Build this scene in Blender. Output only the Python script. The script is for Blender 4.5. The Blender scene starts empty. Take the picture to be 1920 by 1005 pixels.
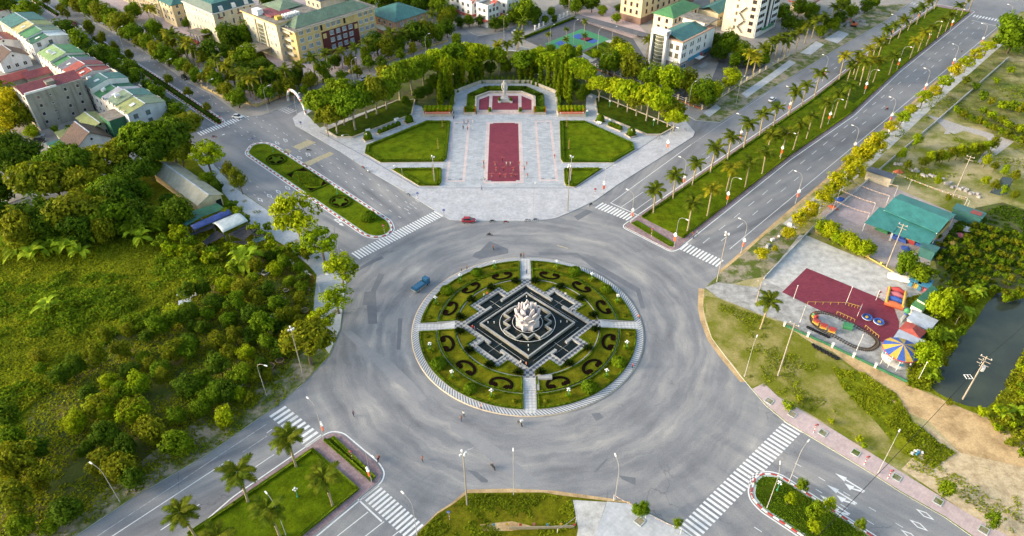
import bpy, bmesh, math, random
import numpy as np
from mathutils import Matrix, Vector, noise
from mathutils.geometry import tessellate_polygon
random.seed(7)
RNG = np.random.default_rng(7)
scene = bpy.context.scene
COL = scene.collection
R_ = math.radians
# ------------------------------------------------------------------ camera
F_PX, PITCH, ROLL = 1320.0, 0.66038818, -0.0097129
CAM_H = 124.40
CAM = Vector((-0.031148 * CAM_H, -1.0860717 * CAM_H, CAM_H))
_cp, _sp = math.cos(PITCH), math.sin(PITCH)
_f = Vector((0, _cp, -_sp)); _r0 = Vector((1, 0, 0)); _u0 = Vector((0, _sp, _cp))
_r = math.cos(ROLL) * _r0 + math.sin(ROLL) * _u0
_u = -math.sin(ROLL) * _r0 + math.cos(ROLL) * _u0
cam_data = bpy.data.cameras.new('camera'); cam = bpy.data.objects.new('camera', cam_data); COL.objects.link(cam)
cam_data.sensor_width = 36.0; cam_data.lens = F_PX / 1920 * 36.0; cam_data.clip_start = 1.0; cam_data.clip_end = 6000
M = Matrix.Identity(4)
for i in range(3):
 M[i][0] = _r[i]; M[i][1] = _u[i]; M[i][2] = -_f[i]; M[i][3] = CAM[i]
cam.matrix_world = M
scene.camera = cam
# ------------------------------------------------------------------ sky, sun, exposure
SUN_EL, SUN_AZ = R_(16), R_(186)          # azimuth measured from +X counter-clockwise: light comes from the left
world = bpy.data.worlds.new('World'); scene.world = world; world.use_nodes = True
wn = world.node_tree.nodes; wl = world.node_tree.links
sky = wn.new('ShaderNodeTexSky'); sky.sky_type = 'NISHITA'; sky.sun_disc = False
sky.sun_elevation = SUN_EL; sky.sun_rotation = R_(90) - SUN_AZ; sky.air_density = 1.3; sky.dust_density = 3.0; sky.altitude = 30
bg = wn['Background']; bg.inputs[1].default_value = 0.15
wl.new(sky.outputs[0], bg.inputs[0])
sd = bpy.data.lights.new('sun', 'SUN'); sun = bpy.data.objects.new('sun', sd); COL.objects.link(sun)
sd.energy = 2.1; sd.angle = R_(28); sd.color = (1.0, 0.9, 0.77)
_d = Vector((math.cos(SUN_AZ) * math.cos(SUN_EL), math.sin(SUN_AZ) * math.cos(SUN_EL), math.sin(SUN_EL)))
sun.rotation_euler = _d.to_track_quat('Z', 'Y').to_euler(); sun.location = (-200, 0, 200)
vs = scene.view_settings
vs.view_transform = 'Standard'; vs.look = 'None'; vs.gamma = 1.0; vs.use_curve_mapping = False; vs.exposure = 1.44
cy = scene.cycles
cy.max_bounces = 5; cy.diffuse_bounces = 3; cy.glossy_bounces = 2; cy.transmission_bounces = 2; cy.transparent_max_bounces = 4
cy.caustics_reflective = False; cy.caustics_refractive = False
cy.use_denoising = True; cy.use_adaptive_sampling = True; cy.adaptive_threshold = 0.02
# ------------------------------------------------------------------ survey: where a spot of the photograph lies on the ground
def G(px, py, z=0.0):
 d = (px - 960) * _r + (502.5 - py) * _u + F_PX * _f
 t = (z - CAM_H) / d.z
 return Vector((CAM.x + d.x * t, CAM.y + d.y * t, z))
def GL(pts, z=0.0): return [G(x, y, z) for x, y in pts]
def zoomed(ox, oy, s, pts): return [(ox + x / s, oy + y / s) for x, y in pts]
def depth(p): return (p - CAM).dot(_f)
def ppm(p): return F_PX / depth(p)
U_ANG, V_ANG = R_(47.0), R_(134.5)
U = Vector((math.cos(U_ANG), math.sin(U_ANG), 0)); V = Vector((math.cos(V_ANG), math.sin(V_ANG), 0))
# ------------------------------------------------------------------ mesh builder
class MB:
 def __init__(s): s.v = []; s.f = []; s.m = []; s.smooth = []
 def add(s, vs_, fs, mi=0, sm=False):
  o = len(s.v); s.v += [tuple(x) for x in vs_]
  for f in fs: s.f.append(tuple(i + o for i in f)); s.m.append(mi); s.smooth.append(sm)
  return s
 def box(s, c, size, rz=0.0, mi=0, taper=1.0):
  x, y, z = size[0] / 2, size[1] / 2, size[2]
  ca, sa = math.cos(rz), math.sin(rz); vs_ = []
  for k, t in ((0, 1.0), (1, taper)):
   for a, b in ((-x, -y), (x, -y), (x, y), (-x, y)):
    a *= t; b *= t
    vs_.append((c[0] + a * ca - b * sa, c[1] + a * sa + b * ca, c[2] + k * z))
  return s.add(vs_, [(3, 2, 1, 0), (4, 5, 6, 7), (0, 1, 5, 4), (1, 2, 6, 5), (2, 3, 7, 6), (3, 0, 4, 7)], mi)
 def prism(s, poly, z0, z1, mi=0, mside=None, bottom=False):
  n = len(poly); P = [(p[0], p[1]) for p in poly]
  if sum(P[i][0] * P[(i + 1) % n][1] - P[(i + 1) % n][0] * P[i][1] for i in range(n)) < 0: P = P[::-1]
  s.add([(x, y, z1) for x, y in P], [tuple(range(n))], mi)
  if z1 - z0 > 1e-4:
   s.add([(x, y, z0) for x, y in P] + [(x, y, z1) for x, y in P], [(i, (i + 1) % n, n + (i + 1) % n, n + i) for i in range(n)], mi if mside is None else mside)
  return s
 def holed(s, outer, holes, z0, z1, mi=0, mside=None):
  polys = [[Vector((p[0], p[1], 0)) for p in outer]] + [[Vector((p[0], p[1], 0)) for p in h] for h in holes]
  tris = tessellate_polygon(polys); pts = [p for q in polys for p in q]
  fs = []
  for t in tris:
   a, b, c = (pts[i] for i in t)
   fs.append(tuple(t) if (b - a).cross(c - a).z > 0 else tuple(t[::-1]))
  s.add([(p.x, p.y, z1) for p in pts], fs, mi)
  if z1 - z0 > 1e-4:
   for q in polys:
    n = len(q)
    s.add([(p.x, p.y, z0) for p in q] + [(p.x, p.y, z1) for p in q], [(i, (i + 1) % n, n + (i + 1) % n, n + i) for i in range(n)], mi if mside is None else mside)
  return s
 def wall(s, line, w, z0, z1, closed=False, mi=0):
  L, Rr = offset_line(line, w / 2, closed), offset_line(line, -w / 2, closed)
  n = len(line); vs_ = []
  for a, b in zip(L, Rr): vs_ += [(a[0], a[1], z0), (a[0], a[1], z1), (b[0], b[1], z1), (b[0], b[1], z0)]
  fs = []
  for i in range(n if closed else n - 1):
   j = (i + 1) % n
   for k in range(3): fs.append((4 * i + k, 4 * i + k + 1, 4 * j + k + 1, 4 * j + k))
  if not closed: fs += [(0, 1, 2, 3), (4 * n - 1, 4 * n - 2, 4 * n - 3, 4 * n - 4)]
  return s.add(vs_, fs, mi)
 def tube(s, pts, rad, seg=6, mi=0, cap=True, sm=True):
  pts = [Vector(p) for p in pts]; n = len(pts)
  if not hasattr(rad, '__len__'): rad = [rad] * n
  vs_ = []
  for i, p in enumerate(pts):
   t = (pts[min(i + 1, n - 1)] - pts[max(i - 1, 0)]).normalized()
   a = t.cross(Vector((0, 0, 1)));
   if a.length < 1e-3: a = t.cross(Vector((0, 1, 0)))
   a.normalize(); b = t.cross(a)
   for k in range(seg):
    q = 2 * math.pi * k / seg; vs_.append(p + (a * math.cos(q) + b * math.sin(q)) * rad[i])
  fs = [(i * seg + k, i * seg + (k + 1) % seg, (i + 1) * seg + (k + 1) % seg, (i + 1) * seg + k) for i in range(n - 1) for k in range(seg)]
  s.add(vs_, fs, mi, sm)
  if cap: s.add(vs_[:seg], [tuple(range(seg))], mi); s.add(vs_[-seg:], [tuple(range(seg))[::-1]], mi)
  return s
 def lathe(s, prof, c=(0, 0, 0), seg=12, mi=0, sm=True):
  vs_ = []
  for r, z in prof:
   for k in range(seg):
    q = 2 * math.pi * k / seg; vs_.append((c[0] + r * math.cos(q), c[1] + r * math.sin(q), c[2] + z))
  fs = [(i * seg + k, i * seg + (k + 1) % seg, (i + 1) * seg + (k + 1) % seg, (i + 1) * seg + k) for i in range(len(prof) - 1) for k in range(seg)]
  return s.add(vs_, fs, mi, sm)
 def ball(s, c, r, seg=8, rings=6, mi=0, sz=1.0):
  return s.lathe([(max(r * math.sin(math.pi * i / rings), 1e-3), -r * sz * math.cos(math.pi * i / rings)) for i in range(rings + 1)], c, seg, mi)
 def mesh(s, name, mats):
  me = bpy.data.meshes.new(name); me.from_pydata(s.v, [], s.f)
  for m in (mats if isinstance(mats, (list, tuple)) else [mats]): me.materials.append(MAT[m] if isinstance(m, str) else m)
  me.polygons.foreach_set('material_index', s.m); me.polygons.foreach_set('use_smooth', s.smooth); me.update()
  return me
 def build(s, name, mats, parent=None, loc=None, rz=None): return obj(name, s.mesh(name, mats), parent, loc, rz)
def offset_line(line, d, closed):
 P = [Vector((p[0], p[1])) for p in line]; n = len(P); out = []
 for i in range(n):
  if closed or 0 < i < n - 1:
   a = (P[i] - P[i - 1]).normalized(); b = (P[(i + 1) % n] - P[i]).normalized()
  else:
   a = b = ((P[1] - P[0]) if i == 0 else (P[i] - P[i - 1])).normalized()
  na = Vector((-a.y, a.x)); nb = Vector((-b.y, b.x)); m = (na + nb)
  if m.length < 1e-4: m = na
  m.normalize(); k = max(m.dot(na), 0.35); q = P[i] + m * (d / k); out.append((q.x, q.y))
 return out
def offset_poly(poly, d):
 P = list(poly); n = len(P)
 if sum(P[i][0] * P[(i + 1) % n][1] - P[(i + 1) % n][0] * P[i][1] for i in range(n)) > 0: d = -d
 return offset_line(P, d, True)          # positive d grows the polygon
def rounded(poly, r, k=5):
 P = [Vector((p[0], p[1])) for p in poly]; n = len(P); out = []
 for i in range(n):
  a, b, c = P[i - 1], P[i], P[(i + 1) % n]; q = min(r, (a - b).length * .45, (c - b).length * .45)
  s_, e = b + (a - b).normalized() * q, b + (c - b).normalized() * q
  for j in range(k + 1):
   t = j / k; w = s_ * (1 - t) ** 2 + b * 2 * t * (1 - t) + e * t * t; out.append((w.x, w.y))
 return out
def smooth_line(pts, k=4):
 P = [Vector(p) for p in pts]; out = []; n = len(P)
 for i in range(n - 1):
  a, b, c, d = P[max(i - 1, 0)], P[i], P[i + 1], P[min(i + 2, n - 1)]
  for j in range(k):
   t = j / k
   out.append(0.5 * ((2 * b) + (c - a) * t + (2 * a - 5 * b + 4 * c - d) * t * t + (3 * b - a - 3 * c + d) * t ** 3))
 out.append(P[-1]); return out
def obj(name, data, parent=None, loc=None, rz=None):
 o = bpy.data.objects.new(name, data); COL.objects.link(o)
 if parent is not None: o.parent = parent
 if loc is not None: o.location = loc
 if rz is not None: o.rotation_euler = (0, 0, rz)
 return o
def tag(o, label, cat, group=None):
 o['label'] = label; o['category'] = cat
 if group: o['group'] = group
 return o
def struct(o, label=None):
 o['kind'] = 'structure'
 if label: o['label'] = label
 return o
def stuff(o, label=None, cat=None):
 o['kind'] = 'stuff'
 if label: o['label'] = label
 if cat: o['category'] = cat
 return o
def thing(name, label, cat, loc=(0, 0, 0), rz=0.0, group=None, scale=None):
 o = obj(name, None, None, loc, rz); o.empty_display_size = 0.2
 if scale is not None: o.scale = scale if hasattr(scale, '__len__') else (scale,) * 3
 return tag(o, label, cat, group)
def dup(root, loc=None, rz=None, label=None, group=None, scale=None, parent=None):
 c = root.copy(); COL.objects.link(c); c.parent = parent
 if loc is not None: c.location = loc
 if rz is not None: c.rotation_euler = (c.rotation_euler[0], c.rotation_euler[1], rz)
 if scale is not None: c.scale = scale if hasattr(scale, '__len__') else (scale,) * 3
 if label: c['label'] = label
 if group: c['group'] = group
 for ch in list(root.children): dup(ch, parent=c)
 return c
_protos = []
def proto(o): _protos.append(o); return o       # a first specimen: removed at the end once copied
def remove_protos():
 for o in _protos:
  for q in list(o.children_recursive): bpy.data.objects.remove(q)
  bpy.data.objects.remove(o)
# ------------------------------------------------------------------ materials
MAT = {}
class NT:
 def __init__(s, name, rough=0.8, spec=0.3):
  s.mat = bpy.data.materials.new(name); s.mat.use_nodes = True; MAT[name] = s.mat
  s.t = s.mat.node_tree; s.n = s.t.nodes; s.b = s.n['Principled BSDF']
  s.b.inputs['Roughness'].default_value = rough; s.b.inputs['Specular IOR Level'].default_value = spec
  s.geo = None
 def N(s, t, **kw):
  x = s.n.new(t)
  for k, v in kw.items(): setattr(x, k, v)
  return x
 def L(s, a, b): s.t.links.new(a, b)
 def pos(s, obj_=False):
  if obj_: return s.N('ShaderNodeTexCoord').outputs['Object']
  if s.geo is None: s.geo = s.N('ShaderNodeNewGeometry')
  return s.geo.outputs['Position']
 def noise(s, scale, detail=3, rough=.55, vec=None, stretch=None, rot=0.0):
  x = s.N('ShaderNodeTexNoise'); x.inputs['Scale'].default_value = scale; x.inputs['Detail'].default_value = detail; x.inputs['Roughness'].default_value = rough
  v = vec if vec is not None else s.pos()
  if stretch is not None:
   mp = s.N('ShaderNodeMapping'); mp.inputs['Rotation'].default_value = (0, 0, rot); mp.inputs['Scale'].default_value = stretch
   s.L(v, mp.inputs[0]); v = mp.outputs[0]
  s.L(v, x.inputs['Vector']); return x.outputs['Fac']
 def ramp(s, fac, stops):
  x = s.N('ShaderNodeValToRGB'); e = x.color_ramp.elements
  while len(e) < len(stops): e.new(0.5)
  for q, (p, c) in zip(e, stops): q.position = p; q.color = (*c, 1) if hasattr(c, '__len__') else (c, c, c, 1)
  s.L(fac, x.inputs[0]); return x.outputs[0]
 def mix(s, fac, a, b, mode='MIX'):
  x = s.N('ShaderNodeMix', data_type='RGBA', blend_type=mode)
  for sock, v in ((x.inputs[0], fac), (x.inputs[6], a), (x.inputs[7], b)):
   if hasattr(v, 'is_linked') or hasattr(v, 'links'): s.L(v, sock)
   elif hasattr(v, '__len__'): sock.default_value = (*v, 1)
   else: sock.default_value = v
  return x.outputs[2]
 def math(s, op, a, b=None, c=None):
  x = s.N('ShaderNodeMath', operation=op)
  for i, v in enumerate((a, b, c)):
   if v is None: continue
   if hasattr(v, 'links'): s.L(v, x.inputs[i])
   else: x.inputs[i].default_value = v
  return x.outputs[0]
 def base(s, c):
  if hasattr(c, 'links'): s.L(c, s.b.inputs['Base Color'])
  else: s.b.inputs['Base Color'].default_value = (*c, 1)
  return s
 def bump(s, h, strength=.4, dist=.05):
  x = s.N('ShaderNodeBump'); x.inputs['Strength'].default_value = strength; x.inputs['Distance'].default_value = dist
  s.L(h, x.inputs['Height']); s.L(x.outputs[0], s.b.inputs['Normal']); return s
def flat(name, c, rough=.7, var=.18, scale=1.5, metal=0.0, spec=.3, obj_=False):
 m = NT(name, rough, spec); n = m.noise(scale, 4, .6, vec=m.pos(obj_))
 m.base(m.ramp(n, [(.25, tuple(x * (1 - var) for x in c)), (.75, tuple(min(x * (1 + var), 1) for x in c))]))
 m.b.inputs['Metallic'].default_value = metal
 return m
def polar(m):
 sx = m.N('ShaderNodeSeparateXYZ'); m.L(m.pos(), sx.inputs[0])
 r = m.math('SQRT', m.math('ADD', m.math('MULTIPLY', sx.outputs[0], sx.outputs[0]), m.math('MULTIPLY', sx.outputs[1], sx.outputs[1])))
 cx = m.math('DIVIDE', sx.outputs[0], r); sy = m.math('DIVIDE', sx.outputs[1], r)
 return r, cx, sy
def vec(m, a, b, c):
 x = m.N('ShaderNodeCombineXYZ')
 for i, v in enumerate((a, b, c)):
  if hasattr(v, 'links'): m.L(v, x.inputs[i])
  else: x.inputs[i].default_value = v
 return x.outputs[0]
def asphalt():
 m = NT('asphalt', .85, .25); r, cx, sy = polar(m)
 rw = m.math('ADD', r, m.math('MULTIPLY', m.noise(.09, 4, .6), 5.0))
 ring = vec(m, m.math('MULTIPLY', cx, 1.25), m.math('MULTIPLY', sy, 1.25), m.math('MULTIPLY', rw, .2))
 rad = vec(m, m.math('MULTIPLY', cx, 16), m.math('MULTIPLY', sy, 16), m.math('MULTIPLY', r, .02))
 n1 = m.mix(.32, m.noise(1.7, 6, .6, vec=ring), m.noise(.07, 6, .65)); n2 = m.noise(1.0, 4, .6, vec=rad)
 w = m.N('ShaderNodeMapRange'); m.L(r, w.inputs[0]); w.inputs[1].default_value = 48; w.inputs[2].default_value = 80
 st = m.mix(w.outputs[0], n1, n2)
 base_ = m.ramp(m.noise(.11, 5, .65), [(.3, (.175, .179, .192)), (.5, (.205, .209, .22)), (.7, (.235, .237, .247))])
 dust = m.ramp(st, [(.46, 0.0), (.56, .35), (.68, 1.0)])
 near = m.N('ShaderNodeMapRange'); m.L(r, near.inputs[0]); near.inputs[1].default_value = 110; near.inputs[2].default_value = 55; near.inputs[3].default_value = .35; near.inputs[4].default_value = .95
 c = m.mix(m.math('MULTIPLY', dust, near.outputs[0]), base_, (.41, .39, .36))
 dark = m.ramp(st, [(.32, 1.0), (.45, 0.0)])
 c = m.mix(m.math('MULTIPLY', dark, .55), c, (.095, .097, .104))
 sp = m.ramp(m.noise(3.2, 6, .75), [(.3, .8), (.7, 1.18)])
 c = m.mix(1.0, c, sp, 'MULTIPLY')
 vo = m.N('ShaderNodeTexVoronoi', feature='DISTANCE_TO_EDGE'); vo.inputs['Scale'].default_value = .042
 wp = m.N('ShaderNodeVectorMath', operation='ADD'); nz = m.N('ShaderNodeTexNoise'); nz.inputs['Scale'].default_value = .12; nz.inputs['Detail'].default_value = 4
 m.L(m.pos(), nz.inputs['Vector']); ms = m.N('ShaderNodeVectorMath', operation='SCALE'); ms.inputs[3].default_value = 14; m.L(nz.outputs['Color'], ms.inputs[0])
 m.L(m.pos(), wp.inputs[0]); m.L(ms.outputs[0], wp.inputs[1]); m.L(wp.outputs[0], vo.inputs['Vector'])
 cr = m.math('MULTIPLY', m.ramp(vo.outputs['Distance'], [(.0, 1.0), (.006, 0.0)]), m.ramp(m.noise(.05, 2), [(.52, 0.0), (.6, .5)]))
 c = m.mix(cr, c, (.06, .06, .07))
 m.base(c).bump(m.noise(6, 4, .7), .25, .02)
asphalt()
def patch(name, a, b):
 m = NT(name, .85, .25); m.base(m.mix(1.0, m.ramp(m.noise(.5, 4), [(.3, a), (.7, b)]), m.ramp(m.noise(4, 5, .7), [(.3, .85), (.7, 1.15)]), 'MULTIPLY'))
patch('asphalt_new', (.135, .142, .158), (.165, .172, .188))
patch('asphalt_pale', (.235, .237, .245), (.275, .275, .28))
patch('asphalt_lot', (.085, .09, .1), (.12, .125, .135))
patch('concrete', (.35, .34, .32), (.57, .56, .53)); patch('roof_flat', (.13, .115, .095), (.27, .245, .21))
patch('concrete_stained', (.22, .215, .2), (.46, .45, .43))
def worn_paint(name, c, under=(.22, .22, .225), lo=.36, hi=.5):
 m = NT(name, .7); m.base(m.mix(m.ramp(m.noise(1.4, 6, .7), [(lo, 0.0), (hi, 1.0)]), under, c))
worn_paint('paint_white', (.74, .74, .73), (.45, .45, .45), .3, .46)
worn_paint('paint_faded', (.55, .55, .54), (.27, .27, .275), .4, .58)
worn_paint('paint_yellow', (.5, .42, .24), (.3, .27, .2), .4, .6)
def grass(name, a, b, c, big=.05, mid=.5, fine=5.0):
 m = NT(name, .95, .04)
 k = m.ramp(m.noise(big, 4, .6), [(.3, a), (.5, b), (.72, c)])
 k = m.mix(1.0, k, m.ramp(m.noise(mid, 5, .7), [(.28, .5), (.72, 1.5)]), 'MULTIPLY')
 k = m.mix(1.0, k, m.ramp(m.noise(fine, 4, .7), [(.25, .6), (.75, 1.4)]), 'MULTIPLY')
 m.base(k).bump(m.noise(fine, 4, .7), .8, .12)
grass('lawn', (.06, .10, .002), (.085, .125, .003), (.12, .145, .004), .08, .35, 3.0)
grass('lawn_dry', (.085, .10, .003), (.115, .12, .005), (.16, .14, .01), .12, .5, 3.0)
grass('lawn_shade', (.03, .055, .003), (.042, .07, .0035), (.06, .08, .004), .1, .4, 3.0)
grass('wild', (.085, .115, .006), (.14, .165, .007), (.20, .205, .01), .06, .35, 1.6)
grass('weedy', (.10, .14, .02), (.18, .18, .05), (.36, .31, .17), .06, .3, 2.0)
def two(name, a, b, scale, lo, hi, bump=.0):
 m = NT(name, .92, .15)
 f = m.ramp(m.noise(scale, 6, .65), [(lo, 0.0), (hi, 1.0)])
 k = m.mix(f, a, b); k = m.mix(1.0, k, m.ramp(m.noise(2.6, 5, .7), [(.25, .72), (.75, 1.3)]), 'MULTIPLY')
 m.base(k).bump(m.noise(2.0, 5, .7), .6, .15)
two('verge', (.30, .26, .19), (.09, .12, .02), .22, .42, .56)
two('verge_dry', (.15, .16, .012), (.36, .29, .12), .11, .44, .68)
two('sand', (.56, .39, .20), (.33, .22, .105), .25, .42, .66)
two('rubble_ground', (.57, .45, .28), (.38, .28, .16), .55, .42, .66)
two('scrub', (.42, .35, .19), (.15, .17, .016), .07, .40, .58)
two('orchard_soil', (.075, .095, .016), (.19, .12, .05), .16, .5, .72)
two('dark_soil', (.085, .08, .04), (.10, .13, .025), .3, .4, .6)
two('town_ground', (.25, .24, .22), (.33, .30, .27), .1, .4, .6)
two('yard_paving', (.36, .29, .27), (.42, .36, .33), .4, .4, .6)
two('gravel', (.47, .43, .4), (.36, .33, .3), 1.8, .4, .6)
def tiles(name, a, b, mortar, w, h, rot=0.0, off=.5, var=.12, msize=.02):
 m = NT(name, .75, .3)
 mp = m.N('ShaderNodeMapping'); mp.inputs['Rotation'].default_value = (0, 0, rot); m.L(m.pos(), mp.inputs[0])
 br = m.N('ShaderNodeTexBrick'); br.offset = off; br.inputs['Scale'].default_value = 1.0
 br.inputs['Brick Width'].default_value = w; br.inputs['Row Height'].default_value = h; br.inputs['Mortar Size'].default_value = msize
 br.inputs['Color1'].default_value = (*a, 1); br.inputs['Color2'].default_value = (*b, 1); br.inputs['Mortar'].default_value = (*mortar, 1)
 m.L(mp.outputs[0], br.inputs['Vector'])
 k = m.mix(1.0, br.outputs[0], m.ramp(m.noise(.25, 5, .65), [(.3, 1 - var), (.7, 1 + var)]), 'MULTIPLY')
 k = m.mix(1.0, k, m.ramp(m.noise(1.6, 5, .7), [(.3, 1 - var), (.7, 1 + var)]), 'MULTIPLY')
 m.base(k)
tiles('plaza_tile', (.33, .355, .385), (.44, .455, .47), (.28, .29, .31), 1.6, .8, 0, .5)
tiles('plaza_apron', (.39, .395, .415), (.47, .47, .485), (.34, .34, .36), .8, .8, R_(45), .5, .14)
tiles('pink_tile', (.52, .42, .40), (.58, .48, .46), (.45, .38, .36), .8, .8, 0, 0)
tiles('red_tile', (.165, .025, .045), (.21, .035, .055), (.12, .02, .035), .8, .4, 0, .5)
tiles('median_brick', (.25, .165, .175), (.33, .24, .24), (.22, .16, .165), .9, .45, R_(47), .5, .2)
tiles('pink_walk', (.46, .355, .345), (.52, .41, .395), (.42, .33, .32), 1.0, .5, R_(-45), .5)
tiles('grey_walk', (.40, .42, .44), (.47, .48, .50), (.36, .37, .39), .8, .8, R_(45), 0)
tiles('court_paving', (.36, .29, .30), (.44, .36, .36), (.33, .28, .28), 1.2, .6, R_(47), .5)
tiles('stone_wall', (.42, .36, .28), (.5, .44, .35), (.33, .29, .23), .8, .3, 0, .5)
tiles('coping', (.29, .29, .28), (.34, .34, .33), (.22, .22, .21), 1.4, 5, R_(45), 0, .1)
tiles('step_stone', (.46, .47, .47), (.55, .55, .55), (.4, .4, .4), 1.2, .6, 0, .5)
def checker(name, a, b, s, rot):
 m = NT(name, .7); mp = m.N('ShaderNodeMapping'); mp.inputs['Rotation'].default_value = (0, 0, rot); m.L(m.pos(), mp.inputs[0])
 ch = m.N('ShaderNodeTexChecker'); ch.inputs['Scale'].default_value = s; m.L(mp.outputs[0], ch.inputs['Vector'])
 k = m.mix(ch.outputs['Fac'], a, b); m.base(m.mix(1.0, k, m.ramp(m.noise(1.2, 5), [(.3, .85), (.7, 1.12)]), 'MULTIPLY'))
checker('checker_walk', (.10, .11, .125), (.36, .36, .35), 1.25, 0)
checker('path_tile', (.40, .40, .40), (.54, .535, .52), 1.6, R_(45))
flat('ring_light', (.53, .53, .52), .7, .12); flat('ring_dark', (.17, .185, .215), .7, .15)
flat('kerb', (.42, .47, .45), .8); flat('kerb_red', (.42, .05, .035), .7); flat('kerb_white', (.72, .71, .69), .7); flat('kerb_stone', (.55, .46, .34), .8)
flat('white_stone', (.62, .565, .55), .8, .1); flat('statue_stone', (.46, .45, .43), .7, .2, 3); flat('pond_wall', (.22, .21, .175), .9, .3)
flat('metal_grey', (.42, .42, .4), .45, .1, metal=.4); flat('metal_white', (.75, .74, .72), .5, .08); flat('lamp_post', (.40, .38, .34), .5, .1); flat('lamp_head', (.78, .77, .74), .4, .05)
flat('pole_concrete', (.33, .29, .235), .85, .15); flat('trunk', (.14, .105, .07), .95, .3, 4); flat('trunk_pale', (.30, .26, .18), .9, .3, 3); flat('palm_trunk', (.33, .27, .15), .9, .25, 3); flat('crownshaft', (.10, .16, .03), .7)
flat('globe', (.86, .86, .86), .3, .02); flat('lamp_green', (.06, .28, .16), .5)
flat('orange_banner', (.62, .12, .035), .7); flat('red_banner', (.55, .06, .03), .7); flat('dirt_bed', (.012, .006, .004), 1.0, .4, 2, spec=0.0); flat('black_net', (.022, .024, .03), .9, .3)
flat('pot_white', (.62, .60, .56), .7); flat('pot_clay', (.30, .19, .13), .85); flat('pole_red', (.36, .05, .05), .7); flat('rubber', (.015, .015, .016), .9)
flat('yellow_line', (.55, .40, .12), .8)
for nm, c in dict(white=(.75, .74, .72), cream=(.64, .53, .33), cream_pale=(.68, .60, .43), cream_yellow=(.62, .46, .20), pinkish=(.48, .30, .21), pale_blue=(.5, .55, .58), maroon=(.12, .035, .03), beige=(.62, .55, .43), tan_brick=(.24, .15, .115), concrete_moss=(.30, .29, .25), grey_stone=(.24, .21, .2), terracotta=(.36, .12, .06), warm_white=(.66, .60, .54)).items():
 m = NT('wall_' + nm, .85, .2)
 k = m.mix(1.0, c, m.ramp(m.noise(.35, 5, .65), [(.3, .84), (.7, 1.08)]), 'MULTIPLY')
 st = m.noise(.5, 5, .65, stretch=(1, 1, .12)); k = m.mix(m.ramp(st, [(.48, 0.0), (.72, .85 if nm == 'concrete_moss' else .22)]), k, (.09, .085, .07)); m.base(k)
def roofmat(name, c, rot=0.0, rib=2.2, var=.25):
 m = NT(name, .55, .35)
 wv = m.N('ShaderNodeTexWave', bands_direction='X'); wv.inputs['Scale'].default_value = rib; mp = m.N('ShaderNodeMapping'); mp.inputs['Rotation'].default_value = (0, 0, rot); m.L(m.pos(), mp.inputs[0]); m.L(mp.outputs[0], wv.inputs['Vector'])
 k = m.mix(1.0, c, m.ramp(m.noise(.3, 5, .7), [(.3, 1 - var), (.7, 1 + var)]), 'MULTIPLY')
 k = m.mix(1.0, k, m.ramp(m.noise(.9, 5, .7, stretch=(1, .08, 1), rot=rot), [(.3, .86), (.7, 1.12)]), 'MULTIPLY')
 m.base(k).bump(wv.outputs['Fac'], .5, .05)
for nm, c in dict(teal=(.048, .155, .14), sea=(.045, .20, .18), green=(.075, .22, .085), lightgreen=(.22, .34, .13), olive=(.24, .27, .10), yellow=(.42, .38, .16), red=(.30, .06, .045), maroon=(.22, .05, .055), brown=(.065, .03, .02), grey=(.34, .34, .37), slate=(.11, .115, .15), greygreen=(.16, .22, .14), beige=(.38, .36, .27), blue=(.07, .10, .30), white=(.60, .64, .62), darkgreen=(.035, .14, .075), mansard=(.035, .085, .085), silver=(.46, .50, .56)).items():
 roofmat('roof_' + nm, c, R_(47) if nm not in ('silver',) else R_(20))
def glass(name, c, rough=.12):
 m = NT(name, rough, .6); m.base(m.ramp(m.noise(.6, 2), [(.4, tuple(x * .6 for x in c)), (.6, c)]))
glass('glass_dark', (.03, .035, .04)); glass('glass_blue', (.05, .12, .17)); glass('glass_green', (.16, .17, .12), .2); glass('glass_pale', (.28, .33, .38), .2)
flat('frame_white', (.7, .69, .66), .5); flat('frame_brown', (.17, .075, .05), .6)
m = NT('water', .12, .25); m.base(m.ramp(m.noise(.12, 3), [(.4, (.045, .055, .042)), (.62, (.06, .072, .05))])).bump(m.noise(2.2, 3), .06, .03)
m = NT('pond_water', .06, .2); m.base(m.ramp(m.noise(.3, 4), [(.45, (.006, .012, .012)), (.7, (.02, .022, .015))])).bump(m.noise(3, 3), .04, .02)
for nm, c in dict(red=(.33, .012, .025), white=(.74, .74, .74), black=(.012, .014, .016), silver=(.42, .44, .46), blue=(.02, .11, .21), grey=(.16, .17, .18)).items():
 m = NT('car_' + nm, .25, .5); m.base(c); m.b.inputs['Coat Weight'].default_value = .6; m.b.inputs['Coat Roughness'].default_value = .08
for nm, c in dict(blue=(.02, .10, .45), yellow=(.65, .42, .04), red=(.50, .035, .03), orange=(.65, .13, .03), green=(.04, .30, .10), pink=(.55, .14, .18), purple=(.15, .06, .28), cyan=(.03, .25, .42), white=(.7, .7, .7)).items(): flat('toy_' + nm, tuple(.72 * x + .03 for x in c), .6, .2)
for nm, c in dict(skin=(.42, .23, .15), hair=(.015, .012, .01), shirt_red=(.45, .03, .03), shirt_white=(.65, .65, .63), shirt_orange=(.55, .16, .05), shirt_blue=(.05, .12, .30), shirt_purple=(.12, .06, .16), shirt_dark=(.03, .03, .035), trousers_dark=(.025, .025, .035), trousers_tan=(.35, .27, .17), trousers_blue=(.03, .05, .12)).items(): flat(nm, c, .85, .1)
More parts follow.
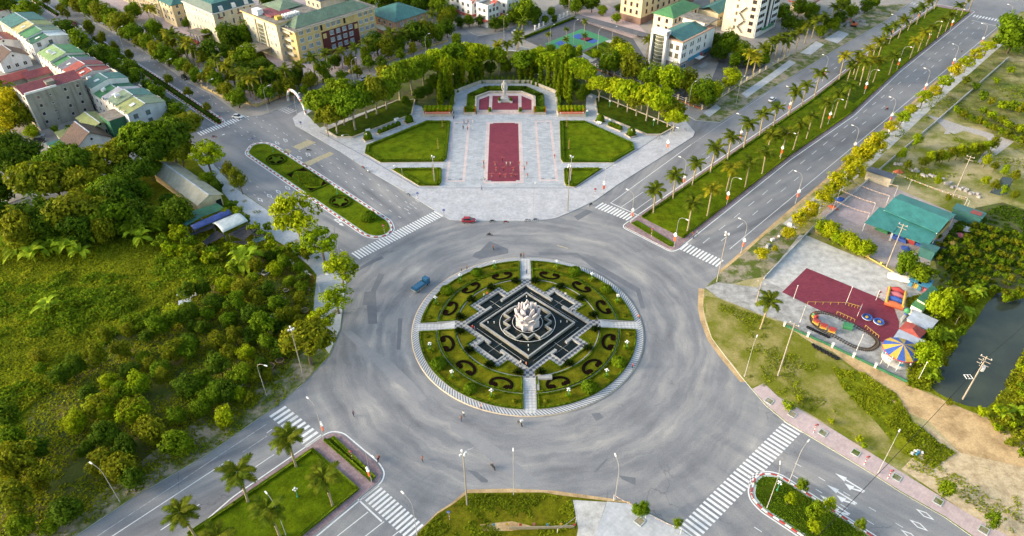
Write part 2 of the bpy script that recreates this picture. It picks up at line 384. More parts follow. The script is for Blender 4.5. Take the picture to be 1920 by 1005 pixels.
def leaf(name, a, b, trans=.4, vary=.35, wide=0):
 a = tuple(x * 1.6 for x in a); b = tuple(x * 1.6 for x in b); m = NT(name, .75, .06); oi = m.N('ShaderNodeObjectInfo'); g = m.N('ShaderNodeNewGeometry')
 c = m.mix(oi.outputs['Random'], a, b)
 rp = m.ramp(g.outputs['Random Per Island'], [(0, 1 - vary), (1, 1 + vary)]); c = m.mix(1.0, c, rp, 'MULTIPLY')
 c = m.mix(1.0, c, m.ramp(m.noise(.25, 3), [(.3, .8), (.7, 1.2)]), 'MULTIPLY')
 if 'weed' in name: c = m.mix(m.ramp(m.noise(.035, 4, .6), [(.45, 0.0), (.66, .5)]), c, tuple(x * 1.6 for x in b))
 m.base(c); tr = m.N('ShaderNodeBsdfTranslucent'); m.L(c, tr.inputs[0]); mx = m.N('ShaderNodeMixShader'); mx.inputs[0].default_value = trans
 m.L(m.b.outputs[0], mx.inputs[1]); m.L(tr.outputs[0], mx.inputs[2]); m.L(mx.outputs[0], m.n['Material Output'].inputs[0])
leaf('leaf_green', (0.073, 0.125, 0.0042), (0.106, 0.15, 0.0049)); leaf('leaf_dark', (0.039, 0.075, 0.0042), (0.062, 0.1, 0.0049)); leaf('leaf_lime', (0.146, 0.21, 0.0042), (0.207, 0.235, 0.0049))
leaf('leaf_gold', (0.213, 0.225, 0.0056), (0.302, 0.26, 0.007)); leaf('leaf_olive', (0.095, 0.115, 0.0049), (0.134, 0.14, 0.0063)); leaf('leaf_palm', (0.0571, 0.085, 0.0043), (0.0836, 0.0952, 0.0052)); leaf('leaf_palm_gold', (.135, .14, .006), (.18, .165, .008))
leaf('leaf_banana', (0.157, 0.23, 0.0105), (0.202, 0.26, 0.0123)); leaf('leaf_hedge', (0.067, 0.115, 0.0042), (0.09, 0.13, 0.0049)); leaf('leaf_cypress', (0.095, 0.145, 0.0042), (0.146, 0.175, 0.0049)); leaf('leaf_spiky', (.012, .024, .003), (.018, .03, .004)); leaf('leaf_pink', (0.35, 0.12, 0.16), (0.4, 0.16, 0.2)); leaf('leaf_brown', (0.16, 0.09, 0.03), (0.2, 0.12, 0.035)); leaf('leaf_weed', (0.112, 0.14, 0.0056), (0.168, 0.18, 0.0077))
# ------------------------------------------------------------------ ground, roads, pavements
def sheet(name, pts, mat, z=0.0, px=True, skirt=0.0, mside=None, parent=None, label=None):
 P = GL(pts) if px else pts
 b = MB(); b.prism(P, z - skirt, z, 0, 1 if mside else 0)
 return struct(b.build(name, [mat, mside] if mside else mat, parent), label)
S = 1500
struct(MB().prism([(-S, -S), (S, -S), (S, S), (-S, S)], 0, 0).build('ground', 'town_ground', loc=(0, 0, -.08)))
sheet('road', [(-700, 1500), (2700, 1500), (2900, -150), (-700, -150)], 'asphalt', 0.0)
KZ = .13
P_LEFT = [(362, 266), (440, 351), (510, 400), (590, 455), (645, 495), (652, 515), (645, 563), (639, 616), (618, 667), (571, 717), (521, 760), (480, 788), (388, 853), (255, 930), (142, 1005), (-60, 1145), (-600, 1145), (-900, 700), (-300, 505), (0, 412), (80, 384), (200, 335)]
sheet('field', P_LEFT, 'wild', KZ, skirt=.2, mside='kerb', label='overgrown field beside the nursery')
sheet('nursery_ground', [(60, 760), (200, 640), (330, 560), (420, 500), (560, 488), (590, 520), (584, 640), (605, 655), (480, 760), (380, 835), (250, 905), (120, 985), (0, 1050), (-100, 1000), (30, 880)], 'orchard_soil', KZ + .004)
sheet('verge', [(616, 664), (571, 716), (521, 759), (480, 787), (388, 852), (255, 929), (142, 1004), (0, 1100), (-80, 1080), (60, 1000), (150, 955), (240, 885), (330, 815), (400, 770), (470, 715), (540, 680), (590, 650)], 'verge', KZ + .008)
sheet('side_walk', [(362, 267), (440, 352), (510, 401), (590, 456), (644, 496), (651, 515), (644, 563), (638, 616), (617, 664), (601, 641), (586, 611), (590, 558), (594, 516), (580, 499), (536, 462), (474, 426), (440, 388), (405, 345), (340, 275)], 'grey_walk', KZ + .012)
sheet('town_block', [(355, 256), (320, 228), (232, 164), (140, 98), (60, 40), (-20, -18), (-300, -200), (-1200, 100), (-900, 690), (-200, 462), (0, 388), (75, 360), (200, 312)], 'town_ground', KZ, skirt=.2, mside='kerb')
sheet('lane', [(-60, 175), (0, 210), (36, 250), (62, 281), (110, 318), (95, 352), (60, 365), (20, 300), (-10, 265), (-80, 230)], 'asphalt_pale', KZ + .004)
sheet('civic_block', [(-90, -150), (116, 0), (181, 44), (272, 98), (362, 160), (401, 179), (440, 207), (455, 217), (470, 219), (489, 217), (541, 199), (595, 172), (699, 145), (797, 106), (840, 90), (856, 64), (843, 48), (770, -30), (500, -170)], 'town_ground', KZ, skirt=.2, mside='kerb')
sheet('school_yard', [(150, -20), (250, 30), (330, 62), (420, 150), (480, 195), (590, 150), (800, 80), (820, 50), (700, -20), (300, -120)], 'court_paving', KZ + .004)
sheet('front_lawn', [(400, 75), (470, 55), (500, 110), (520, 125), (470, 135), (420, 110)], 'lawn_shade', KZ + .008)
sheet('corner_block', [(830, 35), (896, 68), (945, 61), (960, 52), (1010, 28), (1110, -25), (1000, -120), (780, -20)], 'town_ground', KZ, skirt=.2, mside='kerb')
P_PLAZA = [(549, 222), (554, 236), (567, 243), (637, 284), (699, 325), (758, 359), (823, 400), (844, 413), (870, 414.5), (1003, 414.5), (1042, 409.5), (1081, 393), (1115, 377), (1159, 346), (1299, 257), (1303, 248), (1283, 224), (1200, 182), (1110, 140), (1075, 120), (990, 98), (960, 94), (880, 94), (840, 104), (700, 157), (600, 195), (560, 212)]
sheet('plaza', P_PLAZA, 'plaza_apron', KZ, skirt=.2, mside='kerb', label='pale paved plaza in front of the statue')
sheet('grove', [(600, 240), (745, 188), (790, 200), (796, 208), (848, 208), (853, 174), (902, 157), (994, 157), (1042, 176), (1046, 208), (1098, 208), (1100, 172), (1240, 232), (1262, 226), (1200, 184), (1110, 142), (1075, 122), (990, 100), (960, 96), (880, 96), (840, 106), (700, 159), (600, 197), (575, 215)], 'dark_soil', KZ + .006)
sheet('office_block', [(1304, 226), (1350, 230), (1380, 212), (1414, 187), (1569, 92), (1658, 41), (1703, 8), (1800, -55), (1500, -170), (1110, -60), (1081, 12), (1000, 54), (965, 68), (950, 82), (1000, 92), (1090, 114), (1130, 134), (1210, 172)], 'town_ground', KZ, skirt=.2, mside='kerb')
sheet('office_drive', [(980, 74), (1085, 33), (1180, 62), (1215, 118), (1250, 140), (1330, 160), (1350, 110), (1420, 95), (1440, 120), (1340, 190), (1290, 196), (1160, 142), (1080, 118)], 'asphalt_lot', KZ + .004)
sheet('courtyard', [(1085, 20), (1140, 10), (1200, 50), (1215, 65), (1185, 72), (1090, 40)], 'pink_walk', KZ + .008)
sheet('boulevard_walk', [(1340, 190), (1400, 150), (1560, 60), (1650, 10), (1700, 8), (1658, 40), (1569, 91), (1414, 186), (1380, 211), (1350, 229), (1306, 225)], 'verge', KZ + .012)
for q in ([(1390, 176), (1440, 142), (1480, 113), (1492, 118), (1448, 150), (1400, 184)], [(1500, 100), (1530, 78), (1545, 84), (1520, 103)], [(1545, 74), (1572, 58), (1592, 64), (1570, 82)], [(1318, 212), (1342, 196), (1352, 203), (1330, 220)]):
 sheet('stone_pavement', q, 'grey_walk', KZ + .016)
P_EAST = [(1320, 543), (1318, 575), (1322, 600), (1335, 635), (1360, 669), (1393, 711), (1437, 762), (1473, 792), (1527, 824), (1587, 860), (1646, 896), (1688, 923), (1772, 971), (1820, 1005), (2000, 1120), (2900, 1120), (2900, 300), (2300, 20), (1960, 20), (1915, 22), (1876, 51), (1757, 155), (1617, 283), (1460, 417), (1410, 462), (1382, 486), (1350, 513), (1336, 526)]
sheet('vacant_lot', P_EAST, 'scrub', KZ, skirt=.2, mside='kerb', label='scrubby vacant land east of the roundabout')
z = KZ + .004
sheet('meadow', [(1850, 95), (1930, 60), (2300, 80), (2300, 330), (1980, 330), (1900, 240), (1800, 230), (1770, 170)], 'weedy', z)
sheet('gravel_track', zoomed(1640, 120, 4.786, [(470, 460), (560, 480), (800, 560), (1000, 610), (1250, 700), (1050, 850), (920, 890), (960, 820), (1040, 720), (1000, 660), (800, 600), (720, 630), (620, 630), (640, 590), (560, 520)]), 'gravel', z + .004)
sheet('roadside_walk', [(1412, 470), (1462, 425), (1620, 290), (1760, 162), (1880, 60), (1900, 66), (1780, 172), (1640, 305), (1480, 440), (1430, 482)], 'concrete', z + .004)
sheet('roadside_verge', [(1322, 545), (1336, 527), (1350, 514), (1382, 487), (1410, 463), (1465, 418), (1475, 424), (1490, 442), (1530, 432), (1470, 480), (1432, 520), (1400, 525), (1370, 535)], 'verge', z + .008)
sheet('grass_plot', [(1322, 555), (1345, 560), (1420, 590), (1480, 612), (1500, 630), (1560, 668), (1640, 720), (1690, 790), (1740, 840), (1700, 870), (1650, 850), (1540, 790), (1460, 742), (1432, 718), (1408, 728), (1362, 668), (1336, 634), (1324, 600)], 'verge_dry', z + .012)
sheet('weed_plot', [(1560, 690), (1620, 700), (1680, 740), (1710, 790), (1760, 830), (1790, 850), (1750, 880), (1690, 850), (1640, 790), (1580, 730)], 'wild', z + .016)
sheet('sand_track', [(1475, 615), (1500, 605), (1560, 640), (1640, 690), (1720, 730), (1785, 758), (1860, 790), (1930, 825), (2300, 960), (2400, 1119), (2000, 1115), (1900, 900), (1800, 850), (1740, 790), (1690, 770), (1640, 720), (1560, 660)], 'sand', z + .02)
sheet('rubble_plot', [(1740, 800), (1800, 850), (1930, 880), (2300, 1060), (2200, 1118), (1990, 1110), (1888, 1005), (1802, 956), (1690, 880), (1720, 850)], 'rubble_ground', z + .024)
sheet('pink_pavement', [(1410, 730), (1432, 719), (1458, 744), (1539, 792), (1658, 866), (1802, 956), (1888, 1005), (2080, 1118), (2000, 1119), (1822, 1004), (1773, 970), (1689, 922), (1647, 895), (1588, 859), (1528, 823), (1474, 791), (1438, 761)], 'pink_walk', z + .028)
sheet('funfair_yard', [(1322, 540), (1345, 530), (1420, 540), (1500, 440), (1680, 510), (1760, 560), (1735, 640), (1700, 715), (1560, 650), (1480, 608), (1420, 588), (1345, 558)], 'concrete_stained', z + .03)
sheet('concrete_yard', [(1432, 524), (1512, 442), (1676, 512), (1700, 540), (1740, 570), (1700, 570), (1600, 548), (1500, 560)], 'concrete', z + .034)
sheet('red_court', zoomed(1360, 460, 3.35, [(355, 297), (510, 145), (960, 330), (1060, 400), (1090, 480), (1090, 560), (1010, 625), (960, 600), (800, 490), (600, 415)]), 'red_tile', z + .038)
sheet('toy_yard', [(1540, 400), (1570, 370), (1635, 335), (1690, 358), (1800, 405), (1745, 490), (1735, 535), (1680, 505), (1540, 440)], 'yard_paving', z + .03)
sheet('paved_square', zoomed(1560, 320, 5.583, [(60, 470), (230, 300), (500, 390), (340, 560), (300, 580)]), 'pink_walk', z + .034)
sheet('plantation', [(1790, 420), (1830, 390), (1880, 380), (2000, 420), (2400, 520), (2400, 640), (1920, 560), (1870, 545), (1800, 540), (1760, 520), (1750, 480)], 'dark_soil', z + .008)
sheet('bank', [(1700, 560), (1760, 540), (1880, 540), (2000, 560), (2300, 640), (2400, 1000), (2300, 1010), (1920, 850), (1870, 790), (1800, 765), (1740, 735), (1695, 725)], 'wild', z + .012)
sheet('pond', zoomed(1700, 540, 4.186, [(160, 760), (220, 640), (330, 520), (400, 410), (530, 280), (620, 130), (700, 50), (780, 25), (860, 50), (960, 110), (1400, 330), (1500, 700), (1000, 500), (860, 620), (850, 700), (760, 800), (690, 890), (620, 945), (480, 930), (360, 890), (250, 830)]), 'water', z + .016)
sheet('fish_pond', [(1855, 362), (1879, 332), (1902, 335), (1894, 349), (1888, 365), (1873, 367)], 'water', z + .01)
sheet('lower_pond', [(1900, 800), (1930, 780), (2200, 860), (2200, 960), (1960, 860)], 'water', z + .018)
sheet('south_lot', [(783, 1000), (820, 964), (848, 947), (877, 925), (959, 924), (1019, 924), (1041, 928), (1138, 940), (1180, 944), (1226, 967), (1274, 992), (1320, 1022), (1500, 1150), (660, 1150)], 'lawn_dry', KZ, skirt=.2, mside='kerb')
sheet('concrete_apron', [(1074, 938), (1137, 942), (1117, 1004), (1110, 1120), (1060, 1120), (1084, 992)], 'concrete', KZ + .004)
sheet('corner_pavement', [(1138, 941), (1180, 945), (1226, 968), (1274, 993), (1320, 1023), (1480, 1130), (1115, 1130), (1117, 1004)], 'grey_walk', KZ + .008)
sheet('bare_ground', [(900, 984), (960, 978), (1000, 988), (960, 996), (905, 996)], 'sand', KZ + .006)
for q in ([(783, 998), (820, 960), (848, 942), (876, 918), (960, 916), (1040, 920), (1140, 934), (1182, 941), (1180, 946), (1041, 930), (960, 926), (877, 926), (820, 966)],
          [(1310, 540), (1308, 575), (1313, 602), (1327, 638), (1353, 674), (1388, 716), (1400, 716), (1362, 668), (1337, 634), (1325, 600), (1322, 570), (1324, 543)],
          [(1348, 508), (1380, 480), (1408, 456), (1460, 410), (1617, 277), (1757, 149), (1760, 157), (1620, 285), (1462, 419), (1411, 464), (1383, 488), (1352, 515)]):
 sheet('road_shoulder', q, 'sand', .006)
# ------------------------------------------------------------------ repairs in the asphalt
for k, (mat, q) in enumerate((
 ('asphalt_new', zoomed(440, 480, 3.589, [(970, 115), (1010, 125), (950, 240), (960, 455), (900, 458), (890, 330), (858, 330), (875, 240), (915, 240)])),
 ('asphalt_new', zoomed(440, 480, 3.589, [(1100, 420), (1130, 420), (1115, 630), (1090, 630)])),
 ('asphalt_new', zoomed(980, 470, 5.9125, [(180, 15), (600, 25), (800, 130), (1300, 420), (1360, 640), (1310, 640), (1260, 460), (780, 190), (600, 50), (180, 50)])),
 ('asphalt_new', zoomed(900, 240, 3.865, [(680, 640), (770, 590), (820, 605), (710, 670)])),
 ('asphalt_new', [(885, 481), (890, 474), (900, 470), (918, 452), (953, 467), (953, 475), (900, 486)]),
 ('asphalt_new', zoomed(860, 720, 3.526, [(875, 195), (930, 190), (960, 220), (910, 245)])),
 ('asphalt_new', zoomed(860, 720, 3.526, [(1060, 605), (1170, 620), (1170, 670), (1080, 630)])),
 ('asphalt_new', zoomed(840, 820, 7.18, [(265, 440), (380, 460), (540, 580), (530, 610), (450, 605)])),
 ('asphalt_new', zoomed(860, 720, 3.526, [(890, 580), (980, 490), (985, 500), (910, 585)])),
 ('asphalt_new', [(676, 500), (700, 486), (716, 480), (720, 484), (700, 493), (672, 508)]),
 ('asphalt_pale', zoomed(440, 480, 3.589, [(715, 500), (790, 505), (940, 640), (1060, 715), (1200, 850), (1292, 960), (1250, 980), (1010, 790), (935, 715)])),
 ('asphalt_pale', zoomed(860, 720, 3.526, [(-60, 240), (0, 268), (130, 330), (300, 450), (545, 660), (430, 690), (250, 540), (70, 380), (-50, 310)])))):
 sheet('road_patch', q, mat, .004 + .0006 * k)
# ------------------------------------------------------------------ kerb stones, medians
_kb = {}
def kerb_stones(parent, line, closed=True, L=1.25):
 if not _kb:
  for c in ('red', 'white'):
   _kb[c] = MB().box((0, 0, -.04), (L * .985, .28, .24)).mesh('kerb_stone', 'kerb_' + c)
 P = [Vector((p[0], p[1])) for p in line] + ([Vector((line[0][0], line[0][1]))] if closed else [])
 i = 0; acc = 0.0; k = 0
 for a, b in zip(P, P[1:]):
  d = (b - a).length; t = (b - a).normalized(); pos = -acc
  pos = acc
  while pos < d:
   q = a + t * pos
   o = obj('kerb_stone', _kb['red' if k % 2 else 'white'], parent, (q.x, q.y, 0), math.atan2(t.y, t.x)); k += 1
   pos += L
  acc = pos - d
def median(name, px, grass_mat, label, rnd=2.0, stones=True, border=None, bw=.8, inner_z=.16):
 P = rounded(GL(px), rnd)
 o = sheet(name, P, 'kerb' if not border else border, .10, px=False, skirt=.12, mside='kerb_white', label=label)
 if stones: kerb_stones(o, offset_poly(P, -.1))
 if grass_mat:
  struct(MB().prism(offset_poly(P, -bw), .1, inner_z).build('lawn', grass_mat, o))
 ln = MB(); ln.wall(offset_poly(P, .55), .28, .004, .012, True); struct(ln.build('edge_line', 'paint_white', o))
 return o
median('traffic_island', [(462, 286), (472, 271), (494, 267), (511, 271), (732, 415), (737, 431), (725, 442), (706, 446), (686, 442), (465, 291)], 'lawn', 'long planted median with red and white kerb in the road beside the plaza', 3)
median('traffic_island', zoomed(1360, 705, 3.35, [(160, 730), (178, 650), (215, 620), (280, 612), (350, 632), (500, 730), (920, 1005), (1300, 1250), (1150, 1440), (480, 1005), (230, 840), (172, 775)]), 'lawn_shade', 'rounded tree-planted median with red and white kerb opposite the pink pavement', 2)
median('traffic_island', [(174, 74), (180, 70), (300, 147), (418, 226), (418, 232), (408, 233), (290, 155)], 'dirt_bed', 'narrow hedge median dividing the tree-lined street beside the terraced houses', .6, bw=.4)
median('traffic_island', [(-60, -85), (110, 24), (113, 30), (106, 31), (-70, -80)], 'dirt_bed', 'far stretch of narrow hedge median beyond the street crossing', .6, bw=.4)
NEM = [(1169, 425), (1183, 415), (1360, 293), (1527, 179), (1641, 89), (1757, 8), (1826, 21), (1688, 132), (1599, 216), (1479, 299), (1298, 443), (1270, 466), (1258, 470)]
ne = median('boulevard_median', NEM, None, 'palm-planted boulevard median bordered by brick paving', 1.5, False, 'median_brick')
struct(MB().prism(GL([(1203, 408), (1362, 299), (1528, 185), (1643, 94), (1757, 13), (1818, 23), (1684, 130), (1595, 212), (1474, 296), (1280, 447)]), .1, .18).build('lawn', 'lawn', ne))
struct(MB().prism(GL([(1184, 419), (1195, 414), (1263, 456), (1263, 463), (1255, 462)]), .1, .3).build('front_lawn', 'leaf_hedge', ne))
for q in ([(1560, 160), (1582, 143), (1622, 150), (1640, 160), (1600, 196)], [(1660, 110), (1690, 92), (1712, 96), (1680, 122)]):
 struct(MB().prism(GL(q), .18, .186).build('planting_bed', 'lawn_shade', ne))
SWM = zoomed(440, 720, 3.527, [(0, 755), (580, 355), (640, 325), (710, 335), (940, 530), (975, 590), (960, 640), (520, 1005), (300, 1190), (-500, 1190)])
sw = median('boulevard_median', SWM, None, 'lawn median with crossing brick path at the roundabout end', 1.5, False, 'median_brick')
struct(MB().prism(GL(zoomed(440, 720, 3.527, [(0, 792), (515, 437), (815, 700), (440, 1005), (200, 1190), (-420, 1190), (-420, 1080)])), .1, .18).build('lawn', 'lawn', sw))
struct(MB().prism(rounded(GL(zoomed(440, 720, 3.527, [(590, 372), (660, 352), (930, 620), (905, 652)])), .6), .1, .2).build('front_lawn', 'lawn_shade', sw))
# ------------------------------------------------------------------ painted markings
def crosswalk(a, b, n, length, ang, label, frac=.52, mat='paint_white'):
 A, B = G(*a), G(*b); d = (B - A); w = d.length / n * frac
 o = struct(obj('crosswalk', None), label)
 t = d.normalized(); e = Vector((math.cos(ang), math.sin(ang), 0)) * (length / 2); s_ = t * (w / 2)
 me = MB().add([-e - s_, e - s_, e + s_, -e + s_], [(0, 1, 2, 3)]).mesh('stripe', mat)
 if me.polygons[0].normal.z < 0: me.flip_normals()
 for i in range(n):
  p = A + d * ((i + .5) / n); obj('stripe', me, o, (p.x, p.y, .012))
crosswalk((665, 481), (824, 400), 33, 4.2, V_ANG, 'long zebra crossing in front of the planted median')
crosswalk((1121, 384), (1190, 411), 12, 4.2, U_ANG, 'zebra crossing between the plaza and the palm median')
crosswalk((1280, 461), (1352, 495), 12, 4.2, U_ANG, 'zebra crossing on the boulevard next to the vacant lot')
crosswalk((518, 769), (592, 830), 10, 4.2, U_ANG, 'zebra crossing beside the nursery verge')
crosswalk((692, 919), (781, 1000), 14, 4.2, U_ANG, 'zebra crossing beside the brick path median')
crosswalk((1490, 797), (1286, 1004), 34, 4.2, V_ANG, 'long zebra crossing leading from the pink pavement')
crosswalk((372, 252), (464, 216), 20, 3.6, V_ANG, 'zebra crossing at the end of the narrow hedge median')
crosswalk((528, 203), (549, 211), 5, 4.0, U_ANG, 'short zebra crossing before the festive arch', mat='paint_faded')
crosswalk((1824, 29), (1893, 42), 12, 4.0, U_ANG, 'far zebra crossing at the end of the boulevard')
crosswalk((138, 52), (190, 40), 10, 3.5, V_ANG, 'faint zebra crossing by the street trees', mat='paint_faded')
crosswalk((1690, 0), (1740, 14), 9, 4.0, U_ANG, 'zebra crossing behind the far palms', mat='paint_faded')
def lane(a, b, w=.16, dash=None, gap=None, mat='paint_white', z=.012, name='lane_line', ext=0.0):
 A, B = G(*a), G(*b); t = (B - A).normalized(); A = A - t * ext * 0; B = B + t * ext; L = (B - A).length; n = Vector((-t.y, t.x, 0)) * (w / 2); b_ = MB(); s_ = 0.0
 while s_ < L:
  e = min(L, s_ + (dash or L)); p, q = A + t * s_, A + t * e
  b_.add([(p - n) + Vector((0, 0, z)), (q - n) + Vector((0, 0, z)), (q + n) + Vector((0, 0, z)), (p + n) + Vector((0, 0, z))], [(3, 2, 1, 0) if False else (0, 1, 2, 3)]); s_ = e + (gap or 1e9)
 return struct(b_.build(name, mat))
lane((1144.5, 381), (1296, 271), .18); lane((1296, 271), (1690, 3), .16, mat='paint_faded')
lane((1165, 388), (1206, 360), .16); lane((1188, 396), (1222, 372), .16)
lane((1146, 381), (1200, 405), .35)
lane((1232, 362), (1720, 20), .16, 3.6, 6.5); lane((1252, 335), (1690, 32), .14, 3.2, 8, mat='paint_faded')
lane((1318, 456), (1838, 32), .17, 3.8, 5.5); lane((1352, 452), (1856, 36), .16, 3.6, 6.0)
lane((1368, 467), (1875, 47), .18)
lane((1822, 38), (1878, 51), .35)
lane((500, 795), (100, 1060), .17, mat='paint_faded'); lane((510, 805), (500, 812), .17); lane((455, 848), (560, 778), .14, 6, 3, mat='paint_faded')
lane((514, 852), (180, 1075), .17, 8, 9); lane((430, 862), (142, 1050), .2)
lane((671, 936), (716, 978), .35); lane((690, 960), (560, 1062), .2); lane((720, 978), (600, 1072), .2); lane((748, 996), (640, 1085), .2)
def par(a, b, offs, dash, gap, w=.14, mat='paint_white'):
 A, B = G(*a), G(*b); t = (B - A).normalized(); n = Vector((-t.y, t.x, 0))
 for o in offs:
  b_ = MB(); L = (B - A).length; s_ = random.random() * 2
  while s_ < L - dash:
   p, q = A + n * o + t * s_, A + n * o + t * (s_ + dash); m_ = n * (w / 2)
   b_.add([(v.x, v.y, .012) for v in (p - m_, q - m_, q + m_, p + m_)], [(0, 1, 2, 3)]); s_ += dash + gap
  struct(b_.build('lane_line', mat))
par((738, 418), (505, 262), (-3.4, -6.8, -10.2), 1.3, 3.8); par((660, 462), (440, 300), (3.3, 6.6), 1.3, 3.8)
par((505, 262), (440, 222), (-3.4, -6.8, 2.4, 5.4), 1.3, 3.8)
par((430, 224), (180, 62), (-3.2, -6.4), 1.3, 4.2); par((396, 236), (160, 72), (3.4,), 1.3, 4.2)
par((1480, 868), (1800, 1060), (.8, -2.4, -5.6), 1.4, 3.8); par((1424, 965), (1560, 1050), (-3.2,), 1.6, 4.5)
def diamond(px, ang, a=1.5, b=.55):
 p = G(*px); t = Vector((math.cos(ang), math.sin(ang), 0)); n = Vector((-t.y, t.x, 0))
 ln = [p + t * a, p + n * b, p - t * a, p - n * b]
 struct(MB().wall(ln, .2, .004, .012, True).build('road_marking', 'paint_white'))
for px in zoomed(440, 240, 3.865, [(185, 520), (252, 492), (318, 463), (384, 435), (560, 560), (308, 108), (368, 88), (470, 215), (532, 190)]) + zoomed(1360, 705, 3.35, [(1255, 870), (1215, 938), (1160, 1002)]): diamond(px, V_ANG)
def arrow(px, ang, s=1.0, bent=True):
 p = G(*px); ca, sa = math.cos(ang), math.sin(ang)
 P = [(-2.8, -.14), (.4, -.14), (.4, -.5), (2.2, 0), (.4, .5), (.4, .14), (-2.8, .14)]
 b_ = MB(); tr = lambda q: (p.x + (q[0] * ca - q[1] * sa) * s, p.y + (q[0] * sa + q[1] * ca) * s, .012)
 b_.add([tr(q) for q in P], [tuple(range(7))])
 if bent: b_.add([(x, y, .0125) for x, y, _ in (tr(q) for q in [(-2.5, .1), (-1.2, .75), (-1.2, .3), (.2, .8), (-1.0, 1.5), (-1.1, 1.05), (-2.8, .4)])], [tuple(range(7))])
 struct(b_.build('road_marking', 'paint_white'))
arrow(zoomed(440, 240, 3.865, [(760, 690)])[0], V_ANG + math.pi, 1.1)
for px in zoomed(1360, 705, 3.35, [(770, 660), (720, 735), (675, 800)]): arrow(px, V_ANG, 1.25)
for q in ([(415, 135), (535, 85), (590, 105), (470, 160)], [(495, 255), (690, 172), (722, 188), (525, 280)], [(350, 160), (385, 150), (415, 170), (390, 190)]):
 sheet('rumble_strip', zoomed(440, 240, 3.865, q), 'paint_yellow', .012)
sheet('rumble_strip', [(352, 216), (372, 208), (384, 214), (366, 222)], 'paint_yellow', .012)
for i in range(6):
 lane((758 + i * 5, 392 - i * 4 - 2), (766 + i * 5, 397 - i * 4 - 2), .3, mat='paint_faded')
lane((871, 846), (889, 839), .18, mat='paint_faded'); lane((1045, 460), (1065, 466), .4, mat='paint_yellow')
# ------------------------------------------------------------------ leaf helpers (numpy)
def quads(centers, normals, size, aspect=1.6, jitter=.9, rng=RNG):
 n = len(centers); nm = normals + rng.normal(0, jitter, (n, 3)); nm /= np.linalg.norm(nm, axis=1)[:, None] + 1e-9
 ref = rng.normal(0, 1, (n, 3)); a = np.cross(nm, ref); a /= np.linalg.norm(a, axis=1)[:, None] + 1e-9; b = np.cross(nm, a)
 s = size * rng.uniform(.7, 1.3, (n, 1)); a = a * s * aspect / 2; b = b * s / 2
 v = np.stack([centers - a, centers - b * .9, centers + a, centers + b * .9], 1).reshape(-1, 3)
 return v, np.arange(4 * n).reshape(-1, 4)
def np_mesh(name, v, f, mat, smooth=False):
 me = bpy.data.meshes.new(name); n, k = f.shape
 me.vertices.add(len(v)); me.vertices.foreach_set('co', np.ascontiguousarray(v, dtype=np.float32).ravel())
 me.loops.add(n * k); me.loops.foreach_set('vertex_index', f.astype(np.int32).ravel())
 me.polygons.add(n); me.polygons.foreach_set('loop_start', np.arange(0, n * k, k, dtype=np.int32))
 me.materials.append(MAT[mat]); me.update(calc_edges=True); return me
def hedge_mesh(name, paths, w, h, z=0.0, mat='leaf_hedge', dens=9.0, leaf_size=.28, zf=None):
 """paths: list of polylines; a solid clipped core with leaf faces all over it"""
 V_, F_, C, N = [], [], [], []; o = 0
 for line, closed in paths:
  P = [Vector((p[0], p[1])) for p in line]
  if closed: P = P + [P[0]]
  for a, b in zip(P, P[1:]):
   d = b - a; L = d.length
   if L < .05: continue
   t = d / L; n = Vector((-t.y, t.x)); k = max(int(L * (2 * h + w) * dens), 4)
   za = zf(a) if zf else z; zb = zf(b) if zf else z
   q = [a + n * w * .46 - t * w * .3, a - n * w * .46 - t * w * .3, b - n * w * .46 + t * w * .3, b + n * w * .46 + t * w * .3]
   zz = [za, za, zb, zb]
   V_ += [(p.x, p.y, y) for p, y in zip(q, zz)] + [(p.x, p.y, y + h * .95) for p, y in zip(q, zz)]
   F_ += [(o + 7, o + 6, o + 5, o + 4), (o, o + 1, o + 5, o + 4), (o + 1, o + 2, o + 6, o + 5), (o + 2, o + 3, o + 7, o + 6), (o + 3, o, o + 4, o + 7)]; o += 8
   u = RNG.uniform(-.02, 1.02, k); side = RNG.uniform(0, 2 * h + w, k)
   ox = np.where(side < h, -w / 2, np.where(side > h + w, w / 2, side - h - w / 2)); oz = np.where(side < h, side, np.where(side > h + w, 2 * h + w - side, h))
   base = za + (zb - za) * u
   C.append(np.stack([a.x + d.x * u + n.x * ox, a.y + d.y * u + n.y * ox, base + oz], 1))
   nx = np.where(side < h, -1.0, np.where(side > h + w, 1.0, 0.0)); N.append(np.stack([n.x * nx, n.y * nx, 1 - np.abs(nx)], 1))
 v, f = quads(np.concatenate(C), np.concatenate(N), leaf_size)
 v = np.concatenate([np.array(V_), v]); f = np.concatenate([np.array(F_), f + len(V_)])
 return np_mesh(name, v, f, mat)
def hedge(paths, w, h, label, group=None, z=0.0, zf=None, mat='leaf_hedge', dens=9.0, leaf_size=.28):
 return tag(obj('hedge', hedge_mesh('hedge', paths, w, h, z, mat, dens, leaf_size, zf)), label, 'hedge', group)
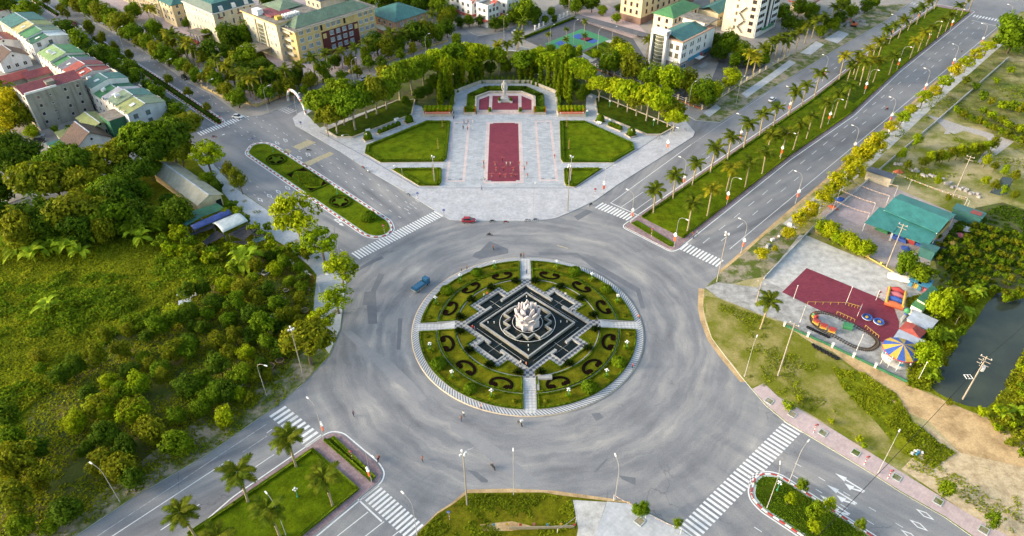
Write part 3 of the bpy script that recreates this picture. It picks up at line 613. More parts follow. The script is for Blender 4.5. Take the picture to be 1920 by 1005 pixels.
def bush_mesh(name, r, h, n, size, mat, shape='dome', core=True):
 """leafy solid of revolution standing on z=0"""
 t = RNG.uniform(0, 1, n); th = RNG.uniform(0, 2 * np.pi, n)
 if shape == 'dome': z = h * t; rr = r * np.sqrt(np.clip(1 - ((t - .35) / .68) ** 2, 0, 1))
 elif shape == 'cone': t = 1 - np.sqrt(1 - t * .97); z = h * t; rr = r * (1 - t) ** .6
 elif shape == 'ball': z = h * t; rr = r * np.sqrt(np.clip(1 - (2 * t - 1) ** 2, 0.02, 1))
 rr = rr * RNG.uniform(.86, 1.06, n)
 C = np.stack([rr * np.cos(th), rr * np.sin(th), z], 1); N = np.stack([np.cos(th), np.sin(th), (t - .3) * 1.6], 1)
 v, f = quads(C, N, size, jitter=.6)
 if core:
  b = MB(); k = 6
  if shape == 'cone': prof = [(r * .85, 0), (r * .75, h * .3), (r * .45, h * .7), (.02, h * .96)]
  elif shape == 'ball': prof = [(max(r * .88 * math.sin(math.pi * i / k), .01), h * .5 - h * .44 * math.cos(math.pi * i / k)) for i in range(k + 1)]
  else: prof = [(r * .8, 0), (r * .9, h * .35), (r * .7, h * .72), (r * .3, h * .9), (.02, h * .93)]
  b.lathe(prof, seg=8); v = np.concatenate([np.array(b.v), v]); f = np.concatenate([np.array(b.f), f + len(b.v)])
 return np_mesh(name, v, f, mat)
# ------------------------------------------------------------------ plaza paving
PZ = KZ
z = PZ + .004
sheet('plaza_floor', [(785, 352), (1078, 352), (1190, 284), (1258, 239), (1120, 178), (1098, 165), (1045, 170), (1000, 150), (900, 150), (850, 170), (780, 182), (600, 246), (690, 296)], 'plaza_tile', z)
X0, X1, Y0, Y1 = -12.0, -.9, 73.2, 117.6
def rect(name, x0, x1, y0, y1, mat, zz): return struct(MB().prism([(x0, y0), (x1, y0), (x1, y1), (x0, y1)], zz, zz).build(name, mat))
rect('pink_border', X0 - 1.3, X1 + 1.3, Y0 - 1.2, Y1 + 1.0, 'pink_tile', z + .004)
rect('red_carpet_paving', X0, X1, Y0, Y1, 'red_tile', z + .008)
for x in (-26.0, -20.2, 6.0, 11.8): rect('pink_band', x - .45, x + .45, 73.2, 119, 'pink_tile', z + .004)
for x0, x1 in ((-26, -20.2), (6, 11.8)):
 rect('pink_band', x0 + .45, x1 - .45, 73.2, 74.1, 'pink_tile', z + .004); rect('pink_band', x0 + .45, x1 - .45, 118.1, 119, 'pink_tile', z + .004)
 for x in (x0 + 1.0, x1 - 1.0):
  for y in (74.9, 117.2): rect('drain_cover', x - .55, x + .55, y - .3, y + .3, 'ring_dark', z + .008)
for x in (X0 + .6, X1 - .6):
 for y in (Y0 + .3, Y1 - .3): rect('corner_tile', x - .7, x + .7, y - .35, y + .35, 'plaza_apron', z + .012)
struct(MB().wall([G(600, 248), G(690, 297), G(785, 353), G(1078, 353), G(1190, 285), G(1260, 239)], .3, PZ, PZ + .012).build('drain_channel', 'ring_dark'))
PL_LAWNS = [
 ('big clipped-hedge lawn on the side of the plaza with the median', [(684, 289), (687, 275), (800, 229), (845, 229), (838, 298), (832, 305), (714, 306)]),
 ('big clipped-hedge lawn on the palm boulevard side of the plaza', [(1049, 229), (1096, 229), (1187, 270), (1190, 282), (1150, 306), (1055, 306), (1051, 299)]),
 ('small triangular hedged lawn with a lamp mast beside the planted median', [(733, 318), (828, 317), (828, 343), (823, 350), (786, 350)]),
 ('small triangular hedged lawn beside the floodlight mast', [(1057, 318), (1130, 317), (1078, 352), (1061, 350), (1058, 343)])]
for lab, px in PL_LAWNS:
 P = GL(px)
 struct(MB().prism(P, PZ, PZ + .22, 0, 1).build('lawn', ['lawn', 'kerb_stone']))
 hedge([(offset_poly(P, -.8), True)], 1.2, .75, lab, 'clipped hedges round the plaza lawns', PZ, dens=11)
for lab, px in (('low stone rim of the shady lawn under the tree row beside the arch', [(612, 246), (633, 259), (662, 259), (772, 216), (778, 188), (745, 190)]), ('low stone rim of the shady lawn under the tree row beside the office', [(1116, 186), (1120, 215), (1213, 254), (1239, 254), (1262, 241), (1250, 233), (1125, 182)])):
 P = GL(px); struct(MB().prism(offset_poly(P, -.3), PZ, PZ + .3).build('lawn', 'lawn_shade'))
 tag(MB().wall(P, .5, PZ, PZ + .5, True).build('low_wall', 'stone_wall'), lab, 'wall')
ball_me = bush_mesh('foliage', .95, 1.7, 420, .26, 'leaf_hedge', 'ball'); cone_me = bush_mesh('foliage', 1.5, 3.0, 800, .3, 'leaf_hedge', 'dome')
def planter(px_list, rise, label, cat='planter', big=False, half=(1.0, 1.0)):
 c = sum((G(*p) for p in px_list), Vector()) / len(px_list)
 t = (G(*px_list[-1]) - G(*px_list[0])); a = math.atan2(t.y, t.x) if t.length > .1 else R_(30); L = t.length + half[0] * 2
 o = thing('planter', label, cat, (c.x, c.y, PZ), a)
 b = MB(); b.wall([(-L / 2, -half[1]), (L / 2, -half[1]), (L / 2, half[1]), (-L / 2, half[1])], .25, 0, .45, True); b.build('rim', 'stone_wall', o)
 MB().prism([(-L / 2 + .1, -half[1] + .1), (L / 2 - .1, -half[1] + .1), (L / 2 - .1, half[1] - .1), (-L / 2 + .1, half[1] - .1)], 0, .3).build('soil', 'lawn_shade', o)
 for p in px_list:
  q = G(*p) - c; ca, sa = math.cos(-a), math.sin(-a)
  obj('shrub', cone_me if big else ball_me, o, (q.x * ca - q.y * sa, q.x * sa + q.y * ca, .25))
Z5 = lambda *p: zoomed(540, 120, 5.9125, p); Z6 = lambda *p: zoomed(1060, 120, 5.911, p)
planter(Z5((890, 840)), 0, 'square planter with one dome shrub between bench and hedge by the arch', big=True, half=(1.7, 1.7))
planter(Z5((1345, 650)), 0, 'square planter with one dome shrub close to the orange banner wall', big=True, half=(1.7, 1.7))
planter(Z5((1022, 775), (1075, 750), (1127, 730), (1175, 710), (1225, 692)), 0, 'long planter holding five clipped ball shrubs')
planter(Z6((385, 645)), 0, 'square planter with one dome shrub beside the steps of the shady walk', big=True, half=(1.7, 1.7))
planter(Z6((728, 795)), 0, 'square planter with one dome shrub and globe lamp facing the boulevard', big=True, half=(1.7, 1.7))
planter(Z6((497, 695), (533, 705), (568, 720), (603, 738)), 0, 'long planter holding four clipped ball shrubs')
# ------------------------------------------------------------------ monument terrace
ZM = lambda pts: zoomed(820, 120, 7.385, pts)
TZ = 1.0
terr = thing('monument_terrace', 'raised stone terrace with dark red panels under the statue', 'terrace')
TP = [Vector((p.x, p.y)) for p in GL(ZM([(530, 645), (538, 465), (722, 398), (1172, 398), (1348, 465), (1352, 645)]), TZ)]
MB().prism(TP, PZ, TZ, 0, 1).build('floor', ['pink_tile', 'stone_wall'], terr)
for q in ([(575, 635), (580, 492), (722, 438), (712, 635)], [(755, 635), (765, 440), (1120, 440), (1122, 635)], [(1165, 635), (1165, 440), (1305, 497), (1305, 635)]):
 MB().prism(GL(ZM(q), TZ), TZ, TZ + .006).build('red_panel', 'red_tile', terr)
MB().wall(TP[0:6], .7, TZ - .2, TZ + .7).build('parapet', 'stone_wall', terr)
f0, f1 = TP[0], TP[5]
for i in range(4):
 MB().box(((f0.x + f1.x) / 2, f0.y - .3 - i * .45, PZ), (f1.x - f0.x - 1.0, .5, (TZ - PZ) * (1 - (i + 1) / 5.0))).build('step', 'pink_tile', terr)
hb = []
HP = GL(ZM([(405, 600), (420, 445), (645, 330), (890, 322)]), .3); HQ = GL(ZM([(1010, 322), (1240, 326), (1472, 445), (1485, 600)]), .3)
IP = GL(ZM([(525, 600), (532, 462), (718, 390), (890, 384)]), .3); IQ = GL(ZM([(1010, 384), (1176, 390), (1352, 462), (1366, 600)]), .3)
for A, B, lab in ((HP, IP, 'broad clipped hedge curving behind the statue on the arch side'), (HQ, IQ, 'broad clipped hedge curving behind the statue on the office side')):
 mid = [(a + b) / 2 for a, b in zip(A, B)]; wid = [(a - b).length for a, b in zip(A, B)]
 hedge([(mid, False)], min(wid) * .95, 1.3, lab, z=PZ, dens=6, leaf_size=.34, mat='leaf_dark' if A is HQ else 'leaf_hedge')
WL = GL(ZM([(240, 560), (245, 405), (610, 268), (1285, 268), (1640, 408), (1655, 560)]))
tag(MB().wall(WL, .5, PZ, 1.5).build('retaining_wall', 'stone_wall'), 'low stone wall wrapping the walk behind the statue', 'wall')
for px, lab in (((452, 700), 'boxy clipped hedge planter with banner poles at the arch end of the terrace'), ((1422, 700), 'boxy clipped hedge planter with banner poles at the office end of the terrace')):
 p = G(*ZM([px])[0]); o = thing('hedge_planter', lab, 'planter', (p.x, p.y + 1.5, PZ))
 MB().box((0, 0, 0), (4.6, 3.6, .8)).build('rim', 'stone_wall', o)
 obj('clipped_hedge', hedge_mesh('clipped_hedge', [([(-1.7, 0), (1.7, 0)], False)], 2.6, 1.5, .8), o)
 for sx in (-2.2, 2.2): MB().box((sx, -1.6, 0), (.22, .22, 3.4)).build('banner_pole', 'orange_banner', o)
for px in ((728, 690), (1147, 690)):
 p = G(*ZM([px])[0]); o = thing('hedge_planter', 'slim clipped hedge planter beside the terrace steps', 'planter', (p.x, p.y + .8, PZ), group='slim planters flanking the terrace steps')
 MB().box((0, 0, 0), (1.7, 2.2, .7)).build('rim', 'stone_wall', o); obj('clipped_hedge', hedge_mesh('clipped_hedge', [([(0, -.5), (0, .5)], False)], 1.1, 1.4, .7), o)
small_cone = bush_mesh('foliage', .55, 1.5, 260, .2, 'leaf_hedge', 'cone')
for px in ((860, 532), (1020, 532)):
 p = G(*ZM([px])[0], TZ); o = thing('potted_shrub', 'cone shrub in a white box pot beside the statue foot', 'potted plant', (p.x, p.y, TZ + .006), group='pots beside the statue')
 MB().box((0, 0, 0), (1.1, 1.1, .9), taper=1.12).build('pot', 'pot_white', o); obj('shrub', small_cone, o, (0, 0, .85), 0).scale = (1, 1, 1.2)
for (xa, xb), lab in (((794, 848), 'planted stone wall carrying a red banner on the arch side of the terrace'), ((1046, 1098), 'planted stone wall carrying a red banner on the office side of the terrace')):
 A, B = G(xa, 219), G(xb, 219); c = (A + B) / 2; L = (B - A).length; o = thing('banner_wall', lab, 'wall', (c.x, c.y, PZ))
 MB().prism([(-L / 2, 0), (L / 2, 0), (L / 2 + .6, 5), (-L / 2 - .6, 5)], 0, 1.3).build('planter_wall', 'stone_wall', o)
 MB().prism([(-L / 2 + .3, .3), (L / 2 - .3, .3), (L / 2, 4.8), (-L / 2, 4.8)], 1.3, 1.32).build('soil', 'lawn_shade', o)
 MB().box((0, -.09, 1.15), (L * .9, .08, .95)).build('banner', 'orange_banner', o)
 t = MB()
 for i in range(34): t.box((-L * .36 + i * L * .72 / 33, -.14, 1.5), (L * .012, .02, .28))
 t.build('lettering', 'toy_white', o)
 for s_ in (-1, 1):
  d = MB(); d.lathe([(.33, 0), (.33, .03), (.01, .04)], seg=14); q = d.build('emblem', 'toy_white', o, (s_ * L * .41, -.135, 1.62)); q.rotation_euler = (R_(90), 0, 0)
 for i in range(3): MB().box((-L * .43 + i * L * .43, .2, 1.2), (.2, .2, 2.2)).build('banner_pole', 'orange_banner', o)
# ------------------------------------------------------------------ statue
def skinned(name, nodes, edges, mats, root=0, sub=1, face_mat=None):
 me = bpy.data.meshes.new(name); me.from_pydata([n[0] for n in nodes], edges, [])
 o = bpy.data.objects.new(name, me); COL.objects.link(o)
 md = o.modifiers.new('skin', 'SKIN'); md.use_smooth_shade = True
 sv = me.skin_vertices[0].data
 for i, n in enumerate(nodes):
  r = n[1]; sv[i].radius = r if hasattr(r, '__len__') else (r, r)
  sv[i].use_root = (i == root)
 if sub:
  s_ = o.modifiers.new('sub', 'SUBSURF'); s_.levels = sub; s_.render_levels = sub
 dg = bpy.context.evaluated_depsgraph_get(); dg.update()
 out = bpy.data.meshes.new_from_object(o.evaluated_get(dg)); out.name = name
 bpy.data.objects.remove(o); out.materials.clear()
 for m_ in mats: out.materials.append(MAT[m_])
 if face_mat:
  for p in out.polygons: p.material_index = face_mat(p.center)
 for p in out.polygons: p.use_smooth = True
 return out
sp = G(946, 190, TZ)
st = thing('statue', 'tall grey stone statue of a standing person in a long coat', 'statue', (sp.x, sp.y + .6, TZ + .006))
MB().box((0, 0, 0), (4.0, 3.4, .5)).box((0, 0, .5), (3.2, 2.7, .9), taper=.94).build('pedestal', 'statue_stone', st)
h = 7.6 / 1.75
nodes = [((0, 0, .95), (.19, .13)), ((0, 0, 1.15), (.17, .125)), ((0, 0, 1.38), (.2, .13)), ((0, .0, 1.5), (.07, .07)), ((0, -.01, 1.62), (.095, .11)), ((0, -.01, 1.72), (.07, .08)),
         ((.2, 0, 1.42), .08), ((.27, .02, 1.15), .068), ((.24, -.06, .88), .055), ((.23, -.09, .78), .045), ((-.2, 0, 1.42), .08), ((-.27, .02, 1.15), .068), ((-.25, -.1, .92), .055), ((-.2, -.17, .84), .045),
         ((0, 0, .7), (.215, .15)), ((0, 0, .5), (.225, .16)), ((.09, 0, .4), .1), ((.1, 0, .12), .085), ((.1, -.1, .04), .06), ((-.09, 0, .4), .1), ((-.1, 0, .12), .085), ((-.1, -.1, .04), .06)]
edges = [(0, 1), (1, 2), (2, 3), (3, 4), (4, 5), (2, 6), (6, 7), (7, 8), (8, 9), (2, 10), (10, 11), (11, 12), (12, 13), (0, 14), (14, 15), (15, 16), (16, 17), (17, 18), (15, 19), (19, 20), (20, 21)]
nodes = [((p[0] * h * .86, p[1] * h, p[2] * h), tuple(x * h * (.95 if p[2] > 1.55 else .82) for x in (r if hasattr(r, '__len__') else (r, r)))) for p, r in nodes]
obj('figure', skinned('figure', nodes, edges, ['statue_stone'], 0, 2), st, (0, 0, 1.4))
# ------------------------------------------------------------------ the roundabout garden
def zr(r):
 if r > 23.5: return .24 + (28 - r) / 4.5 * .26
 return .62 + (23.5 - max(r, 18.4)) / 5.1 * .40
zf_ = lambda p: zr(math.hypot(p[0], p[1]))
isl = struct(MB().lathe([(30.0, -.05), (30.0, .2), (29.75, .2), (29.75, .205)], seg=128).build('roundabout_island', 'kerb_stone'), 'kerb of the round garden island')
ring = MB(); n = 230
for i in range(n):
 for k in range(2):
  a0 = 2 * math.pi * (i + k * .5) / n; a1 = 2 * math.pi * (i + (k + 1) * .5) / n; sk = .05
  ring.add([(28.1 * math.cos(a0), 28.1 * math.sin(a0), .2), (29.8 * math.cos(a0 + sk), 29.8 * math.sin(a0 + sk), .2), (29.8 * math.cos(a1 + sk), 29.8 * math.sin(a1 + sk), .2), (28.1 * math.cos(a1), 28.1 * math.sin(a1), .2)], [(0, 1, 2, 3)], k)
struct(ring.build('striped_walk', ['ring_light', 'ring_dark'], isl))
PW = 1.45
def sector(r0, r1, q, nr, na, pad=0.0):
 b = MB(); rs = [r0 + (r1 - r0) * i / nr for i in range(nr + 1)]
 vs_ = []
 for r in rs:
  e = math.asin((PW + pad) / r); a0 = q * math.pi / 2 + e; a1 = (q + 1) * math.pi / 2 - e
  for j in range(na + 1):
   a = a0 + (a1 - a0) * j / na; vs_.append((r * math.cos(a), r * math.sin(a)))
 fs = [(i * (na + 1) + j, (i + 1) * (na + 1) + j, (i + 1) * (na + 1) + j + 1, i * (na + 1) + j + 1) for i in range(nr) for j in range(na)]
 return vs_, fs
QN = ['office', 'arch', 'nursery', 'funfair']; PN_ = ['near the funfair-side path', 'near the plaza-side path', 'near the nursery-side path', 'near the open-lot path']
for q in range(4):
 o = struct(obj('garden_lawn', None), 'quarter of the round garden lawn facing the ' + QN[q])
 for (ra, rb) in ((23.5, 28.1), (18.4, 23.49)):
  vs_, fs = sector(ra, rb, q, 3, 30); b = MB().add([(x, y, .24 + (28 - math.hypot(x, y)) / 4.5 * .26 if ra > 20 else zr(math.hypot(x, y))) for x, y in vs_], fs); struct(b.build('lawn', 'lawn_dry', o))
 for rr, zz, nm, w in ((23.5, .66, 'low_rim', .14), (18.45, 1.08, 'low_rim', .22), (28.12, .32, 'low_rim', .14)):
  e = math.asin(PW / rr); line = [(rr * math.cos(a), rr * math.sin(a)) for a in np.linspace(q * math.pi / 2 + e, (q + 1) * math.pi / 2 - e, 40)]
  MB().wall(line, w, .1, zz).build(nm, 'coping', o)
 for s_ in (0, 1):
  a = q * math.pi / 2 + s_ * math.pi / 2; d = Vector((math.cos(a), math.sin(a))); n_ = Vector((-d.y, d.x)) * (PW * (1 if s_ == 0 else -1))
  b = MB(); pts = []
  for r in np.linspace(18.4, 28.1, 12): pts.append((d * r + n_, zr(r) + .1))
  vs_ = []; w_ = Vector((-d.y, d.x)) * .09
  for p, y in pts: vs_ += [(p.x - w_.x, p.y - w_.y, .1), (p.x - w_.x, p.y - w_.y, y), (p.x + w_.x, p.y + w_.y, y), (p.x + w_.x, p.y + w_.y, .1)]
  b.add(vs_, [(4 * i + k, 4 * i + k + 1, 4 * i + k + 5, 4 * i + k + 4) for i in range(11) for k in range(3)]); b.build('path_rim', 'coping', o)
 def arc(r, pad=.45, n=26):
  e = math.asin((PW + pad) / r); return [(r * math.cos(a), r * math.sin(a)) for a in np.linspace(q * math.pi / 2 + e, (q + 1) * math.pi / 2 - e, n)]
 outer = arc(27.7); mid = arc(23.15)[::-1]; m2 = arc(23.9)
 hedge([(outer, False), ([outer[0], m2[0]], False), ([outer[-1], m2[-1]], False), (arc(23.85), False)], .38, .34, 'clipped low hedge framing the outer lawn band facing the ' + QN[q], 'low hedges of the round garden', zf=zf_, dens=14, leaf_size=.2)
 hedge([(arc(18.9), False), (arc(23.1), False), ([arc(18.9)[0], arc(23.1)[0]], False), ([arc(18.9)[-1], arc(23.1)[-1]], False)], .36, .3, 'clipped low hedge framing the scroll beds facing the ' + QN[q], 'low hedges of the round garden', zf=zf_, dens=14, leaf_size=.2)
 for k, da in enumerate((-27, 0, 27)):
  a = q * math.pi / 2 + math.pi / 4 + R_(da); c = Vector((math.cos(a), math.sin(a))) * 21.3; ex = Vector((math.cos(a), math.sin(a))); ey = Vector((-ex.y, ex.x))
  line, wid = [], []
  for t in np.linspace(-1, 1, 25):
   ph = t * R_(136); sx = -1.5 * math.cos(ph) + .15; sy = 2.55 * math.sin(ph)
   if abs(t) > .78: u_ = (abs(t) - .78) / .22; sx += -.25 * u_; sy *= 1 - .10 * u_
   line.append(c + ex * sx + ey * sy); wid.append(.4 + .62 * max(0, (abs(t) - .6) / .4) ** 1.4)
  o2 = thing('flower_bed', 'C-shaped scroll bed of dark soil, ' + (PN_[q] if k == 0 else PN_[(q + 1) % 4] if k == 2 else 'the middle one') + ', in the lawn facing the ' + QN[q], 'flower bed', (c.x, c.y, zf_(c)), group='scroll beds of the round garden')
  for nm, ext, dz, mt in (('edging', .2, .03, 'leaf_dark'), ('soil', 0, .07, 'dirt_bed')):
   b = MB(); vs_ = []
   for i, p in enumerate(line):
    t = (line[min(i + 1, 24)] - line[max(i - 1, 0)]).normalized(); nn = Vector((-t.y, t.x)); w_ = wid[i] + ext
    for s_ in (-1, 1):
     g_ = p + nn * s_ * w_ * (.55 if i in (0, 24) else 1); vs_.append((g_.x - c.x, g_.y - c.y, zf_(g_) - zf_(c) + dz))
   b.add(vs_, [(2 * i, 2 * i + 2, 2 * i + 3, 2 * i + 1) for i in range(24)])
   for e_ in (0, 24):
    g0 = line[e_]; w_ = (wid[e_] + ext) * .9
    b.add([(g0.x - c.x + w_ * math.cos(x), g0.y - c.y + w_ * math.sin(x), zf_(g0) - zf_(c) + dz + .003) for x in np.linspace(0, 2 * math.pi, 13)[:-1]], [tuple(range(12))])
   me = b.mesh(nm, mt); bm = bmesh.new(); bm.from_mesh(me)
   for f_ in bm.faces:
    f_.normal_update()
    if f_.normal.z < 0: f_.normal_flip()
   bm.to_mesh(me); bm.free(); obj(nm, me, o2)
for k in range(4):
 a = k * math.pi / 2; o = struct(obj('garden_path', None, rz=a), 'paved garden path with steps to the fountain')
 b = MB(); b.prism([(22.2, -PW + .1), (29.0, -PW + .1), (29.0, PW - .1), (22.2, PW - .1)], 0, .225); struct(b.build('paving', 'path_tile', o))
 for i in range(6):
  MB().box((22.2 - .28 - i * .56, 0, .1), (.56, PW * 2 - .2, .13 * (i + 1) + .1)).build('step', 'step_stone', o)
 MB().prism([(16.5, -PW + .1), (18.85, -PW + .1), (18.85, PW - .1), (16.5, PW - .1)], .5, 1.035).build('landing', 'checker_walk', o)
side_wall = tag(MB().box((3.7, -18.9, .2), (3.4, 1.3, 1.25)).box((2.0, -20.6, .2), (.5, 4.6, .9)).build('stone_block', 'coping'), 'pale stone parapet block beside the fountain steps facing the open lot', 'wall')
s = 11.2; w1, w2, d1 = 1.9, 3.7, 3.4
side_full = [(-s, s), (-w1, s), (-w1, s + .75), (-w2, s + .75), (-w2, s + d1), (w2, s + d1), (w2, s + .75), (w1, s + .75), (w1, s)]
side_simple = [(-s, s), (-w2 - .3, s), (-w2 - .3, s + d1), (w2 + .3, s + d1), (w2 + .3, s)]
def four(side):
 out = []
 for k in range(4):
  a = -k * math.pi / 2 + math.pi / 4
  out += [(x * math.cos(a) - y * math.sin(a), x * math.sin(a) + y * math.cos(a)) for x, y in side]
 return out
O1, O2 = four(side_full), four(side_simple)
circ = [(18.4 * math.cos(a), 18.4 * math.sin(a)) for a in np.linspace(0, 2 * math.pi, 97)[:-1]]
walk = offset_poly(O2, 1.45)
struct(MB().holed(circ, [offset_poly(O2, 1.0)], 1.0, 1.0).build('terrace_lawn', 'lawn_dry'), 'inner lawn around the fountain basin')
struct(MB().holed(walk, [offset_poly(O2, .1)], 1.02, 1.04).build('checker_walk', 'checker_walk'), 'checkered walk around the fountain basin')
fo = thing('fountain', 'stepped dark-water fountain basin with pale stone coping', 'fountain')
MB().wall(offset_poly(O1, .17), .36, .3, 1.2, True).build('outer_coping', 'coping', fo)
MB().prism(O2, .62, .62).build('water', 'pond_water', fo)
sq = lambda h_: [(h_ * math.cos(a), h_ * math.sin(a)) for a in (0, math.pi / 2, math.pi, 1.5 * math.pi)]
MB().wall(sq(12.1), .36, .4, 1.45, True).build('inner_wall', 'pond_wall', fo)
MB().wall(sq(12.1), .42, 1.45, 1.53, True).build('inner_coping', 'coping', fo)
MB().prism(sq(11.8), 1.1, 1.1).build('upper_water', 'pond_water', fo)
L_, d_ = 6.1, 3.1; zz_ = []
for k in range(4):
 a = k * math.pi / 2
 for x, y in ((L_, -d_), (L_ - d_ / 2, -d_ / 2), (L_, 0), (L_ - d_ / 2, d_ / 2), (L_, d_)): zz_.append((x * math.cos(a) - y * math.sin(a), x * math.sin(a) + y * math.cos(a)))
MB().wall(zz_, .26, 1.0, 1.95, True).build('zigzag_wall', 'pond_wall', fo)
MB().wall(zz_, .32, 1.95, 2.02, True).build('zigzag_coping', 'coping', fo)
b = MB(); b.tube([(7.2 * math.cos(a), 7.2 * math.sin(a), 1.62) for a in np.linspace(0, 2 * math.pi, 65)], .06, 5); b.build('spray_pipe', 'metal_white', fo)
b = MB(); b.tube([(3.9 * math.cos(a), 3.9 * math.sin(a), 1.75) for a in np.linspace(0, 2 * math.pi, 41)], .05, 5); b.build('spray_pipe', 'metal_white', fo)
for k in range(4):
 a = math.pi / 4 + k * math.pi / 2; n_ = Vector((math.cos(a), math.sin(a), 0)); t = Vector((-n_.y, n_.x, 0))
 b = MB(); b.tube([n_ * 10.0 - t * 8.5 + Vector((0, 0, .72)), n_ * 10.0 + t * 8.5 + Vector((0, 0, .72))], .045, 4); b.tube([n_ * 9.4 + Vector((0, 0, .72)), n_ * 14 + Vector((0, 0, .72))], .045, 4); b.tube([n_ * 12.2 - t * 2.6 + Vector((0, 0, .72)), n_ * 12.2 + t * 2.6 + Vector((0, 0, .72))], .045, 4)
 b.build('spray_pipe', 'metal_grey', fo)
 MB().tube([n_ * 6.1 + Vector((0, 0, 1.62)), n_ * 7.2 + Vector((0, 0, 1.62))], .05, 4).build('pipe_strut', 'metal_white', fo)
nz_ = MB().tube([(0, 0, 1.45), (0, 0, 1.9)], .09, 5).ball((0, 0, 1.95), .16, 6, 4).mesh('nozzle', 'metal_white')
for k in range(4):
 for rr in (8.6, 10.2): obj('nozzle', nz_, fo, (rr * math.cos(k * math.pi / 2), rr * math.sin(k * math.pi / 2), 0))
lo = thing('lotus_sculpture', 'white stone lotus sculpture rising from the fountain', 'sculpture', (0, 0, 1.08), scale=(1.12, 1.12, .88))
def petal(name, H, W, lean, curl, thick=.22, hollow=False, groove=0, parent=lo, r0=.8, a=0.0, z0=2.6):
 n = 14; b = MB(); rows = []
 for i in range(n + 1):
  t = i / n; w = W * (math.sin(math.pi * min(1, .14 + .86 * t)) ** .6 if t < 1 else 0.02) * (1.12 - .2 * t)
  out = r0 + lean * t + curl * t * t; rows.append((t, max(w, .02), out, z0 + H * t - .15 * H * abs(curl) * t * t * .3))
 cs = [(-1, 0), (-.62, .14), (-.48, .06), (0, .0), (.48, .06), (.62, .14), (1, 0)]
 vs_ = []
 for t, w, out, zz in rows:
  for c, dp in cs: vs_.append((c * w, -(out + dp * W * .5 + (abs(c) ** 2) * -.25 * W), zz))
 m_ = len(cs)
 fs = []
 for i in range(n):
  for j in range(m_ - 1):
   if hollow and 2 <= i <= n - 4 and 1 <= j <= 4: continue
   fs.append((i * m_ + j, i * m_ + j + 1, (i + 1) * m_ + j + 1, (i + 1) * m_ + j))
 b.add(vs_, fs, 0, False); me = b.mesh(name, 'white_stone')
 bm = bmesh.new(); bm.from_mesh(me); bmesh.ops.solidify(bm, geom=bm.faces[:], thickness=thick); bmesh.ops.recalc_face_normals(bm, faces=bm.faces[:]); bm.to_mesh(me); bm.free()
 return obj(name, me, parent, (0, 0, 0), a)
b = MB(); P = []
for k in range(16): r = 2.9 if k % 2 else 2.25; P.append((r * math.cos(k * math.pi / 8), r * math.sin(k * math.pi / 8)))
b.prism(P, .0, 2.3); b.build('pedestal', 'white_stone', lo)
for k in range(8):
 a = k * math.pi / 4
 petal('base_petal', 1.7, 1.1, .3, .1, .3, r0=2.35, a=a, z0=.9)
for k in range(8): petal('outer_petal', 2.8, 1.2, .9, .25, .26, hollow=True, r0=2.15, a=(k + .5) * math.pi / 4, z0=1.9)
for k in range(8): petal('middle_petal', 3.9, 1.05, .75, .2, .24, r0=1.95, a=k * math.pi / 4, z0=2.3)
for k in range(4): petal('inner_petal', 4.7, .95, .4, .1, .24, r0=1.4, a=(k + .5) * math.pi / 2, z0=2.5)
for k in range(4): petal('tall_petal', 6.0, 1.0, .2, -.2, .28, hollow=True, r0=.95, a=k * math.pi / 2 + .12, z0=2.5)
MB().lathe([(2.0, 1.6), (1.85, 2.6), (1.45, 4.0), (.95, 5.4), (.6, 6.6), (.01, 7.0)], seg=12).build('dark_core', 'ring_dark', lo)  # dark core added inside the petals so their hollows look shaded
big_shrub = bush_mesh('foliage', 1.75, 1.9, 900, .34, 'leaf_green', 'dome'); spiky = None
def spiky_mesh(n=46, L=1.5, mat='leaf_dark'):
 b = MB()
 for i in range(n):
  a = random.random() * 6.283; e = random.uniform(.15, 1.25); d = Vector((math.cos(a) * math.cos(e), math.sin(a) * math.cos(e), math.sin(e))); s_ = Vector((-d.y, d.x, 0)).normalized() * .1; l = L * random.uniform(.7, 1.1); q = Vector((0, 0, .2))
  b.add([q - s_, q + s_, q + d * l * .6 + s_ * .8, q + d * l + Vector((0, 0, -.25)), q + d * l * .6 - s_ * .8], [(0, 1, 2, 3, 4)])
 return b.mesh('foliage', mat)
spiky = spiky_mesh(110, 1.8, 'leaf_spiky'); rosette = bush_mesh('foliage', .6, .5, 120, .25, 'leaf_olive', 'dome'); collar = spiky_mesh(60, 1.25, 'leaf_lime')
def garden_lamp_proto():
 o = proto(thing('garden_lamp', 'x', 'lamp'))
 b = MB(); b.lathe([(.22, 0), (.18, .3), (.09, .5), (.07, 2.3)], seg=8); b.build('post', 'lamp_green', o)
 for k in range(4):
  a = k * math.pi / 2 + .4; e = Vector((math.cos(a) * .38, math.sin(a) * .38, 2.35))
  MB().tube([(0, 0, 2.1), (e.x * .6, e.y * .6, 2.0), e], .04, 5).build('arm', 'lamp_green', o); MB().ball((e.x, e.y, 2.55), .17, 8, 6).build('globe', 'globe', o)
 MB().ball((0, 0, 2.85), .22, 8, 6).build('globe', 'globe', o); return o
GLP = garden_lamp_proto()
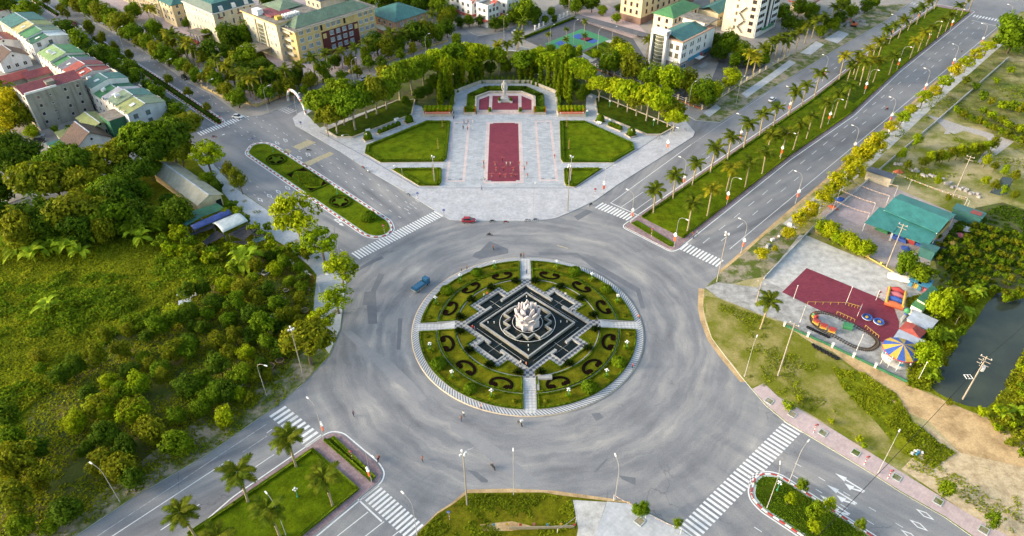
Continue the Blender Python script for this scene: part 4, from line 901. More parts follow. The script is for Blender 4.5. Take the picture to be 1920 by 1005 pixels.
for q in range(4):
 for deg, kind in ((8, 's'), (20, 'l'), (32.5, 'b'), (45, 'l'), (57.5, 'b'), (70, 'l'), (82, 's')):
  a = q * math.pi / 2 + R_(deg); p = (26.0 * math.cos(a), 26.0 * math.sin(a), zr(26.0))
  if kind == 'l':
   o = dup(GLP, p, a, 'five-globe green garden lamp, ' + ('the middle one' if deg == 45 else PN_[q] if deg < 45 else PN_[(q + 1) % 4]) + ', on the round lawn facing the ' + QN[q], 'garden lamps of the round garden')
   obj('planting', collar, o, (0, 0, 0))
  elif kind == 'b': tag(obj('round_shrub', big_shrub, None, p, a), 'round green shrub ' + (PN_[q] if deg < 45 else PN_[(q + 1) % 4]) + ' on the outer lawn facing the ' + QN[q], 'shrub', 'round shrubs of the round garden').scale = (random.uniform(.85, 1.1),) * 3
  else: tag(obj('small_shrub', rosette, None, p, a), 'tiny pale shrub ' + (PN_[q] if deg < 45 else PN_[(q + 1) % 4]) + ' in the lawn facing the ' + QN[q], 'shrub', 'tiny shrubs of the round garden')
 for deg in (9, 33, 57, 81):
  a = q * math.pi / 2 + R_(deg); tag(obj('spiky_shrub', spiky, None, (17.6 * math.cos(a), 17.6 * math.sin(a), 1.0), a), 'dark spiky shrub ' + ('beside the path head ' if deg in (9, 81) else 'beside the basin arm ') + (PN_[q] if deg < 45 else PN_[(q + 1) % 4]) + ' facing the ' + QN[q], 'shrub', 'spiky shrubs round the fountain')
for k in range(4):    # low hedges of the inner lawns
 a0 = k * math.pi / 2
 P_in = offset_poly(O2, 1.75); n_ = len(P_in) // 4
 hedge([([(x, y) for x, y in P_in[k * n_:(k + 1) * n_] + [P_in[((k + 1) * n_) % len(P_in)]] if math.hypot(x, y) < 17.9], False)], .3, .3, 'clipped low hedge along the checkered walk facing the ' + ['plaza', 'boulevard', 'open lot', 'nursery'][k], 'low hedges of the round garden', z=1.0, dens=14, leaf_size=.2)
Zq = lambda *p: zoomed(440, 240, 3.865, p)
for c, lab in (((302, 233), 'oval ornamental bed near the rumble strips'), ((765, 538), 'oval ornamental bed near the zebra crossing end')):
 p = G(*Zq(c)[0]); o = thing('flower_bed', lab, 'flower bed', (p.x, p.y, .16), V_ANG)
 el = [(3.9 * math.cos(t), 3.2 * math.sin(t)) for t in np.linspace(0, 2 * math.pi, 37)[:-1]]
 obj('edging', hedge_mesh('edging', [(el, True)], .5, .35, 0, 'leaf_dark', 12, .2), o)
 MB().prism([(x * .78, y * .78) for x, y in el], 0, .04).build('soil', 'dirt_bed', o)
 stp = []
 for k in range(10): r = (2.5 if k % 2 == 0 else 1.3); stp.append((r * math.cos(k * math.pi / 5) * 1.1, r * math.sin(k * math.pi / 5)))
 MB().prism(stp, 0, .3).build('star_planting', 'leaf_hedge', o)
cq = G(*Zq((525, 375))[0]); o = thing('flower_bed', 'rectangular ornamental bed with clipped diamond in the median', 'flower bed', (cq.x, cq.y, .16), V_ANG)
obj('edging', hedge_mesh('edging', [([(-8, -3.6), (8, -3.6), (8, 3.6), (-8, 3.6)], True)], .45, .3, 0, 'leaf_dark', 12, .2), o)
for tri in ([(-7.6, -3.3), (-4.8, -3.3), (-7.6, -.6)], [(7.6, 3.3), (4.8, 3.3), (7.6, .6)], [(7.6, -3.3), (4.6, -3.3), (7.6, -.6)], [(-7.6, 3.3), (-4.8, 3.3), (-7.6, .6)]): MB().prism(tri, 0, .04).build('soil', 'dirt_bed', o)
v, f = quads(np.stack([*(lambda t: (t[:, 0] * 3.4 + t[:, 1] * 3.2, (t[:, 1] - t[:, 0]) * 1.75 * 1.0, np.full(len(t), .4)))(RNG.uniform(-1, 1, (1500, 2)))], 1), np.tile([0, 0, 1.0], (1500, 1)), .35)
obj('diamond_planting', np_mesh('diamond_planting', v, f, 'leaf_hedge'), o)
mp_ = G(*Zq((972, 660))[0]); tag(obj('round_shrub', bush_mesh('foliage', 2.4, 2.3, 1100, .4, 'leaf_green', 'dome'), None, (mp_.x, mp_.y, .16)), 'large round shrub near the zebra end of the planted median', 'shrub')
for a, b_, lab in (((178, 74), (408, 229), 'dark clipped hedge filling the narrow street median'), ((-50, -76), (106, 27), 'dark clipped hedge of the far narrow median')):
 hedge([([G(*a), G(*b_)], False)], 1.5, .8, lab, z=.16, mat='leaf_dark', dens=6, leaf_size=.4)
for pts, lab in (([(1205, 407), (1362, 299), (1528, 185), (1643, 94), (1755, 14)], 'low hedge along the plaza edge of the palm median'), ([(1281, 446), (1474, 296), (1595, 212), (1684, 130), (1815, 24)], 'low hedge along the vacant-lot edge of the palm median'), ([(1186, 420), (1256, 461)], 'short low hedge at the nose of the palm median')):
 hedge([(GL(pts), False)], .7, .4, lab, z=.17, dens=7, leaf_size=.26)
hedge([(GL(zoomed(440, 720, 3.527, [(-300, 995), (0, 796), (515, 441), (812, 700), (440, 1003)])), False)], .7, .45, 'low hedge outlining the brick-path median lawn', z=.17, dens=7, leaf_size=.26)
hedge([(GL(zoomed(440, 720, 3.527, [(600, 378), (905, 640)])), False), (GL(zoomed(440, 720, 3.527, [(655, 362), (922, 622)])), False)], .7, .45, 'short double hedge beside the brick path at the roundabout', z=.18, dens=7, leaf_size=.26)
hedge([(GL([(984, 72), (1085, 32)]), False)], 1.2, 1.0, 'long hedge beside the sports court lot', z=KZ, dens=6, leaf_size=.4)
# ------------------------------------------------------------------ trees
def crown_pts(n_clump, n_leaf, rz, shape, rng, flat_b=.5):
 C, N = [], []
 k = 0
 while k < n_clump:
  p = rng.uniform(-1, 1, 3); rr = np.linalg.norm(p)
  if rr > 1 or rr < .35: continue
  if shape == 'spread' and p[2] < -.25: continue
  if shape == 'feather': p[2] = np.round(p[2] * 3) / 3 + rng.normal(0, .05); p[:2] *= (1.05 - .35 * abs(p[2]))
  p = p * (.88, .88, .88 * rz); cr = rng.uniform(.15, .40) * (1.1 if shape != 'feather' else .95); k += 1
  d = rng.normal(0, 1, (n_leaf, 3)); d /= np.linalg.norm(d, axis=1)[:, None]
  if shape in ('spread', 'feather'): d[:, 2] *= .55
  C.append(p + d * cr * rng.uniform(.75, 1.08, (n_leaf, 1))); o = d + np.array(p) * .6; o[:, 2] += .25; N.append(o)
 return np.concatenate(C), np.concatenate(N)
SHAPES = dict(round=(46, 72, .92, 1.28, .12), spread=(54, 76, .7, 1.45, .115), feather=(34, 75, .8, 1.5, .095), loose=(30, 60, .95, 1.45, .13), tiny=(16, 40, .95, 1.3, .22))
_crowns = {}; _trunks = {}
def crown_mesh(shape, mat, var):
 key = (shape, mat, var)
 if key not in _crowns:
  rng = np.random.default_rng(sum(map(ord, shape)) + 11 * var); nc, nl, rz, hc, ls = SHAPES[shape]
  C, N = crown_pts(nc, nl, rz, shape, rng); C[:, 2] += hc
  v, f = quads(C, N, ls, 1.5, .55, rng); _crowns[key] = np_mesh('crown', v, f, mat)
 return _crowns[key]
def trunk_mesh(shape, mat, var):
 key = (shape, mat, var)
 if key not in _trunks:
  rnd = random.Random(var + len(shape)); hc = SHAPES[shape][3]; b = MB()
  lean = rnd.uniform(-.08, .08); fork = (lean * .5, rnd.uniform(-.06, .06), hc * .55)
  b.tube([(0, 0, -.02), (lean * .2, 0, hc * .25), fork], [.085, .065, .055], 6)
  for k in range(4):
   a = k * 1.57 + rnd.random(); e = (fork[0] + math.cos(a) * .5, fork[1] + math.sin(a) * .5, hc + rnd.uniform(-.1, .25)); m_ = (fork[0] + math.cos(a) * .22, fork[1] + math.sin(a) * .22, hc * .78)
   b.tube([fork, m_, e], [.045, .032, .012], 5)
  _trunks[key] = b.mesh('trunk', mat)
 return _trunks[key]
TREE_N = [0]
def tree(pos, r, shape, mat, name, label, group, trunk='trunk', sz=1.0):
 TREE_N[0] += 1; var = TREE_N[0] % 3
 o = thing(name, label, 'tree', pos, random.uniform(0, 6.28), group, (r * random.uniform(.86, 1.16), r * random.uniform(.86, 1.16), r * sz * random.uniform(.85, 1.2))); o.rotation_euler = (random.uniform(-.07, .07), random.uniform(-.07, .07), o.rotation_euler[2])
 obj('trunk', trunk_mesh(shape, trunk, var), o); obj('crown', crown_mesh(shape, mat, var), o); return o
def trees(lst, shape, mats, name, label, group, trunk='trunk', z=KZ, sz=1.0):
 """each entry: place of the crown's middle in the photograph and its half width there"""
 if isinstance(mats, str): mats = [mats]
 for i, (px, py, rp) in enumerate(lst):
  hc = SHAPES[shape][3] * sz; r = 3.0
  for _ in range(3):
   p = G(px, py, z + hc * r); r = rp / ppm(p)
  p = G(px, py, z + hc * r); tree((p.x, p.y, z), r, shape, mats[i % len(mats)], name, label, group, trunk, sz)
A_ = 'leaf_green'; D_ = 'leaf_dark'; L_m = 'leaf_lime'; Y_ = 'leaf_gold'; O_ = 'leaf_olive'
trees([(556, 412, 47), (600, 450, 37), (637, 504, 35), (629, 556, 28), (606, 597, 27)], 'feather', [L_m], 'feathery_tree', 'feathery yellow-green street tree on the grey pavement beside the nursery', 'feathery street trees by the nursery')
trees([(448, 338, 14), (428, 322, 12)], 'loose', [O_], 'young_street_tree', 'thin young street tree on the pavement beside the beige barn', 'young street trees by the barn', sz=1.5)
trees([(572, 640, 42)], 'spread', [O_], 'roadside_tree', 'wide tree behind the tall concrete mast at the nursery corner', None)
trees([(385, 290, 30)], 'feather', [L_m], 'feathery_tree', 'feathery tree at the street corner above the beige barn', None)
trees([(60, 335, 44), (112, 298, 40), (150, 312, 38), (192, 298, 42), (232, 275, 36), (268, 265, 44), (312, 248, 44), (335, 283, 30), (345, 228, 30), (278, 312, 22), (245, 322, 36), (105, 345, 36), (160, 345, 34), (205, 352, 40), (285, 285, 34)], 'spread', [O_, A_, D_, O_], 'shade_tree', 'broad dark shade tree among the thicket along the side street', 'shade trees along the side street')
trees([(232, 368, 38), (262, 358, 24), (336, 398, 28), (388, 332, 17), (405, 350, 12), (205, 402, 36), (258, 400, 30), (300, 410, 20), (312, 378, 18)], 'round', [D_, A_], 'thicket_tree', 'dense rounded tree crowding round the beige barn', 'dense trees round the barn')
trees([(130, 395, 44), (62, 402, 42), (172, 400, 38), (98, 420, 34), (40, 436, 34), (150, 432, 30), (15, 412, 30), (-30, 400, 40), (190, 432, 26)], 'round', [O_, D_], 'bushy_tree', 'low bushy tree beside the banana plants in the overgrown field', 'bushy trees in the field')
trees([(12, 195, 32), (42, 215, 24), (8, 225, 24), (-15, 170, 30)], 'round', [Y_, O_], 'garden_tree', 'sunlit leafy tree beside the grey apartment block', 'trees beside the grey apartment block')
trees([(22, 275, 30), (48, 278, 26), (10, 300, 26), (-15, 350, 34), (30, 305, 24)], 'round', [D_], 'lane_tree', 'dark rounded tree beside the parked cars in the lane', 'trees in the lane')
trees([(57, 246, 13)], 'round', [L_m], 'lane_tree', 'small lime tree standing among the parked cars', None)
trees([(100, 188, 12), (130, 243, 8), (103, 242, 8)], 'tiny', [A_], 'courtyard_shrub', 'small courtyard shrub against the stained apartment wall', 'shrubs by the stained wall')
trees([(15, 8, 20), (48, 15, 22), (118, 48, 22), (148, 72, 24), (128, 62, 16), (205, 98, 18), (186, 104, 22), (216, 112, 17), (240, 130, 18), (256, 146, 15), (280, 160, 18), (296, 176, 17), (312, 194, 20), (330, 208, 22), (-20, 0, 24), (100, 95, 14), (160, 88, 16)], 'loose', [D_, A_], 'street_tree', 'leafy street tree in front of the terraced houses', 'street trees by the terraced houses')
trees([(112, 14, 8), (122, 22, 9), (166, 52, 11), (190, 68, 10), (213, 84, 9), (240, 101, 9), (315, 149, 8), (352, 170, 8), (388, 198, 8), (85, 0, 8)], 'loose', [O_], 'median_sapling', 'small sapling growing from the narrow hedge median', 'saplings in the narrow median', sz=1.3, z=.16)
trees([(150, 4, 18), (170, 12, 18), (190, 22, 20), (207, 30, 18), (232, 48, 22), (250, 58, 19), (262, 74, 14), (276, 80, 14), (292, 92, 20), (310, 100, 20), (325, 106, 14), (340, 120, 15), (356, 128, 13), (366, 140, 13), (392, 140, 15), (406, 150, 15), (426, 172, 15), (444, 182, 17), (416, 165, 13), (128, -6, 18)], 'round', [O_, A_], 'street_tree', 'rounded street tree on the pavement before the school', 'street trees by the school')
trees([(290, 55, 18), (350, 40, 11), (387, 62, 10), (430, 70, 21), (455, 64, 20), (396, 96, 19), (462, 100, 22), (484, 62, 15), (475, 45, 14), (488, 122, 17), (250, 20, 14)], 'round', [A_, D_], 'yard_tree', 'clipped round tree in the yard of the cream buildings', 'yard trees of the cream buildings')
trees([(530, 140, 17), (556, 142, 17), (580, 150, 15), (605, 130, 15), (625, 112, 14), (655, 112, 13), (686, 102, 13), (706, 80, 20), (726, 90, 17), (745, 76, 17), (776, 62, 20), (800, 58, 18), (820, 62, 15), (838, 52, 15), (835, 32, 18), (856, 72, 12), (500, 150, 16), (540, 165, 15), (470, 150, 16), (455, 130, 14), (765, 40, 12), (845, 20, 14)], 'round', [A_, D_, O_], 'forecourt_tree', 'leafy tree along the fence of the yellow civic building', 'trees along the civic building fence')
trees([(500, 175, 15), (520, 165, 15), (480, 165, 14), (510, 140, 15), (436, 142, 14), (420, 128, 14), (400, 118, 13), (380, 108, 13), (365, 96, 12), (345, 90, 13), (440, 112, 14), (425, 98, 13), (455, 160, 13), (548, 150, 14), (615, 148, 11), (640, 138, 11), (668, 132, 11), (715, 118, 11), (750, 104, 11), (775, 92, 11), (800, 82, 11), (690, 118, 11), (320, 80, 13), (305, 70, 12), (570, 170, 10)], 'loose', [A_, O_, D_], 'garden_tree', 'leafy garden tree crowding the grounds behind the yellow fence', 'garden trees behind the yellow fence')
trees([(690, 0, 18), (720, 4, 20), (755, 1, 20), (790, 6, 20), (825, 12, 18), (660, -8, 18), (735, -12, 20), (770, -14, 20), (810, -6, 16), (500, -4, 18), (530, -8, 16)], 'round', [A_, D_], 'background_tree', 'tree behind the green-roofed hall', 'trees behind the green-roofed hall')
trees([(602, 193, 32), (640, 178, 30), (626, 214, 27), (660, 203, 30), (682, 180, 30), (702, 176, 28), (720, 165, 29), (746, 150, 27), (726, 138, 24), (770, 140, 27), (792, 128, 24), (610, 225, 22), (640, 200, 26)], 'spread', [A_, A_, O_], 'plaza_tree', 'broad shade tree in the row on the arch side of the plaza', 'plaza trees on the arch side', 'trunk_pale', sz=1.05)
trees([(820, 116, 27), (850, 104, 28), (880, 100, 28), (902, 105, 24), (935, 112, 20), (865, 118, 22), (836, 128, 22), (985, 110, 24), (1010, 104, 24), (1035, 112, 25), (1060, 110, 25), (1082, 126, 25), (1100, 140, 22), (1045, 128, 20)], 'spread', [L_m, A_, L_m], 'plaza_tree', 'yellow-green shade tree behind the cypresses of the statue', 'plaza trees behind the statue', 'trunk_pale', sz=1.05)
trees([(1125, 160, 21), (1146, 160, 21), (1162, 168, 23), (1180, 176, 24), (1197, 183, 24), (1216, 190, 26), (1238, 196, 26), (1256, 204, 24), (1267, 214, 22), (1206, 178, 20)], 'spread', [L_m, O_, L_m], 'plaza_tree', 'sunlit shade tree in the row on the office side of the plaza', 'plaza trees on the office side', 'trunk_pale', sz=1.1)
trees([(1146, 110, 25), (1169, 106, 22), (1190, 121, 27), (1219, 136, 24), (1258, 150, 23), (1288, 153, 21), (1319, 164, 25), (1341, 172, 17), (1304, 186, 12), (1330, 188, 13), (1372, 143, 20), (1160, 90, 16)], 'round', [A_, L_m, O_], 'office_tree', 'round tree in the grounds of the white teal-roofed office', 'trees round the white office')
trees([(1368, 78, 24), (1345, 72, 18), (1392, 92, 18), (1350, 95, 16), (1380, 110, 14), (1405, 110, 14), (1430, 108, 14), (1300, 92, 10), (1470, 20, 16), (1500, 12, 15), (1520, 20, 14), (1480, 42, 14), (1440, 90, 12), (1550, 40, 13), (1565, 45, 12), (1500, 45, 14), (1540, 55, 12), (1575, 30, 12), (1600, 20, 13), (1625, 8, 13), (1580, 8, 12), (1525, 35, 12), (1640, 0, 12)], 'round', [A_, D_], 'tower_tree', 'dark green tree between the tower block and the boulevard', 'trees by the tower block')
trees([(982, 18, 20), (1002, 24, 16), (965, 28, 14), (1003, 38, 9), (1022, 36, 8), (1040, 34, 7), (1033, 22, 8), (928, 44, 12), (945, 40, 12), (900, 36, 10), (880, 38, 10), (862, 40, 10), (1080, 12, 12), (1110, 5, 14), (1130, 18, 9), (1160, 12, 8), (1157, 32, 9), (1090, -2, 14), (1060, 0, 12)], 'round', [A_, D_], 'corner_tree', 'tree lining the street by the red-trimmed shop houses', 'trees by the shop houses')
trees([(1013, 92, 9), (1034, 92, 11), (1085, 98, 10), (1065, 95, 8), (1120, 100, 9)], 'round', [L_m, A_], 'court_tree', 'small round tree at the edge of the sports court', 'trees by the sports court')
trees([(1905, 62, 30), (1890, 42, 16)], 'round', [A_], 'roadside_tree', 'big rounded roadside tree at the far end of the boulevard', 'big trees at the boulevard end')
trees([(1872, 76, 11), (1852, 88, 12), (1832, 104, 13), (1815, 116, 14), (1792, 134, 14), (1772, 152, 14), (1752, 168, 14), (1732, 184, 14), (1712, 202, 13), (1692, 220, 14), (1672, 236, 14), (1655, 254, 13)], 'feather', [Y_, L_m], 'kerbside_tree', 'light yellow-green tree along the stone-strewn far kerb', 'light trees along the far kerb')
trees([(1640, 274, 19), (1620, 290, 21), (1602, 320, 19), (1577, 335, 21), (1547, 365, 18), (1522, 390, 21), (1497, 410, 17), (1480, 432, 15), (1590, 300, 14), (1560, 350, 14)], 'loose', [Y_], 'kerbside_tree', 'golden-leaved tree along the kerb before the teal pavilion', 'golden kerb trees')
trees([(1428, 476, 12), (1453, 465, 7)], 'loose', [Y_], 'kerbside_tree', 'small golden tree on the bare verge near the crossing', 'small golden verge trees')
trees([(1545, 424, 17), (1560, 432, 17), (1576, 441, 17), (1593, 450, 17), (1609, 459, 17), (1625, 467, 16)], 'round', [L_m], 'screen_tree', 'dense clipped screen tree between the two fun yards', 'screen trees between the yards')
trees([(1700, 493, 23), (1730, 510, 21)], 'round', [A_], 'yard_tree', 'round tree between the pavilion and the inflatable slides', 'round trees by the slides')
trees([(1765, 572, 28), (1792, 562, 17)], 'round', [L_m, A_], 'pond_tree', 'large lime tree behind the silver shed roofs by the pond', 'large pond-side trees')
trees([(1738, 662, 27)], 'round', [L_m], 'pond_tree', 'rounded lime tree beside the striped carousel', None)
trees([(1752, 628, 16), (1750, 695, 12), (1730, 700, 10)], 'round', [A_], 'pond_tree', 'bushy tree on the bank between sheds and pond', 'bushy bank trees')
trees([(1203, 952, 16)], 'round', [A_], 'pavement_tree', 'leafy round tree in a square pit on the corner pavement', None, sz=1.25)
trees([(1270, 980, 9)], 'loose', [A_], 'pavement_tree', 'thin sapling on the corner pavement by the bunting', None, sz=1.6)
trees([(1504, 908, 11), (1482, 932, 11), (1533, 958, 17), (1556, 944, 13), (1614, 982, 11), (1530, 985, 12)], 'loose', [A_, L_m], 'median_sapling', 'young staked tree on the rounded median', 'young trees on the rounded median', sz=1.5, z=.16)
trees([(1775, 918, 15), (1862, 974, 14)], 'loose', [A_], 'pavement_tree', 'young tree growing in the pink pavement', 'young trees in the pink pavement', sz=1.4)
trees([(1560, 788, 6), (1612, 822, 8), (1620, 835, 7), (1480, 760, 10), (1500, 745, 7)], 'tiny', [L_m], 'weed_bush', 'low bush in the dry grass beside the pink pavement', 'bushes by the pink pavement')
trees([(1875, 770, 14), (1890, 780, 12), (1842, 772, 10), (1905, 760, 10)], 'tiny', [L_m, O_], 'bank_bush', 'bright bush at the foot of the power pole', 'bushes below the power pole')
NUR = [(70, 665, 16), (76, 690, 14), (135, 690, 22), (112, 705, 18), (180, 665, 22), (228, 655, 17), (268, 668, 13), (275, 632, 12), (300, 610, 20), (330, 585, 22), (315, 600, 18), (352, 590, 20), (240, 620, 14), (195, 625, 13), (325, 660, 20), (355, 640, 18), (380, 612, 16), (350, 650, 22), (300, 690, 17), (258, 720, 21), (240, 690, 16), (202, 712, 18), (222, 735, 16), (280, 680, 14), (305, 705, 14), (408, 680, 26), (452, 705, 20), (350, 725, 24), (375, 715, 20), (425, 735, 22), (395, 740, 22), (190, 762, 24), (250, 770, 26), (142, 790, 22), (168, 735, 18), (228, 735, 17), (280, 808, 27), (330, 775, 20), (200, 815, 30), (232, 840, 24), (190, 860, 26), (225, 880, 28), (330, 830, 30), (245, 900, 24), (375, 765, 18), (420, 780, 20), (408, 725, 18), (122, 955, 28), (30, 870, 36), (20, 930, 36), (70, 900, 24), (60, 840, 24), (10, 780, 30), (35, 985, 26), (20, 820, 22), (90, 985, 18), (160, 840, 16), (460, 660, 18), (440, 630, 18), (405, 640, 16), (470, 700, 20), (490, 680, 16), (430, 600, 16), (400, 570, 17), (440, 565, 20), (470, 590, 20), (495, 610, 22), (480, 560, 16), (455, 540, 18), (420, 530, 18), (500, 540, 16), (520, 570, 18), (535, 595, 16), (500, 640, 18), (525, 655, 16), (470, 630, 16), (540, 620, 14), (560, 560, 12), (565, 540, 12), (570, 520, 14), (545, 530, 12), (515, 505, 14), (535, 490, 14), (505, 480, 13), (555, 580, 12), (560, 600, 12), (480, 500, 14), (380, 540, 16), (350, 545, 16), (440, 500, 14), (560, 500, 12), (390, 590, 14), (360, 610, 14), (450, 740, 14), (470, 745, 12), (500, 700, 13), (430, 660, 15), (520, 610, 14), (545, 640, 13), (490, 580, 13), (475, 520, 12)]
trees(NUR[0::3], 'round', ['leaf_olive', 'leaf_dark', 'leaf_green', L_m], 'nursery_tree', 'round-crowned ornamental tree growing in the nursery', 'ornamental trees of the nursery')
trees(NUR[1::3], 'loose', ['leaf_green', 'leaf_olive', 'leaf_dark'], 'nursery_bonsai', 'loosely branched ornamental tree among the nursery pots', 'loose ornamental trees of the nursery')
trees(NUR[2::3], 'round', ['leaf_dark', 'leaf_olive', 'leaf_green'], 'nursery_shrub', 'dense dark shrub standing in the nursery', 'dense shrubs of the nursery')
trees([(190, 762, 25), (250, 772, 27), (142, 792, 22), (258, 720, 22)], 'round', [L_m], 'topiary_tree', 'bright lime ball-shaped tree in the orchard', 'lime ball trees of the orchard', sz=1.0)
trees([(430 + i * 13, 462 + (i % 3) * 7, 10 + i % 4) for i in range(12)] + [(345 + i * 14, 470 + (i % 2) * 12, 13) for i in range(6)], 'tiny', [L_m, A_, O_], 'garden_bush', 'leafy bush in front of the black shade nets', 'bushes before the shade nets')
trees([(432, 382, 10), (447, 398, 11), (462, 410, 10), (476, 425, 11), (490, 436, 10), (505, 446, 10), (520, 470, 12), (425, 400, 9), (500, 424, 9), (330, 435, 16), (300, 450, 14), (318, 470, 14), (355, 452, 13)], 'tiny', [A_, L_m], 'fence_bush', 'bright bush beside the green and blue sheds', 'bushes by the nursery sheds')
trees([(520, 463, 6), (500, 478, 6)], 'tiny', ['leaf_pink'], 'flowering_bush', 'bush covered in pink blossom at the nursery fence', 'pink flowering bushes')
trees([(575, 525, 10), (582, 525, 8)], 'tiny', ['leaf_brown'], 'russet_bush', 'russet-leaved bush behind the nursery fence', 'russet bushes')
pl = []
for i in range(16):
 for j in range(12):
  a = (1780 + i * 15 - j * 5 + random.uniform(-4, 4), 405 + j * 12.5 + i * 4.2 + random.uniform(-3, 3))
  if a[1] < 392 + (a[0] - 1800) * .05 + 20 or a[0] > 1935 or a[1] > 552 or a[0] < 1755 or (a[0] < 1800 and a[1] < 440): continue
  pl.append((a[0], a[1], random.uniform(4.5, 7.5)))
trees(pl, 'tiny', ['leaf_green', 'leaf_olive'], 'plantation_bush', 'small bush in the rows of the plantation beyond the pavilion', 'plantation bushes')
trees([(1845 + i * 8.5 + (i % 2) * 3, 208 + i * 4.4, 7 + i % 3) for i in range(11)] + [(1792 + i * 9, 205 + i * 4.2, 6 + (i % 3)) for i in range(16)] + [(1843, 180, 9), (1860, 190, 8), (1880, 196, 9), (1900, 198, 10), (1915, 205, 10), (1870, 150, 7), (1830, 160, 8), (1812, 150, 9), (1895, 130, 8)], 'tiny', [A_, O_, L_m], 'hedgerow_bush', 'rounded bush in the hedgerow across the meadow', 'hedgerow bushes in the meadow')
trees([(1720 + i * 13, 262 + (i * 37 % 40), 9) for i in range(12)] + [(1850 + (i % 4) * 18, 300 + i * 9, 8) for i in range(8)] + [(1690, 290, 8), (1700, 310, 8), (1760, 340, 7), (1780, 370, 6)], 'loose', [L_m, O_], 'meadow_sapling', 'spindly sapling in the rough ground by the gravel track', 'saplings by the gravel track', sz=1.4)
trees([(1918, 690 + i * 16, 8 + i % 3) for i in range(6)] + [(1885 + i * 9, 560 - i * 2, 8) for i in range(4)] + [(1840, 548, 8), (1862, 540, 8), (1825, 560, 8), (1815, 590, 9), (1800, 620, 10), (1785, 650, 9), (1772, 680, 8), (1760, 710, 8), (1870, 800, 8), (1895, 830, 9), (1915, 850, 10), (1900, 790, 9), (1780, 755, 7)], 'tiny', [L_m, O_, A_], 'bank_bush', 'lush bush on the grassy bank of the pond', 'bushes on the pond bank')
trees([(800, 168, 13), (815, 150, 15), (785, 176, 11), (832, 142, 14), (860, 138, 14), (890, 130, 13), (920, 124, 13), (950, 122, 13), (1075, 160, 13), (1088, 178, 11), (1062, 142, 13), (1000, 126, 13), (760, 186, 10), (1100, 168, 11), (975, 122, 12)], 'round', [D_, A_], 'grove_bush', 'dark bush in the shady grove behind the statue wall', 'bushes in the statue grove')
def cypress_mesh(mat, seed):
 rng = np.random.default_rng(seed); n = 1500; t = rng.uniform(0, 1, n) ** .8; th = rng.uniform(0, 6.283, n)
 rr = (1 - t) ** .45 * (1 + .35 * np.sin(t * 40 + th * 2)) * rng.uniform(.55, 1.0, n) * np.where(t < .08, t / .08, 1)
 C = np.stack([rr * np.cos(th), rr * np.sin(th), t], 1); N = np.stack([np.cos(th), np.sin(th), -.3 * np.ones(n)], 1)
 C = C * (1, 1, 10.0); v, f = quads(C, N, .42, 1.9, .35, rng); v[:, 2] /= 10.0
 return np_mesh('crown', v, f, mat)
cyp = [cypress_mesh('leaf_cypress', 3), cypress_mesh('leaf_cypress', 4), cypress_mesh('leaf_dark', 5)]
for side, lst, lab in (('a', [(826, 200, 11), (829, 192, 13), (838, 186, 15), (846, 178, 12), (857, 170, 12), (868, 163, 11.5), (884, 155, 12), (894, 150, 13), (903, 148, 12)], 'tall slender cypress behind the statue wall on the arch side'), ('b', [(975, 148, 11), (985, 147, 12), (996, 148, 12), (1014, 157, 13), (1028, 164, 13), (1041, 170, 14), (1052, 178, 15), (1060, 188, 16), (1068, 196, 13), (1047, 186, 11)], 'tall slender cypress behind the statue wall on the office side')):
 for i, (x, y, h_) in enumerate(lst):
  p = G(x, y); o = thing('cypress_tree', lab, 'tree', (p.x, p.y, KZ), random.uniform(0, 6), 'cypresses behind the statue', (1.25, 1.25, h_))
  obj('crown', cyp[(i + (side == 'a')) % 3 if side == 'a' else i % 2], o); MB().tube([(0, 0, 0), (0, 0, .3)], [.12, .1], 5).build('trunk', 'trunk', o)
cone_tree = bush_mesh('foliage', .95, 3.2, 420, .3, 'leaf_hedge', 'cone')
for x, y in ZM([(620, 262), (690, 258), (765, 254), (835, 254), (905, 256), (990, 256), (1060, 260), (1145, 262), (1220, 262), (1290, 264), (1338, 288), (1400, 308), (1465, 325), (1510, 345), (1570, 368), (560, 272), (505, 292), (440, 312), (385, 338), (325, 358), (270, 388)]):
 p = G(x, y); tag(obj('cone_shrub', cone_tree, None, (p.x, p.y, KZ), random.uniform(0, 6)), 'clipped cone shrub in the arc behind the statue wall', 'shrub', 'cone shrubs behind the statue wall').scale = (1, 1, random.uniform(.9, 1.15))
for pts, lab in ((ZM([(205, 350), (225, 470), (195, 590)]), 'upright clipped hedge at the arch end of the statue walk'), (ZM([(1660, 350), (1680, 470), (1690, 590)]), 'upright clipped hedge at the office end of the statue walk')):
 hedge([(GL(pts), False)], 1.2, 2.0, lab, z=KZ, dens=6, leaf_size=.35)
banner_plants = bush_mesh('foliage', .9, 1.3, 240, .35, 'leaf_lime', 'dome')
for (xa, xb) in ((794, 848), (1046, 1098)):
 for i in range(7):
  for j in range(2):
   p = G(xa + 4 + (xb - xa - 8) * i / 6, 217); tag(obj('leafy_plant', banner_plants, None, (p.x, p.y + 1.6 + 1.8 * j, 1.4 + KZ), i), 'leafy plant growing on top of a banner wall', 'plant', 'plants on the banner walls')
